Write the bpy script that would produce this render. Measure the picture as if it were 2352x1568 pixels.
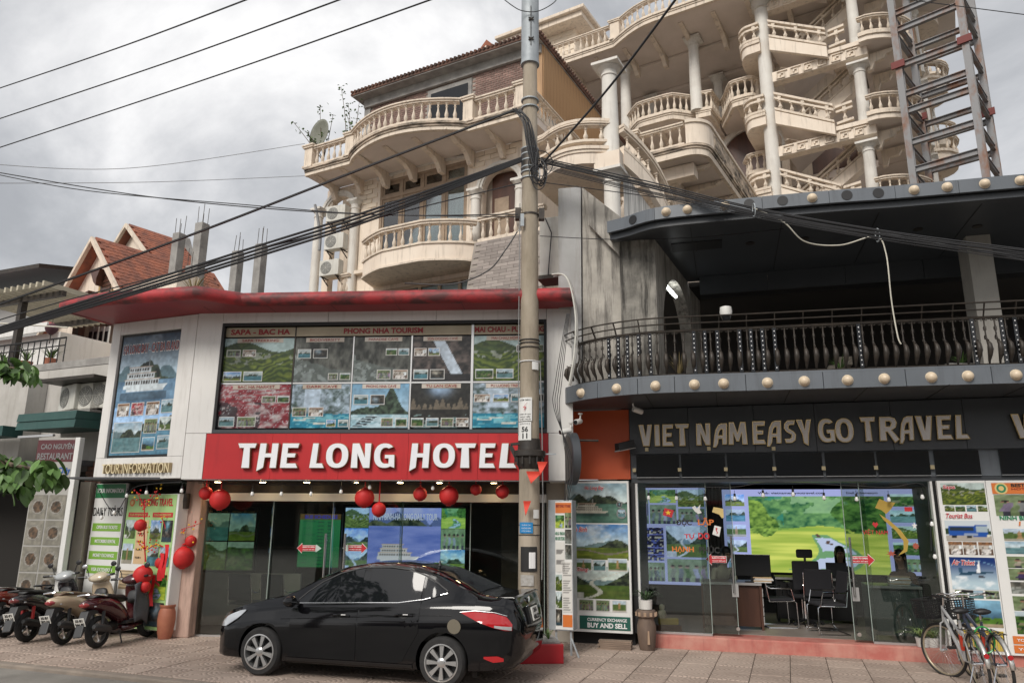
import bpy, bmesh, math, random
import numpy as np
from mathutils import Vector, Matrix
random.seed(7)
for o in list(bpy.data.objects): bpy.data.objects.remove(o)
SC = bpy.context.scene
COL = SC.collection
R = math.radians
# ------------------------------------------------------------------ camera
CAM_H, PITCH, ROLL = 2.0, .2343, .0075
cam = bpy.data.cameras.new('camera'); cam.lens = 26.0; cam.sensor_width = 36; cam.clip_end = 3000; cam.clip_start = .05
camo = bpy.data.objects.new('camera', cam); COL.objects.link(camo)
camo.matrix_world = Matrix.Translation((0, 0, CAM_H)) @ Matrix.Rotation(math.pi/2 + PITCH, 4, 'X') @ Matrix.Rotation(ROLL, 4, 'Z')
SC.camera = camo
SC.render.resolution_x = 1024; SC.render.resolution_y = 682
# ------------------------------------------------------------------ sky, sun, exposure
SUN_EL, SUN_AZ = R(40), R(208)          # azimuth: clockwise from +Y, light comes from behind the camera, to the left
w = bpy.data.worlds.new('World'); SC.world = w; w.use_nodes = True
nt = w.node_tree; nt.nodes.clear()
def N(nt, t, **k):
	n = nt.nodes.new(t)
	for a, b in k.items(): setattr(n, a, b)
	return n
out = N(nt, 'ShaderNodeOutputWorld'); sky = N(nt, 'ShaderNodeTexSky', sky_type='NISHITA')
sky.sun_disc = False; sky.sun_elevation = SUN_EL; sky.sun_rotation = SUN_AZ; sky.dust_density = 3
bgs = N(nt, 'ShaderNodeBackground'); bgs.inputs[1].default_value = .08
nt.links.new(sky.outputs[0], bgs.inputs[0])
tc = N(nt, 'ShaderNodeTexCoord')
sep = N(nt, 'ShaderNodeSeparateXYZ'); nt.links.new(tc.outputs['Generated'], sep.inputs[0])
mx = N(nt, 'ShaderNodeMath', operation='MAXIMUM'); mx.inputs[1].default_value = 0; nt.links.new(sep.outputs[2], mx.inputs[0])
ad = N(nt, 'ShaderNodeMath', operation='ADD'); ad.inputs[1].default_value = .75; nt.links.new(mx.outputs[0], ad.inputs[0])
cmb = N(nt, 'ShaderNodeCombineXYZ')
for i in (0, 1):
	dv = N(nt, 'ShaderNodeMath', operation='DIVIDE'); nt.links.new(sep.outputs[i], dv.inputs[0]); nt.links.new(ad.outputs[0], dv.inputs[1]); nt.links.new(dv.outputs[0], cmb.inputs[i])
mp = N(nt, 'ShaderNodeMapping'); mp.inputs['Location'].default_value = (-4, -3, 3.3); mp.inputs['Scale'].default_value = (1.0, 1.0, 1); nt.links.new(cmb.outputs[0], mp.inputs[0])
no = N(nt, 'ShaderNodeTexNoise'); no.inputs['Scale'].default_value = 2.6; no.inputs['Detail'].default_value = 9; no.inputs['Roughness'].default_value = .58; no.inputs['Distortion'].default_value = .25
nt.links.new(mp.outputs[0], no.inputs['Vector'])
cr = N(nt, 'ShaderNodeValToRGB'); cr.color_ramp.interpolation = 'B_SPLINE'
for p_, c_ in ((.35, (.37, .38, .40)), (.45, (.51, .52, .54)), (.54, (.72, .72, .73)), (.64, (1.03, 1.02, 1.01))):
	e_ = cr.color_ramp.elements.new(p_); e_.color = (*c_, 1)
cr.color_ramp.elements.remove(cr.color_ramp.elements[0]); cr.color_ramp.elements.remove(cr.color_ramp.elements[-1])
nt.links.new(no.outputs[0], cr.inputs[0])
bgc = N(nt, 'ShaderNodeBackground'); bgc.inputs[1].default_value = .66; nt.links.new(cr.outputs[0], bgc.inputs[0])
mixs = N(nt, 'ShaderNodeMixShader'); mixs.inputs[0].default_value = .93
nt.links.new(bgs.outputs[0], mixs.inputs[1]); nt.links.new(bgc.outputs[0], mixs.inputs[2]); nt.links.new(mixs.outputs[0], out.inputs[0])
sun = bpy.data.lights.new('sun', 'SUN'); sun.energy = 1.5; sun.angle = R(24); sun.color = (1, .95, .88)
suno = bpy.data.objects.new('sun', sun); COL.objects.link(suno)
dl = Vector((math.sin(SUN_AZ)*math.cos(SUN_EL), math.cos(SUN_AZ)*math.cos(SUN_EL), math.sin(SUN_EL)))
suno.rotation_euler = dl.to_track_quat('Z', 'Y').to_euler(); suno.location = (-10, -10, 30)
vs = SC.view_settings; vs.view_transform = 'Standard'; vs.look = 'None'; vs.exposure = 0.80; vs.gamma = 1; vs.use_curve_mapping = False
# ------------------------------------------------------------------ survey of the photograph: pixel (2352 px wide view) -> plane in the world
FPX = 1850/1.08844
def ray(x, y):
	u = (x-1176)/FPX; v = -(y-784)/FPX
	c, s = math.cos(ROLL), math.sin(ROLL)
	u, v = u*c - v*s, u*s + v*c
	return Vector((u, math.cos(PITCH)-v*math.sin(PITCH), math.sin(PITCH)+v*math.cos(PITCH)))
def at(x, y, Y):
	d = ray(x, y); t = Y/d.y
	return Vector((d.x*t, Y, CAM_H+d.z*t))
def gnd(x, y, Z=0):
	d = ray(x, y); t = (Z-CAM_H)/d.z
	return Vector((d.x*t, d.y*t, Z))
class Frame:
	"""a facade plane: s to the right along it, d back from it, z up"""
	def __init__(self, P, deg): self.P = (P[0], P[1]); self.a = R(deg)
	def w(self, s, d, z): 
		c, n = math.cos(self.a), math.sin(self.a)
		return Vector((self.P[0]+s*c-d*n, self.P[1]+s*n+d*c, z))
	def px(self, x, y, d=0):
		o = self.w(0, d, 0); r = ray(x, y); c, n = math.cos(self.a), math.sin(self.a)
		t = (o.x*n-o.y*c)/(r.x*n-r.y*c)
		return ((r.x*t-o.x)*c+(r.y*t-o.y)*n, CAM_H+r.z*t)
	def p3(self, x, y, d=0):
		s, z = self.px(x, y, d); return Vector((s, d, z))
	def box(self, x0, y0, x1, y1, d=0):
		"""pixel box -> s0, s1, z0, z1"""
		a = self.px(x0, (y0+y1)/2, d); b = self.px(x1, (y0+y1)/2, d); xm = (x0+x1)/2
		return a[0], b[0], self.px(xm, max(y0, y1), d)[1], self.px(xm, min(y0, y1), d)[1]
	def root(self, name, label=None, cat=None, group=None):
		return thing(name, label, cat, (self.P[0], self.P[1], 0), self.a, group)
def local(root, p):
	"""world point -> root's space"""
	return root.matrix_basis.inverted() @ Vector(p)
# ------------------------------------------------------------------ objects
def tag(o, label=None, cat=None, group=None, kind=None):
	if label: o['label'] = label
	if cat: o['category'] = cat
	if group: o['group'] = group
	if kind: o['kind'] = kind
	return o
def thing(name, label, cat, loc=(0, 0, 0), rz=0, group=None):
	o = bpy.data.objects.new(name, None); COL.objects.link(o); o.empty_display_size = .1
	o.location = loc; o.rotation_euler = (0, 0, rz)
	return tag(o, label, cat, group)
def link(name, me, parent=None, loc=None, rot=None):
	o = bpy.data.objects.new(name, me); COL.objects.link(o)
	if parent is not None: o.parent = parent
	if loc is not None: o.location = loc
	if rot is not None: o.rotation_euler = rot
	return o
def copy_tree(o, parent=None, loc=None, rz=None):
	c = o.copy(); COL.objects.link(c); c.parent = parent
	if loc is not None: c.location = loc
	if rz is not None: c.rotation_euler = (0, 0, rz)
	for ch in list(KIDS(o)): copy_tree(ch, c)
	return c
def KIDS(o): return [x for x in bpy.data.objects if x.parent == o]
class MB:
	def __init__(s): s.v = []; s.f = []
	def add(s, vs, fs):
		b = len(s.v); s.v += [tuple(p) for p in vs]; s.f += [tuple(b+i for i in f) for f in fs]; return s
	def box(s, x0, x1, y0, y1, z0, z1):
		return s.add([(x0,y0,z0),(x1,y0,z0),(x1,y1,z0),(x0,y1,z0),(x0,y0,z1),(x1,y0,z1),(x1,y1,z1),(x0,y1,z1)],
 					[(0,3,2,1),(4,5,6,7),(0,1,5,4),(1,2,6,5),(2,3,7,6),(3,0,4,7)])
	def beam(s, a, b, w, h, up=(0,0,1)):
		a, b = Vector(a), Vector(b); t = (b-a).normalized(); u = Vector(up)
		r = t.cross(u)
		if r.length < 1e-4: r = t.cross(Vector((0,1,0)))
		r.normalize(); u = r.cross(t)
		vs = []
		for q in (a, b):
			for i, j in ((-1,-1),(1,-1),(1,1),(-1,1)): vs.append(q + r*(w/2*i) + u*(h/2*j))
		return s.add(vs, [(3,2,1,0),(4,5,6,7),(0,1,5,4),(1,2,6,5),(2,3,7,6),(3,0,4,7)])
	def tube(s, pts, r, n=8, caps=True, closed=False):
		pts = [Vector(p) for p in pts]; m = len(pts); rs = r if isinstance(r, (list, tuple)) else [r]*m
		vs = []; pr = None
		for i, p in enumerate(pts):
			if closed: t = pts[(i+1) % m]-pts[i-1]
			else: t = pts[min(i+1, m-1)]-pts[max(i-1, 0)]
			if t.length < 1e-9: t = Vector((0,0,1))
			t.normalize()
			if pr is None: pr = t.orthogonal()
			u = pr - t*pr.dot(t)
			if u.length < 1e-6: u = t.orthogonal()
			u.normalize(); pr = u; b = t.cross(u)
			for k in range(n):
				a = 2*math.pi*k/n; vs.append(p + (u*math.cos(a)+b*math.sin(a))*rs[i])
		fs = []
		for i in range(m if closed else m-1):
			j = (i+1) % m
			for k in range(n): fs.append((i*n+k, i*n+(k+1) % n, j*n+(k+1) % n, j*n+k))
		if caps and not closed: fs += [tuple(range(n))[::-1], tuple((m-1)*n+k for k in range(n))]
		return s.add(vs, fs)
	def lathe(s, prof, c=(0,0,0), n=16, axis='z', sx=1, sy=1, caps=True):
		vs = []; fs = []; m = len(prof)
		for r, h in prof:
			for k in range(n):
				a = 2*math.pi*k/n; x, y = r*math.cos(a)*sx, r*math.sin(a)*sy
				p = {'z': (x, y, h), 'y': (x, h, y), 'x': (h, x, y)}[axis]
				vs.append((c[0]+p[0], c[1]+p[1], c[2]+p[2]))
		for i in range(m-1):
			for k in range(n):
				q = (i*n+k, i*n+(k+1) % n, (i+1)*n+(k+1) % n, (i+1)*n+k)
				fs.append(q if axis != 'y' else q[::-1])
		e = [tuple(range(n))[::-1], tuple((m-1)*n+k for k in range(n))]
		if caps: fs += e if axis != 'y' else [x[::-1] for x in e]
		return s.add(vs, fs)
	def prism(s, poly, y0, y1, plane='xz'):
		"""polygon in a plane, pushed along the third axis from y0 to y1"""
		m = len(poly); vs = []
		for y in (y0, y1):
			for a, b in poly: vs.append({'xz': (a, y, b), 'xy': (a, b, y), 'yz': (y, a, b)}[plane])
		fs = [tuple(range(m)), tuple(range(2*m-1, m-1, -1))]
		for i in range(m): fs.append((i, i+m, (i+1) % m+m, (i+1) % m))
		return s.add(vs, fs)
	def loft(s, rings, closed=True, caps=True):
		n = len(rings[0]); vs = [p for r_ in rings for p in r_]; fs = []
		for i in range(len(rings)-1):
			for k in range(n if closed else n-1): fs.append((i*n+k, i*n+(k+1) % n, (i+1)*n+(k+1) % n, (i+1)*n+k))
		if caps: fs += [tuple(range(n))[::-1], tuple((len(rings)-1)*n+k for k in range(n))]
		return s.add(vs, fs)
	def mesh(s, name, mat=None, smooth=False):
		me = bpy.data.meshes.new(name); me.from_pydata([tuple(p) for p in s.v], [], s.f)
		bm = bmesh.new(); bm.from_mesh(me); bmesh.ops.recalc_face_normals(bm, faces=bm.faces); bm.to_mesh(me); bm.free()
		if smooth:
			me.polygons.foreach_set('use_smooth', [True]*len(me.polygons))
			if smooth != 'all': me.set_sharp_from_angle(angle=R(38))
		if mat: me.materials.append(mat)
		return me
	def build(s, name, mat, parent=None, smooth=False, bevel=0, loc=None, rot=None, label=None, kind=None):
		o = link(name, s.mesh(name, mat, smooth), parent, loc, rot)
		if bevel:
			b = o.modifiers.new('bevel', 'BEVEL'); b.width = bevel; b.segments = 2; b.limit_method = 'ANGLE'; b.angle_limit = R(50)
		if label: o['label'] = label
		if kind: o['kind'] = kind
		return o
def box(name, mat, parent, x0, x1, y0, y1, z0, z1, bevel=0, **k):
	return MB().box(x0, x1, y0, y1, z0, z1).build(name, mat, parent, bevel=bevel, **k)
# ------------------------------------------------------------------ materials
MATS = {}
def mat(name, c=(.5,.5,.5), c2=None, rough=.6, metal=0, scale=6, bump=0, bscale=None, stretch=(1,1,1), lo=.35, hi=.65, emit=None, es=1, coat=0, trans=0, ior=1.45,
		streak=None, streak_amt=.5, detail=6, sub=0, rnd=0):
	if name in MATS: return MATS[name]
	m = bpy.data.materials.new(name); m.use_nodes = True; MATS[name] = m
	n = m.node_tree; b = n.nodes['Principled BSDF']
	b.inputs['Base Color'].default_value = (*c, 1); b.inputs['Roughness'].default_value = rough; b.inputs['Metallic'].default_value = metal
	if coat: b.inputs['Coat Weight'].default_value = coat; b.inputs['Coat Roughness'].default_value = .03
	if trans: b.inputs['Transmission Weight'].default_value = trans; b.inputs['IOR'].default_value = ior
	if emit: b.inputs['Emission Color'].default_value = (*emit, 1); b.inputs['Emission Strength'].default_value = es
	if sub: b.inputs['Subsurface Weight'].default_value = sub
	tcn = N(n, 'ShaderNodeTexCoord'); mpn = N(n, 'ShaderNodeMapping'); mpn.inputs['Scale'].default_value = stretch
	n.links.new(tcn.outputs['Object'], mpn.inputs[0])
	col = None
	if c2 is not None:
		t = N(n, 'ShaderNodeTexNoise'); t.inputs['Scale'].default_value = scale; t.inputs['Detail'].default_value = detail; t.inputs['Roughness'].default_value = .6
		n.links.new(mpn.outputs[0], t.inputs['Vector'])
		r = N(n, 'ShaderNodeMapRange'); r.inputs[1].default_value = lo; r.inputs[2].default_value = hi; n.links.new(t.outputs[0], r.inputs[0])
		x = N(n, 'ShaderNodeMix', data_type='RGBA'); x.inputs[6].default_value = (*c, 1); x.inputs[7].default_value = (*c2, 1); n.links.new(r.outputs[0], x.inputs[0]); col = x.outputs[2]
	if streak is not None:       # run-off stains: noise drawn out downwards
		mp2 = N(n, 'ShaderNodeMapping'); mp2.inputs['Scale'].default_value = (3.2, 3.2, .32); n.links.new(tcn.outputs['Object'], mp2.inputs[0])
		t = N(n, 'ShaderNodeTexNoise'); t.inputs['Scale'].default_value = 2.4; t.inputs['Detail'].default_value = 9; t.inputs['Roughness'].default_value = .68; n.links.new(mp2.outputs[0], t.inputs['Vector'])
		r = N(n, 'ShaderNodeMapRange'); r.inputs[1].default_value = .52 if streak_amt < .85 else .47; r.inputs[2].default_value = .72 if streak_amt < .85 else .62; r.inputs[4].default_value = streak_amt; n.links.new(t.outputs[0], r.inputs[0])
		x = N(n, 'ShaderNodeMix', data_type='RGBA'); x.inputs[6].default_value = (*c, 1); x.inputs[7].default_value = (*streak, 1); n.links.new(r.outputs[0], x.inputs[0])
		if col is not None: n.links.new(col, x.inputs[6])
		col = x.outputs[2]
	if rnd:
		oi = N(n, 'ShaderNodeObjectInfo'); mr = N(n, 'ShaderNodeMapRange'); mr.inputs[3].default_value = 1-rnd; mr.inputs[4].default_value = 1+rnd; n.links.new(oi.outputs['Random'], mr.inputs[0])
		x = N(n, 'ShaderNodeVectorMath', operation='SCALE'); x.inputs[0].default_value = c; n.links.new(mr.outputs[0], x.inputs['Scale'])
		if col is not None: n.links.new(col, x.inputs[0])
		col = x.outputs[0]
	if col is not None: n.links.new(col, b.inputs['Base Color'])
	if bump:
		t = N(n, 'ShaderNodeTexNoise'); t.inputs['Scale'].default_value = bscale or scale*4; t.inputs['Detail'].default_value = 5; n.links.new(mpn.outputs[0], t.inputs['Vector'])
		bp = N(n, 'ShaderNodeBump'); bp.inputs['Strength'].default_value = bump; bp.inputs['Distance'].default_value = .02; n.links.new(t.outputs[0], bp.inputs['Height']); n.links.new(bp.outputs[0], b.inputs['Normal'])
	return m
def glass_mat(name, tint=(.8,.85,.83), mixf=.1, rough=.02):
	"""thin architectural pane: lets light straight through, mirrors a little (Fresnel)"""
	m = bpy.data.materials.new(name); m.use_nodes = True; n = m.node_tree; n.nodes.clear()
	o = N(n, 'ShaderNodeOutputMaterial'); t = N(n, 'ShaderNodeBsdfTransparent'); t.inputs[0].default_value = (*tint, 1)
	g = N(n, 'ShaderNodeBsdfGlossy'); g.inputs['Roughness'].default_value = rough
	f = N(n, 'ShaderNodeFresnel'); f.inputs[0].default_value = 1.5
	a = N(n, 'ShaderNodeMath', operation='ADD'); a.inputs[1].default_value = mixf; n.links.new(f.outputs[0], a.inputs[0])
	x = N(n, 'ShaderNodeMixShader'); n.links.new(a.outputs[0], x.inputs[0]); n.links.new(t.outputs[0], x.inputs[1]); n.links.new(g.outputs[0], x.inputs[2]); n.links.new(x.outputs[0], o.inputs[0])
	return m
def print_mat(name, emit=0, rough=.35, gain=1.0):
	"""flat print or lit screen: colours come with the picture (colour attribute 'print')"""
	m = bpy.data.materials.new(name); m.use_nodes = True; n = m.node_tree; b = n.nodes['Principled BSDF']
	a = N(n, 'ShaderNodeVertexColor'); a.layer_name = 'print'
	b.inputs['Roughness'].default_value = rough
	if emit:
		b.inputs['Base Color'].default_value = (.01,.01,.01,1); n.links.new(a.outputs[0], b.inputs['Emission Color']); b.inputs['Emission Strength'].default_value = emit
	else: n.links.new(a.outputs[0], b.inputs['Base Color'])
	return m
M_PRINT = print_mat('printed_sheet'); M_PRINT_IN = print_mat('printed_sheet_matt', rough=.7); M_SCREEN = print_mat('led_screen', emit=.62); M_SCREEN_DIM = print_mat('lit_panel', emit=.28)
M = dict(
 cream=mat('cream_render', (.72,.615,.505), (.79,.695,.585), .8, scale=1.3, bump=.15, streak=(.16,.13,.10), streak_amt=.5),
 cream_trim=mat('cream_trim', (.74,.64,.525), (.64,.55,.45), .8, scale=2.5, bump=.12, streak=(.10,.085,.07), streak_amt=.6),
 cream_dirty=mat('weathered_cream', (.56,.46,.36), (.07,.06,.05), .85, scale=1.9, bump=.2, stretch=(1,1,2.5), lo=.40, hi=.62),
 soffit=mat('soffit_white', (.72,.64,.58), (.63,.56,.50), .85, scale=.9, bump=.05),
 colwhite=mat('column_white', (.70,.68,.63), (.60,.57,.52), .7, scale=1.5, streak=(.30,.27,.23), streak_amt=.4),
 blockwall=mat('cream_block', (.70,.595,.47), (.77,.67,.54), .8, scale=3, bump=.15, rnd=.08),
 greywall=mat('stained_concrete', (.47,.44,.39), (.30,.28,.25), .9, scale=2.0, bump=.35, bscale=14, streak=(.10,.092,.082), streak_amt=.86),
 conc=mat('grey_concrete', (.34,.33,.31), (.22,.21,.2), .9, scale=3, bump=.3),
 polec=mat('pole_concrete', (.42,.36,.285), (.25,.21,.155), .9, scale=2.2, bump=.3, bscale=25, stretch=(1,1,.35), streak=(.10,.09,.07), streak_amt=.5),
 galv=mat('galvanised_steel', (.40,.43,.45), (.30,.33,.35), .6, .25, scale=5),
 white=mat('white_cladding', (.74,.725,.70), (.68,.665,.64), .45, scale=.8, streak=(.36,.33,.29), streak_amt=.35),
 whiteplain=mat('white_paint', (.76,.75,.72), (.70,.69,.66), .5, scale=2),
 red=mat('red_panel', (.50,.022,.026), (.42,.02,.024), .38, scale=.9, streak=(.27,.012,.016), streak_amt=.45),
 darkred=mat('red_canopy', (.33,.028,.034), (.25,.022,.028), .45, scale=1.2),
 canopy_edge=mat('red_canopy_edge', (.42,.035,.04), (.10,.03,.03), .6, scale=2.6, bump=.2, lo=.40, hi=.62, stretch=(1,1,1.5)),
 orange=mat('orange_panel', (.52,.085,.02), (.45,.07,.018), .5, scale=.7),
 dark=mat('charcoal_panel', (.058,.064,.072), (.048,.053,.06), .38, scale=1, streak=(.07,.075,.08), streak_amt=.25),
 darkgrey=mat('grey_panel', (.135,.15,.17), (.11,.124,.14), .42, scale=.9, streak=(.05,.055,.06), streak_amt=.5),
 black=mat('black', (.012,.012,.013), rough=.5), blackgloss=mat('black_gloss', (.008,.009,.011), rough=.12),
 iron=mat('bronze_iron', (.062,.050,.040), (.035,.03,.026), .5, .35, scale=9),
 globe=mat('cream_globe', (.70,.58,.42), (.64,.52,.38), .42, scale=4),
 goldedge=mat('gold_trim', (.50,.36,.17), rough=.22, metal=1),
 goldletter=mat('gold_letter', (.78,.68,.45), (.70,.59,.36), .4, scale=3),
 letterwhite=mat('letter_face_white', (.82,.83,.86), (.78,.79,.83), .35, scale=3),
 lettergrey=mat('letter_face_grey', (.70,.66,.63), (.62,.59,.57), .45, scale=3),
 lettergold=mat('letter_side', (.42,.33,.20), rough=.35, metal=.6),
 step=mat('red_step', (.44,.135,.11), (.52,.25,.20), .85, scale=3.2, bump=.3, streak=(.27,.08,.07), streak_amt=.5),
 alum=mat('aluminium', (.62,.62,.62), rough=.35, metal=.8), chrome=mat('chrome', (.75,.75,.76), rough=.12, metal=1),
 wood=mat('brown_wood', (.10,.042,.025), (.06,.025,.016), .4, scale=5, stretch=(1,1,.15)),
 tanwood=mat('tan_boards', (.46,.28,.14), (.32,.185,.09), .6, scale=5, stretch=(4,4,.2)),
 winwood=mat('window_wood', (.36,.27,.19), (.27,.20,.14), .6, scale=6),
 brickwall=mat('house_brick', (.29,.19,.16), (.20,.13,.11), .9, scale=8, bump=.3, rnd=.3),
 mortar=mat('mortar', (.38,.34,.30), (.28,.25,.22), .95, scale=5),
 rooftile=mat('clay_tile', (.36,.125,.07), (.17,.07,.05), .85, scale=2.4, bump=.3, rnd=.2),
 rooftile_old=mat('old_clay_tile', (.17,.085,.06), (.075,.05,.04), .9, scale=3, bump=.3),
 rust=mat('rusting_steel', (.25,.25,.255), (.22,.12,.08), .65, .3, scale=2.2, lo=.48, hi=.66, stretch=(1,1,.5)),
 redlead=mat('red_lead_plate', (.17,.04,.035), rough=.7),
 glassdark=mat('window_glass', (.20,.245,.25), rough=.06, coat=.4), curtain=mat('curtain', (.50,.54,.52), (.36,.40,.39), .9, scale=3, stretch=(6,6,.3)),
 cable=mat('cable_black', (.018,.018,.02), rough=.55), cablegrey=mat('cable_grey', (.22,.22,.22), rough=.6), cablewhite=mat('cable_white', (.62,.59,.50), rough=.6),
 lantern=mat('red_lantern', (.60,.022,.02), (.50,.015,.016), .6, scale=5, sub=.0), ribbon=mat('red_ribbon', (.66,.02,.025), rough=.45),
 yellow=mat('yellow_blossom', (.80,.50,.03), rough=.6), terracotta=mat('terracotta', (.40,.15,.085), (.33,.11,.065), .6, scale=5),
 leaf=mat('leaf_green', (.085,.16,.035), (.055,.115,.025), .5, scale=4, rnd=.3), leafdark=mat('leaf_dark', (.045,.095,.03), (.03,.065,.022), .5, scale=4), leafdry=mat('dry_grass', (.27,.21,.10), rough=.9),
 bark=mat('bark', (.16,.12,.085), (.09,.07,.05), .9, scale=8), potwhite=mat('pot_white', (.66,.65,.62), rough=.4),
 green_awning=mat('green_awning', (.025,.085,.075), (.02,.065,.06), .6, scale=2, streak=(.05,.10,.09), streak_amt=.4),
 signgreen=mat('sign_green', (.02,.17,.06), rough=.45), signlime=mat('sign_lime', (.20,.40,.05), rough=.45), signpale=mat('sign_pale_green', (.35,.55,.22), rough=.45),
 signwhite=mat('sign_white', (.74,.74,.72), (.70,.70,.68), .4, scale=1.5), signorange=mat('sign_orange', (.62,.17,.035), rough=.45), signtan=mat('sign_tan', (.60,.42,.24), rough=.5),
 inkred=mat('ink_red', (.50,.02,.03), rough=.5), inkdarkred=mat('ink_dark_red', (.27,.015,.02), rough=.5), inkblack=mat('ink_black', (.02,.02,.02), rough=.5), inkgrey=mat('ink_grey', (.22,.22,.22), rough=.5),
 inkwhite=mat('ink_white', (.80,.80,.80), rough=.5), inkgreen=mat('ink_green', (.02,.22,.10), rough=.5), inkblue=mat('ink_blue', (.015,.10,.38), rough=.5), inkgold=mat('ink_gold', (.66,.50,.20), rough=.5),
 band=mat('caption_band', (.56,.52,.47), (.40,.33,.26), .4, scale=2), titleband=mat('title_band', (.43,.36,.25), (.33,.27,.18), .4, scale=1.2),
 warm=mat('warm_downlight', (.9,.8,.6), emit=(1,.72,.36), es=26), tube=mat('fluorescent_tube', (.9,.9,.9), emit=(.95,1,.98), es=7), bulb=mat('bulb_glass', (.80,.80,.78), rough=.15),
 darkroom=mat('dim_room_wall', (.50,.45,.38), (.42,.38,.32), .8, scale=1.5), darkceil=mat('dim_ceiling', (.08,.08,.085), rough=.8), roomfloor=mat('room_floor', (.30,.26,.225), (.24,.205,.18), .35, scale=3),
 ac=mat('ac_casing', (.62,.61,.56), (.52,.51,.46), .5, scale=3, streak=(.30,.26,.20), streak_amt=.4), acgrille=mat('ac_grille', (.20,.20,.19), rough=.6),
 skin=mat('skin', (.46,.27,.19), rough=.55), hair=mat('hair', (.012,.010,.009), rough=.4), cloth_dark=mat('dark_cloth', (.02,.02,.024), rough=.9), cloth_cream=mat('cream_cloth', (.50,.45,.34), rough=.9), cloth_brown=mat('brown_cloth', (.13,.075,.05), rough=.9),
)
M_GLASS = glass_mat('shop_glass', (.80,.84,.82), .05); M_GLASS2 = glass_mat('door_glass', (.76,.81,.79), .05)
def ramp_tile_mat():
	"""paving: fan-shaped relief on every half-metre tile"""
	m = bpy.data.materials.new('paving_tile'); m.use_nodes = True; n = m.node_tree; b = n.nodes['Principled BSDF']; b.inputs['Roughness'].default_value = .85
	t = N(n, 'ShaderNodeTexCoord'); L = n.links.new
	def mth(op, a, b_=None, v=None):
		x = N(n, 'ShaderNodeMath', operation=op)
		for i, q in enumerate((a, b_)):
			if q is None: continue
			if isinstance(q, (int, float)): x.inputs[i].default_value = q
			else: L(q, x.inputs[i])
		return x.outputs[0]
	s = N(n, 'ShaderNodeSeparateXYZ'); L(t.outputs['Object'], s.inputs[0])
	q = .25
	row = mth('FLOOR', mth('DIVIDE', s.outputs[1], q))
	sh = mth('MULTIPLY', mth('MODULO', mth('ADD', row, 100), 2), q)
	fx = mth('SUBTRACT', mth('PINGPONG', mth('ADD', mth('ADD', s.outputs[0], 10), sh), q), 0)
	fy = mth('SUBTRACT', s.outputs[1], mth('MULTIPLY', row, q))
	rr = mth('SQRT', mth('ADD', mth('MULTIPLY', fx, fx), mth('MULTIPLY', fy, fy)))
	ring = mth('SINE', mth('MULTIPLY', rr, 2*math.pi/.062))
	no = N(n, 'ShaderNodeTexNoise'); no.inputs['Scale'].default_value = 1.1; no.inputs['Detail'].default_value = 8; 
	geo = N(n, 'ShaderNodeNewGeometry'); L(geo.outputs['Position'], no.inputs['Vector'])
	no2 = N(n, 'ShaderNodeTexNoise'); no2.inputs['Scale'].default_value = 14; no2.inputs['Detail'].default_value = 6; L(geo.outputs['Position'], no2.inputs['Vector'])
	oi = N(n, 'ShaderNodeObjectInfo')
	c = N(n, 'ShaderNodeValToRGB'); c.color_ramp.elements[0].color = (.33,.255,.21,1); c.color_ramp.elements[1].color = (.49,.39,.325,1); c.color_ramp.elements[0].position = .35; c.color_ramp.elements[1].position = .65
	L(mth('ADD', mth('MULTIPLY', no.outputs[0], .55), mth('ADD', mth('MULTIPLY', oi.outputs['Random'], .18), mth('MULTIPLY', no2.outputs[0], .3))), c.inputs[0])
	g = N(n, 'ShaderNodeMapRange'); g.inputs[1].default_value = -.95; g.inputs[2].default_value = -.2; g.inputs[3].default_value = .66; g.inputs[4].default_value = 1; L(ring, g.inputs[0])
	sc_ = N(n, 'ShaderNodeVectorMath', operation='SCALE'); L(c.outputs[0], sc_.inputs[0]); L(g.outputs[0], sc_.inputs['Scale']); L(sc_.outputs[0], b.inputs['Base Color'])
	bp = N(n, 'ShaderNodeBump'); bp.inputs['Strength'].default_value = .5; bp.inputs['Distance'].default_value = .006; L(ring, bp.inputs['Height']); L(bp.outputs[0], b.inputs['Normal'])
	return m
M_TILE = ramp_tile_mat()
# ------------------------------------------------------------------ lettering
def curve_mesh(contours, name, depth, bevel=0):
	cu = bpy.data.curves.new(name, 'CURVE'); cu.dimensions = '2D'; cu.fill_mode = 'BOTH'; cu.extrude = depth/2; cu.bevel_depth = bevel; cu.bevel_resolution = 0
	for c in contours:
		sp = cu.splines.new('POLY'); sp.points.add(len(c)-1); sp.use_cyclic_u = True
		for q, (x, y) in zip(sp.points, c): q.co = (x, y, 0, 1)
	o = bpy.data.objects.new(name, cu); me = bpy.data.meshes.new_from_object(o); bpy.data.objects.remove(o); bpy.data.curves.remove(cu)
	return me
TXT = {}
def text_mesh(s, depth=.0, bold=0):
	k = (s, depth, bold)
	if k in TXT: return TXT[k]
	cu = bpy.data.curves.new('t', 'FONT'); cu.body = s; cu.size = 1; cu.extrude = depth; cu.offset = bold; cu.resolution_u = 3
	o = bpy.data.objects.new('t', cu); COL.objects.link(o); bpy.context.view_layer.update()
	me = bpy.data.meshes.new_from_object(o.evaluated_get(bpy.context.evaluated_depsgraph_get())); bpy.data.objects.remove(o); bpy.data.curves.remove(cu)
	n = len(me.vertices); a = np.zeros(n*3, np.float32); me.vertices.foreach_get('co', a); TXT[k] = (a.reshape(-1, 3), [tuple(p.vertices) for p in me.polygons]); bpy.data.meshes.remove(me)
	return TXT[k]
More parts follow.
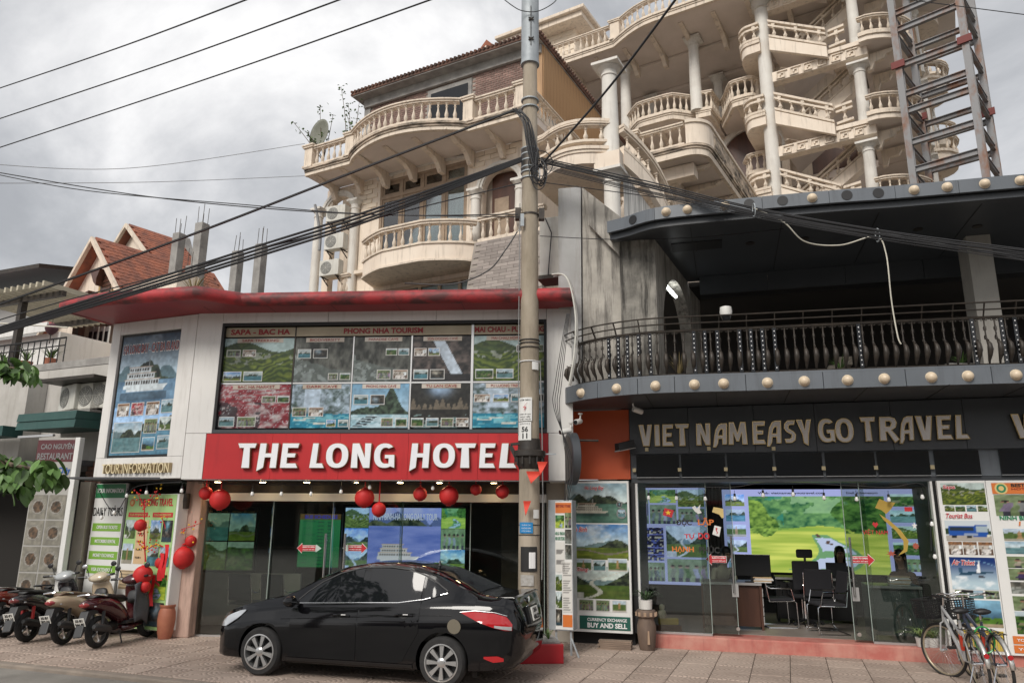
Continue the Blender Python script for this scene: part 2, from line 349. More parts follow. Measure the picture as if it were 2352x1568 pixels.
def text(s, m, parent, x0, x1, y, z0, z1, depth=.002, bold=.02, name='lettering', fit=True, slant=0, rot=0):
	"""flat lettering filling a box on a wall that faces -y"""
	v, f = text_mesh(s, depth, bold)
	if len(v) == 0: return None
	lo, hi = v.min(0), v.max(0); q = np.zeros_like(v)
	sx = (x1-x0)/max(hi[0]-lo[0], 1e-6); sz = (z1-z0)/max(hi[1]-lo[1], 1e-6)
	if not fit: sx = sz
	ux = (v[:, 0]-lo[0])*sx; uz = (v[:, 1]-lo[1])*sz
	ux = ux + uz*slant
	if rot: ux, uz = ux*math.cos(rot)-uz*math.sin(rot), ux*math.sin(rot)+uz*math.cos(rot)
	q[:, 0] = x0+ux; q[:, 2] = z0+uz; q[:, 1] = y-v[:, 2]
	me = bpy.data.meshes.new(name); me.from_pydata(q.tolist(), [], f); me.materials.append(m)
	return link(name, me, parent)
def ell(cx, cy, rx, ry, n=28, p=2.0, a0=0, a1=360):
	r_ = []
	for i in range(n):
		a = R(a0+(a1-a0)*i/(n if a1-a0 == 360 else n-1)); c, s = math.cos(a), math.sin(a)
		r_.append((cx+rx*math.copysign(abs(c)**(2/p), c), cy+ry*math.copysign(abs(s)**(2/p), s)))
	return r_
def arcband(cx, cy, rx, ry, tx, ty, a0, a1, n=18):
	o_ = ell(cx, cy, rx, ry, n, 2.2, a0, a1); i_ = ell(cx, cy, rx-tx, ry-ty, n, 2.2, a0, a1)
	return o_ + i_[::-1]
GLY = {   # display capitals with flared, slanted ends; unit box
 'T': [[(0,1),(1,1),(.93,.80),(.66,.80),(.70,0),(.27,0),(.32,.80),(.10,.80)]],
 'H': [[(.10,1),(.42,1),(.40,.60),(.66,.60),(.67,1),(1,1),(.95,0),(.62,0),(.65,.42),(.38,.42),(.34,.02),(.0,-.14)]],
 'E': [[(.10,1),(1,1),(.94,.80),(.42,.80),(.41,.60),(.84,.60),(.80,.42),(.40,.42),(.39,.20),(.86,.20),(.98,0),(.04,0)]],
 'L': [[(.16,1),(.56,1),(.47,.20),(.84,.20),(1,0),(0,0)]],
 'O': [ell(.5,.5,.5,.5,32,2.3), ell(.5,.5,.20,.31,24,2.3)],
 'N': [[(.06,1),(.40,1),(.68,.44),(.66,1),(.98,1),(.94,0),(.62,0),(.33,.56),(.36,0),(.02,0)]],
 'G': [ell(.5,.5,.5,.5,26,2.3,32,272) + [(.98,-.0),(.96,.55),(.50,.55),(.52,.40),(.66,.40),(.67,.20)] + ell(.52,.5,.22,.31,20,2.3,285,40)[::1]],
 'V': [[(0,1),(.38,1),(.54,.36),(.66,1),(1,1),(.78,0),(.30,0)]],
 'I': [[(.06,1),(.94,1),(.98,0),(0,0)]],
 'A': [ [(.0,-.13),(.10,.32),(.22,.70),(.42,.94),(.62,1.0),(1,1),(.93,0),(.62,0),(.63,.27),(.40,.27),(.35,.05),(.20,-.13)], [(.40,.44),(.66,.44),(.69,.72),(.58,.72),(.47,.62)] ],
 'M': [[(.08,1),(.34,1),(.50,.52),(.68,1),(.95,1),(1,0),(.72,0),(.72,.52),(.56,.14),(.42,.14),(.28,.52),(.27,0),(0,0)]],
 'S': [[(1,1),(.36,1),(.08,.86),(.02,.66),(.20,.50),(.62,.36),(.60,.24),(.46,.19),(.02,.19),(.10,0),(.62,0),(.94,.12),(1,.36),(.84,.50),(.42,.64),(.44,.76),(.56,.80),(.90,.80)]],
 'Y': [[(0,1),(.40,1),(.54,.60),(.68,1),(1,1),(.78,.36),(.72,-.10),(.40,.02),(.36,.36)]],
 'R': [[(.08,1),(.62,1),(.86,.92),(.94,.74),(.86,.54),(.66,.44),(1,.05),(.74,-.10),(.42,.36),(.36,.36),(.38,0),(.0,0)], [(.40,.80),(.58,.80),(.64,.72),(.58,.60),(.39,.60)]],
}
GLY['G'] = [arcband(.5,.5,.5,.5,.30,.20,38,322,22)+[(.67,.20)]]
GLY['G'] = [ell(.5,.5,.5,.5,24,2.3,40,300) + [(.98,0),(.96,.54),(.50,.54),(.50,.38),(.68,.38),(.68,.19)] + ell(.54,.5,.24,.31,18,2.3,280,60)]
def letter(ch, parent, x0, x1, y, z0, z1, face, side, depth=.06, rim=.012, rimmat=None):
	"""a built-up sign letter: deep return with a trim edge, and a lighter face inset"""
	cs = [[(x0+(x1-x0)*a, z0+(z1-z0)*b) for a, b in c] for c in GLY[ch]]
	me = curve_mesh(cs, 'letter', depth)
	def place(me, y_):
		n = len(me.vertices); a = np.zeros(n*3, np.float32); me.vertices.foreach_get('co', a); a = a.reshape(-1, 3)
		b = np.stack([a[:, 0], y_-a[:, 2], a[:, 1]], 1); me.vertices.foreach_set('co', b.ravel().astype(np.float32)); me.update()
	place(me, y); me.materials.append(side); o = link('letter', me, parent); o['label'] = 'sign letter ' + ch
	# face: shrunk copy, set proud
	cu = [];
	for c in cs:
		m_ = len(c); r_ = []
		area = sum(c[i][0]*c[(i+1) % m_][1]-c[(i+1) % m_][0]*c[i][1] for i in range(m_))
		outer = c is cs[0]; sg = (1 if area > 0 else -1)*(1 if outer else -1)
		for i in range(m_):
			p0, p1, p2 = Vector(c[i-1]), Vector(c[i]), Vector(c[(i+1) % m_])
			a, b = (p1-p0), (p2-p1)
			if a.length < 1e-6 or b.length < 1e-6: r_.append(tuple(p1)); continue
			a.normalize(); b.normalize(); n1, n2 = Vector((-a.y, a.x)), Vector((-b.y, b.x)); nn = n1+n2
			if nn.length < .3: nn = n1
			nn.normalize(); k = rim/max(.45, nn.dot(n1))
			q = p1 + nn*(k*sg); r_.append((q.x, q.y))
		cu.append(r_)
	me = curve_mesh(cu, 'letter_face', .006); place(me, y-depth/2-.002); me.materials.append(face); link('letter_face', me, o)
	return o
# ------------------------------------------------------------------ printed pictures (flat print: colours laid on a fine grid)
def vnoise(h, w, rng, fx, fy=None):
	fy = fy or fx; gx, gy = max(2, int(fx)+2), max(2, int(fy)+2); g = rng.random((gy, gx))
	x = np.linspace(0, gx-1.001, w); y = np.linspace(0, gy-1.001, h); xi = x.astype(int); yi = y.astype(int); xf = x-xi; yf = y-yi
	xf = xf*xf*(3-2*xf); yf = yf*yf*(3-2*yf)
	a = g[yi][:, xi]*(1-xf)+g[yi][:, xi+1]*xf; b = g[yi+1][:, xi]*(1-xf)+g[yi+1][:, xi+1]*xf
	return a*(1-yf[:, None])+b*yf[:, None]
def fbm(h, w, rng, f=3, o=4, fy=None):
	t = np.zeros((h, w)); a = 1; s = 0
	for i in range(o): t += a*vnoise(h, w, rng, f*2**i, (fy or f)*2**i); s += a; a *= .55
	return t/s
def lerp(a, b, t): return np.asarray(a)*(1-t[..., None])+np.asarray(b)*t[..., None]
def put(im, mask, c, k=1.0):
	m = np.clip(mask.astype(float)*k, 0, 1)[..., None]; im[:] = im*(1-m)+np.asarray(c)*m
def ridge(w, rng, f, amp, base):
	x = np.linspace(0, 1, w); r_ = np.zeros(w)
	for i in range(f):
		c, wd, hh = rng.random(), .08+.14*rng.random(), .5+.5*rng.random(); r_ = np.maximum(r_, hh*np.exp(-(np.abs(x-c)/wd)**2.6))
	return base+amp*(r_*.85+.15*vnoise(2, w, rng, 14)[0])
def boat(im, X, Y, x0, x1, y0, h, flip=False, hull=(.8,.8,.8)):
	u = (X-x0)/(x1-x0); u = 1-u if flip else u; v = (Y-y0)/h
	put(im, (u > -.02) & (u < 1.0) & (v < 0) & (v > -.30), (.05,.07,.08), .55)
	put(im, (u > 0.02+.08*(v < .1)) & (u < 1.0-.10*(1-np.clip(v/.24, 0, 1))) & (v > 0) & (v < .24), hull)
	for i in range(3):
		a, b = .05+.04*i, .80-.10*i
		put(im, (u > a) & (u < b) & (v > .24+.22*i) & (v < .24+.22*i+.20), np.array(hull)*.92)
		put(im, (u > a+.02) & (u < b-.02) & (v > .28+.22*i) & (v < .38+.22*i) & ((u*18) % 1 > .35), (.12,.10,.09))
		put(im, (u > a-.01) & (u < b+.03) & (v > .43+.22*i) & (v < .46+.22*i), (.55,.42,.34))
	put(im, (np.abs(u-.55) < .008) & (v > .9) & (v < 1.25), (.4,.4,.4))
def paint(kind, seed, w, h):
	rng = np.random.default_rng(seed); Y, X = np.mgrid[0:h, 0:w]; X = X/(w-1.0); Y = Y/(h-1.0); n = fbm(h, w, rng, 4, 5); n2 = fbm(h, w, rng, 10, 4); im = np.zeros((h, w, 3))
	if kind in ('bay', 'boat', 'boatbig', 'karst', 'gorge', 'river', 'screen_bay', 'halong'):
		sky = {'karst': ((.50,.62,.72), (.10,.28,.60)), 'gorge': ((.62,.68,.66), (.50,.58,.60)), 'screen_bay': ((.32,.40,.75), (.26,.34,.78)), 'river': ((.55,.60,.60), (.42,.50,.52)), 'boatbig': ((.55,.62,.66), (.05,.09,.14))}.get(kind, ((.60,.68,.70), (.32,.45,.55)))
		im[:] = lerp(sky[0], sky[1], np.clip((Y-.5)*2, 0, 1)); put(im, np.clip((n-.48)*5, 0, 1), (.72,.74,.75), .6 if kind == 'karst' else .25)
		hz = {'karst': .33, 'gorge': .42, 'boatbig': .36, 'screen_bay': .70}.get(kind, .48)
		fr = ridge(w, rng, 4, .25, hz); put(im, (Y < fr[None, :]) & (Y >= hz), (.20,.28,.30) if kind != 'screen_bay' else (.10,.15,.34))
		nr = ridge(w, rng, 3, .34 if kind != 'screen_bay' else .2, hz-.02)
		if kind in ('gorge',): nr = hz-.05+.5*np.abs(np.linspace(-1, 1, w))**1.3
		mk = (Y < nr[None, :]) & (Y >= hz-.02); col = lerp((.012,.024,.018), (.12,.15,.09), np.clip((fbm(h, w, rng, 18, 3)-.3)*2.2, 0, 1)); im[mk] = col[mk]
		wt = Y < hz
		base = {'karst': ((.28,.32,.06), (.10,.15,.03)), 'gorge': ((.08,.14,.03), (.16,.20,.06)), 'river': ((.14,.32,.38), (.06,.18,.22)), 'screen_bay': ((.10,.16,.52), (.24,.30,.70)), 'bay': ((.10,.22,.24), (.22,.34,.36)), 'boatbig': ((.30,.42,.52), (.12,.20,.28))}.get(kind, ((.08,.20,.16), (.20,.32,.27)))
		wn = fbm(h, w, rng, 3, 4, 14); c = lerp(base[0], base[1], np.clip(wn*1.6-.3, 0, 1)); im[wt] = c[wt]
		if kind == 'karst': put(im, np.abs(Y-.22-.06*np.sin(X*7)) < .02, (.25,.23,.20))
		if kind == 'gorge':
			put(im, np.abs(X-.28-.25*np.sin(Y*9)*.6-Y*.5) < .05*(1.1-Y), (.55,.56,.52)); put(im, (Y < .2) & (X < .25), (.55,.56,.54))
		if kind == 'boat': boat(im, X, Y, .12, .72, .26, .30, hull=(.62,.60,.56))
		if kind == 'halong': boat(im, X, Y, .10, .70, .24, .28, hull=(.62,.60,.54))
		if kind == 'screen_bay': boat(im, X, Y, .12, .72, .14, .30, hull=(.62,.62,.68))
		if kind == 'boatbig': boat(im, X, Y, .08, .86, .20, .40, hull=(.74,.74,.72))
	elif kind == 'cave':
		im[:] = lerp((.012,.016,.018), (.20,.17,.14), np.clip((n2-.33)*2.2, 0, 1)**1.5); cx, cy = .3+.4*rng.random(), .45+.35*rng.random()
		g = np.exp(-(((X-cx)/.20)**2+((Y-cy)/.24)**2)); im[:] = im+g[..., None]*np.array([(.34,.46,.55), (.5,.48,.42), (.18,.40,.50)][seed % 3])*n[..., None]*1.5
		put(im, (Y < .2), (.05,.12,.16), .6)
	elif kind == 'shaft':
		im[:] = lerp((.02,.02,.022), (.22,.17,.15), np.clip((n2-.3)*2, 0, 1)); put(im, (np.abs(X-.62+(Y-.5)*.42) < .10) & (Y > .14), (.66,.70,.76), .9); put(im, Y < .16, (.03,.03,.035), .8)
	elif kind == 'rock':
		st = fbm(h, w, rng, 12, 4, 4); im[:] = lerp((.03,.035,.03), (.24,.23,.20), np.clip((st-.3)*2.2, 0, 1)); put(im, (Y < .45-.3*X+.1*n), (.22,.24,.22), .7); put(im, (X+Y < .62) & (n2 > .52), (.42,.44,.42), .6)
	elif kind == 'terrace':
		t = np.sin((Y*1.0+.35*n+.18*np.sin(X*5))*48); im[:] = lerp((.05,.09,.02), (.26,.30,.06), np.clip(.5+.5*t, 0, 1)*np.clip(n*1.6, 0, 1)); put(im, Y > .80+.12*np.sin(X*6), (.50,.58,.56)); put(im, (Y > .62) & (Y < .80+.12*np.sin(X*6)), (.07,.11,.05), .7)
		put(im, (n2 > .60) & (Y > .4) & (Y < .66), (.42,.42,.38), .7)
	elif kind == 'market':
		s = rng.random((h, w)); im[:] = lerp((.30,.03,.05), (.62,.52,.50), np.clip((n2-.36)*3, 0, 1)); put(im, (np.sin(Y*70+n*9) > .55) & (Y > .5), (.46,.07,.09), .8); put(im, (n > .56) & (Y < .6) & (X < .6), (.04,.04,.05), .8); put(im, s > .93, (.70,.68,.68), .7)
	elif kind in ('people', 'crowd'):
		im[:] = lerp((.09,.14,.05), (.34,.40,.26), n); 
		for i in range(5):
			cx = .12+.19*i+.05*rng.random(); c = rng.random()*.3+.04+rng.random(3)*.12
			put(im, (np.abs(X-cx+.03*np.sin(9*Y+i)) < .04+.03*rng.random()) & (Y > .18) & (Y < .56+.05*n), c); put(im, ((X-cx)**2+((Y-.66)*.9)**2 < .0032), (.34,.22,.16)); put(im, ((X-cx)**2+((Y-.70)*.9)**2 < .0026), (.03,.03,.03)); put(im, (np.abs(X-cx) < .05) & (Y < .18), (.05,.05,.07))
	elif kind == 'food':
		im[:] = (.36,.34,.29); im[:] *= (.8+.4*n)[..., None]; cx, cy = .5+.08*(rng.random()-.5), .5
		d = np.sqrt(((X-cx)/.40)**2+((Y-cy)/.34)**2); put(im, d < 1, (.50,.48,.44)); put(im, (d < .98) & (d > .86), (.33,.31,.28)); mk = d < .72+.2*(n-.5); c = lerp((.05,.045,.035), (.26,.16,.10), np.clip((n2-.3)*2.4, 0, 1)); im[mk] = c[mk]
	elif kind == 'room':
		im[:] = lerp((.62,.60,.56), (.42,.36,.30), n); put(im, (Y > .78), (.30,.17,.09)); put(im, (np.abs(X-.5) < .5*(1-Y)*.8) & (Y < .42), (.72,.70,.68)); put(im, (Y < .5) & (np.abs(X-.5) > .28+.2*Y), (.16,.10,.07)); put(im, (np.abs(X-.82) < .1) & (Y > .42) & (Y < .72), (.75,.80,.82)); put(im, n2 > .62, (.10,.08,.07), .7)
	elif kind == 'bus':
		im[:] = (.60,.65,.68); put(im, (Y < .26+.02*np.sin(X*30)), (.45,.42,.38)); put(im, (Y > .32) & (Y < .62) & ((X < .09) | (X > .90)) & (n2 > .4), (.05,.09,.04))
		b_ = (X > .08) & (X < .94) & (Y > .20+.05*(X < .6)) & (Y < .80-.10*(1-X)); put(im, b_, (.03,.13,.42)); put(im, (X > .10) & (X < .62) & (Y > .50) & (Y < .66), (.04,.06,.08)); put(im, (X > .68) & (X < .92) & (Y > .44) & (Y < .74), (.42,.50,.54)); put(im, (Y > .28) & (Y < .36) & (X > .4) & (X < .7), (.45,.50,.56), .7)
		for cx in (.18, .52): put(im, (X-cx)**2+((Y-.22)*.8)**2 < .0035, (.03,.03,.03))
		put(im, (X > .90) & (X < .97) & (Y > .2) & (Y < .3), (.7,.7,.6))
	elif kind == 'plane':
		im[:] = lerp((.50,.62,.68), (.015,.06,.22), np.clip(Y*1.5-.3, 0, 1)); put(im, np.clip((n-.5)*6, 0, 1)*(Y < .4), (.78,.82,.84), .9)
		a = Y-.46-.10*X; put(im, (np.abs(a) < .045*np.sqrt(np.clip(1-((X-.56)/.40)**2, 0, 1))), (.03,.10,.16)); put(im, (np.abs(X-.60-.10*(Y-.5)) < .10*(.95-Y)) & (Y > .52) & (Y < .90), (.80,.82,.84)); put(im, (np.abs(X-.22) < .03+.05*(.66-Y)) & (Y > .5) & (Y < .66), (.05,.13,.22)); put(im, ((X-.66)/.07)**2+((Y-.40)/.05)**2 < 1, (.10,.11,.13))
		put(im, (np.abs((X-.5)**2/.55+(Y-.2)**2/.48-1) < .03), (.30,.50,.66), .6)
	elif kind == 'beach':
		im[:] = lerp((.03,.09,.16), (.30,.52,.66), np.clip(Y*1.4-.3, 0, 1)); put(im, (Y < .45-.3*(X-.2)+.06*n), (.03,.05,.03)); put(im, (Y < .34) & (X > .4) & (n2 > .42), (.12,.24,.04)); put(im, (Y < .12), (.40,.34,.24))
	elif kind == 'field':       # rice fields and winding river, wooded cliff behind
		top = lerp((.02,.10,.05), (.16,.34,.12), np.clip((fbm(h, w, rng, 22, 4)-.25)*1.9, 0, 1)); im[:] = top; cl = fbm(h, w, rng, 5, 4); put(im, (Y > .78) & (cl > .42) & (X > .2) & (X < .72), (.30,.50,.28), .55); put(im, (X < .26) & (cl > .46), (.02,.20,.16), .7)
		st = fbm(h, w, rng, 2, 3, 26); g = lerp((.24,.36,.05), (.56,.62,.13), np.clip(st*1.8-.4, 0, 1)); gr = Y < .58-.03*np.sin(X*9); im[gr] = g[gr]; put(im, (Y < .58) & (Y > .54), (.20,.36,.06), .6)
		cx = .52+.16*np.sin((Y-.05)*8.5)*(1-Y*.8)+.22*np.clip(Y-.25, 0, 1); wd = .34*(.58-Y)*1.2+.02; rv = (np.abs(X-cx) < wd) & (Y < .50) & (Y > .04); put(im, rv, (.14,.30,.14)); wn = fbm(h, w, rng, 4, 3, 22); put(im, rv & (wn > .47) & (np.abs(X-cx) < wd*.8), (.46,.52,.72), .9)
		for i in range(9):
			y_ = .10+.4*rng.random(); x_ = np.interp(y_, Y[:, 0], cx[:, 0])+.04*(rng.random()-.5); put(im, ((X-x_)/.012)**2+((Y-y_)/.014)**2 < 1, (.10,.06,.05))
		for tx, ty, tr in ((.13,.60,.10), (.06,.66,.12), (.02,.75,.14)):
			d = ((X-tx)/(tr))**2+((Y-ty)/(tr*1.5))**2; mk = d < .8+.6*(n2-.5); c = lerp((.015,.07,.015), (.26,.42,.08), np.clip((fbm(h, w, rng, 26, 3)-.25)*1.8, 0, 1)); im[mk] = c[mk]
		mk = (X > .66+.05*np.sin(Y*14)) & (Y > .52) & (n2+.2*X > .42); c = lerp((.01,.05,.015), (.12,.27,.06), np.clip((fbm(h, w, rng, 26, 3)-.25)*1.8, 0, 1)); im[mk] = c[mk]
	elif kind == 'shelf':
		im[:] = (.02,.02,.04); sp = rng.random((h//2+1, w//2+1)); big = np.kron(sp, np.ones((2, 2)))[:h, :w]; put(im, (big > .62) & ((Y*5) % 1 < .6), (.60,.52,.36), .8); put(im, (big < .15), (.10,.12,.30)); put(im, (Y*5) % 1 > .92, (.2,.2,.4))
	elif kind == 'schedule':
		im[:] = lerp((.03,.30,.10), (.06,.42,.16), Y); put(im, Y > .90, (.24,.15,.05))
		for r_ in np.linspace(.06, .84, 13):
			put(im, (np.abs(Y-r_) < .007) & (X > .44) & (X < .60), (.01,.05,.06))
			put(im, (np.abs(Y-r_-.02) < .006) & (X > .08) & (X < .10+.3*rng.random()), (.02,.12,.08)); put(im, (np.abs(Y-r_) < .016) & (X > .68) & (X < .78), (.03,.14,.09), .8)
	elif kind == 'lines':
		im[:] = (.70,.69,.66)
		for i, r_ in enumerate(np.linspace(.05, .95, 22)): put(im, (np.abs(Y-r_) < .009) & (X > .06) & (X < .60+.36*rng.random()), (.30,.29,.28))
	elif kind == 'forest':
		im[:] = lerp((.015,.05,.02), (.13,.24,.06), np.clip((n2-.3)*2.3, 0, 1)); put(im, Y > .80+.1*(n-.5), (.52,.60,.64)); put(im, (n > .58) & (Y < .5), (.30,.26,.18), .7)
	elif kind == 'temple':
		im[:] = lerp((.05,.10,.03), (.20,.28,.10), n2); put(im, Y > .62+.1*n, (.50,.58,.66)); put(im, (np.abs(X-.5) < .05*(1.1-Y)*2) & (Y > .2) & (Y < .88), (.40,.28,.16)); put(im, Y < .18, (.40,.38,.32))
	elif kind == 'inlet':      # pale trees over turquoise water with boats
		im[:] = lerp((.10,.14,.12), (.62,.68,.76), np.clip((fbm(h, w, rng, 14, 4)-.28)*2, 0, 1)); put(im, (np.abs(X-.35) < .14) & (Y > .45), (.66,.72,.80), .8); put(im, Y < .30+.03*n, (.04,.30,.40)); put(im, (Y < .30) & (fbm(h, w, rng, 4, 3, 16) > .55), (.30,.58,.62), .8)
		for x_, y_ in ((.16,.18),(.32,.22),(.5,.10)): put(im, (np.abs(X-x_) < .10) & (np.abs(Y-y_-.05*(X-x_)**2*8) < .018), (.72,.70,.62))
	elif kind == 'spire':      # limestone tower by a river with moored boats
		im[:] = lerp((.62,.72,.78), (.28,.46,.60), Y); pk = .30+.62*np.exp(-(np.abs(X-.70)/.16)**1.6)+.16*np.exp(-(np.abs(X-.25)/.3)**2); mk = Y < pk+.03*(n2-.5); c = lerp((.015,.03,.022), (.14,.19,.13), np.clip((fbm(h, w, rng, 20, 3)-.28)*2.2, 0, 1)); im[mk] = c[mk]; put(im, Y < .30, (.42,.56,.60)); put(im, (Y < .30) & (fbm(h, w, rng, 4, 3, 18) > .52), (.66,.74,.76), .7)
		for k in range(6): put(im, (np.abs(X-.16-.035*k) < .12) & (np.abs(Y-.05-.035*k-.10*(X-.16)) < .010), (.06,.07,.08))
	elif kind == 'stalag':     # cave hall: a row of pale spires, lit mist, dark pool
		im[:] = lerp((.010,.012,.014), (.10,.09,.075), n2); put(im, np.exp(-(((X-.5)/.16)**2+((Y-.88)/.14)**2)), (.55,.68,.85), .9)
		for k in range(10): x_ = .04+.1*k; t_ = .52+.16*rng.random(); put(im, (np.abs(X-x_) < .045*(t_+.06-Y)/.2) & (Y > .40) & (Y < t_), (.26,.21,.16), .9)
		put(im, (Y < .30) & (fbm(h, w, rng, 6, 3, 20) > .56), (.40,.52,.50), .7)
	elif kind == 'paper':
		im[:] = np.array((.72,.71,.68))*(.94+.1*n)[..., None]
	if kind not in ('schedule','lines','paper','bus','plane','field','screen_bay'):      # photographic grain and local contrast
		f1 = vnoise(h, w, rng, max(6, w/3), max(6, h/3)); f2 = rng.random((h, w)); im = im*(.76+.38*f1+.10*f2)[..., None]*(.8+.4*fbm(h, w, rng, 5, 3))[..., None]
	return np.clip(im, 0, 1)
def picture(kind, seed, parent, x0, x1, y, z0, z1, m=None, res=62, name='picture', frame=None, grade=None, skew=0):
	w = int(min(150, max(8, (x1-x0)*res))); h = int(min(150, max(8, (z1-z0)*res)))
	im = paint(kind, seed, w, h)
	if grade is not None: im = np.clip(im*np.asarray(grade), 0, 1)
	if m is None: im = np.clip(im, 0, 1)**1.28*1.05
	if frame is not None: im[0] = im[-1] = (.66,.65,.63); im[:, 0] = im[:, -1] = (.66,.65,.63)
	X, Z = np.meshgrid(np.linspace(x0, x1, w), np.linspace(z0, z1, h)); X = X + skew*(Z-z0)
	v = np.stack([X, np.full_like(X, y), Z], -1).reshape(-1, 3)
	i = np.arange((h-1)*(w-1)); r_, c_ = i//(w-1), i % (w-1); a = r_*w+c_; f = np.stack([a, a+1, a+w+1, a+w], 1)
	me = bpy.data.meshes.new(name); me.vertices.add(len(v)); me.vertices.foreach_set('co', v.ravel().astype(np.float32))
	me.loops.add(len(f)*4); me.loops.foreach_set('vertex_index', f.ravel().astype(np.int32)); me.polygons.add(len(f)); me.polygons.foreach_set('loop_start', (np.arange(len(f))*4).astype(np.int32)); me.update(calc_edges=True)
	at_ = me.attributes.new('print', 'FLOAT_COLOR', 'POINT'); at_.data.foreach_set('color', np.concatenate([im.reshape(-1, 3), np.ones((h*w, 1))], 1).ravel().astype(np.float32))
	me.materials.append(m or M_PRINT)
	o = link(name, me, parent)
	return o
# ================================================================== ground
HF = Frame((-5.43, 13.5), -4.4); LF = Frame(tuple(HF.w(-.1, -.75, 0))[:2], -22); SF = Frame((2.35, 12.66), -16)
m_asph = mat('asphalt', (.25,.235,.21), (.18,.168,.15), .9, scale=1.4, bump=.25, bscale=60, streak=None)
road = MB().add([(-400,-400,-.06),(400,-400,-.06),(400,600,-.06),(-400,600,-.06)], [(0,1,2,3)]).build('road', m_asph); tag(road, kind='structure')
PV = Frame(tuple(gnd(0, 1515))[:2], -20)        # kerb edge of the pavement: s along the street
pav = thing('pavement', None, None, (PV.P[0], PV.P[1], 0), PV.a); tag(pav, kind='structure')
box('paving_bed', mat('paving_joint', (.11,.088,.07), (.085,.07,.055), .95, scale=4), pav, -30, 40, .0, 40, -.3, -.012)
box('kerb', mat('kerb_stone', (.30,.25,.205), (.22,.185,.155), .9, scale=3, bump=.3), pav, -30, 40, -.16, -.004, -.3, -.006, bevel=.02)
tm = MB().box(-.245,.245,-.245,.245,-.05,0).mesh('paving_tile', M_TILE)
bmt = bmesh.new(); bmt.from_mesh(tm); bmesh.ops.bevel(bmt, geom=[e for e in bmt.edges if all(v.co.z > -.01 for v in e.verts)], offset=.006, segments=1, affect='EDGES'); bmt.to_mesh(tm); bmt.free()
nt_ = 0; far = MB()
rr = random.Random(3)
for j in range(0, 18):
	for i in range(-14, 46):
		s, d = i*.5+.25, j*.5+.25; p = PV.w(s, d, 0)
		if p.y < 8.6 or p.y > 15.5: continue
		zc = p.y*math.cos(PITCH)-CAM_H*math.sin(PITCH); u = p.x/zc*FPX+1176; v = 784+FPX*(p.y*math.sin(PITCH)+CAM_H*math.cos(PITCH))/zc
		dz = rr.uniform(-.003, .003)
		if -90 < u < 2440 and v < 1640 and HF.w(0,0,0).y+.35-(p.x+5.43)*.077 > p.y-.4 and nt_ < 295:
			link('paving_tile', tm, pav, (s, d, dz), (rr.uniform(-.006,.006), rr.uniform(-.006,.006), rr.choice((0, math.pi)))); nt_ += 1
		elif -900 < u < 3200: far.box(s-.245, s+.245, d-.245, d+.245, -.05, dz)
fo = far.build('paving_tile', M_TILE, pav); fo['kind'] = 'stuff'
# ================================================================== red and white hotel office
hb = HF.root('hotel_office', 'two-storey white and red hotel office with red canopy and tour photographs', 'building')
FD = -.75
a0, z_s0 = HF.px(465, 1100, FD); a1 = 6.12; z_s1 = 3.37
for i in range(5):
	q = (a1-a0)/5; box('sign_panel', M['red'], hb, a0+i*q+.002, a0+(i+1)*q-.002, FD-.02, FD+.06, z_s0, z_s1)
box('sign_backing', M['darkred'], hb, a0, a1, FD+.062, FD+.10, z_s0+.005, z_s1-.005)
LX = [('T',235,355),('H',362,492),('E',503,622),('L',690,785),('O',790,932),('N',945,1075),('G',1090,1225),('H',1312,1440),('O',1458,1598),('T',1592,1730),('E',1742,1852),('L',1870,1982)]
for ch, x0, x1 in LX:
	X0, X1 = (500+.3997*x0)/1.08844, (500+.3997*x1)/1.08844; s0, s1, q0, q1 = HF.box(X0, (700+.3997*1020)/1.08844, X1, (700+.3997*1176)/1.08844, FD-.06)
	letter(ch, hb, s0, s1, FD-.055, q0, q1, M['letterwhite'], M['lettergold'], .07, .006)
# white cladding
ztop = 5.52
def wpan(parent, x0, x1, y0, y1, z0, z1, name='cladding_panel'): return box(name, M['white'], parent, x0, x1, y0, y1, z0, z1, bevel=.004)
wl = -.10
wpan(hb, wl, .355, FD-.03, FD+.25, 3.378, ztop); wpan(hb, wl, a0-.004, FD-.03, FD+.25, 2.60, 3.372)
wpan(hb, 6.10, 6.53, FD-.03, FD+.9, 3.378, ztop); wpan(hb, 6.124, 6.53, FD-.03, FD+.9, 2.60, 3.372)
for i in range(3): wpan(hb, .359+i*1.913, .359+(i+1)*1.913-.006, FD-.03, FD+.1, 5.325, ztop)
box('window_sill', M['dark'], hb, .358, 6.098, FD-.024, FD+.1, 3.378, 3.44)
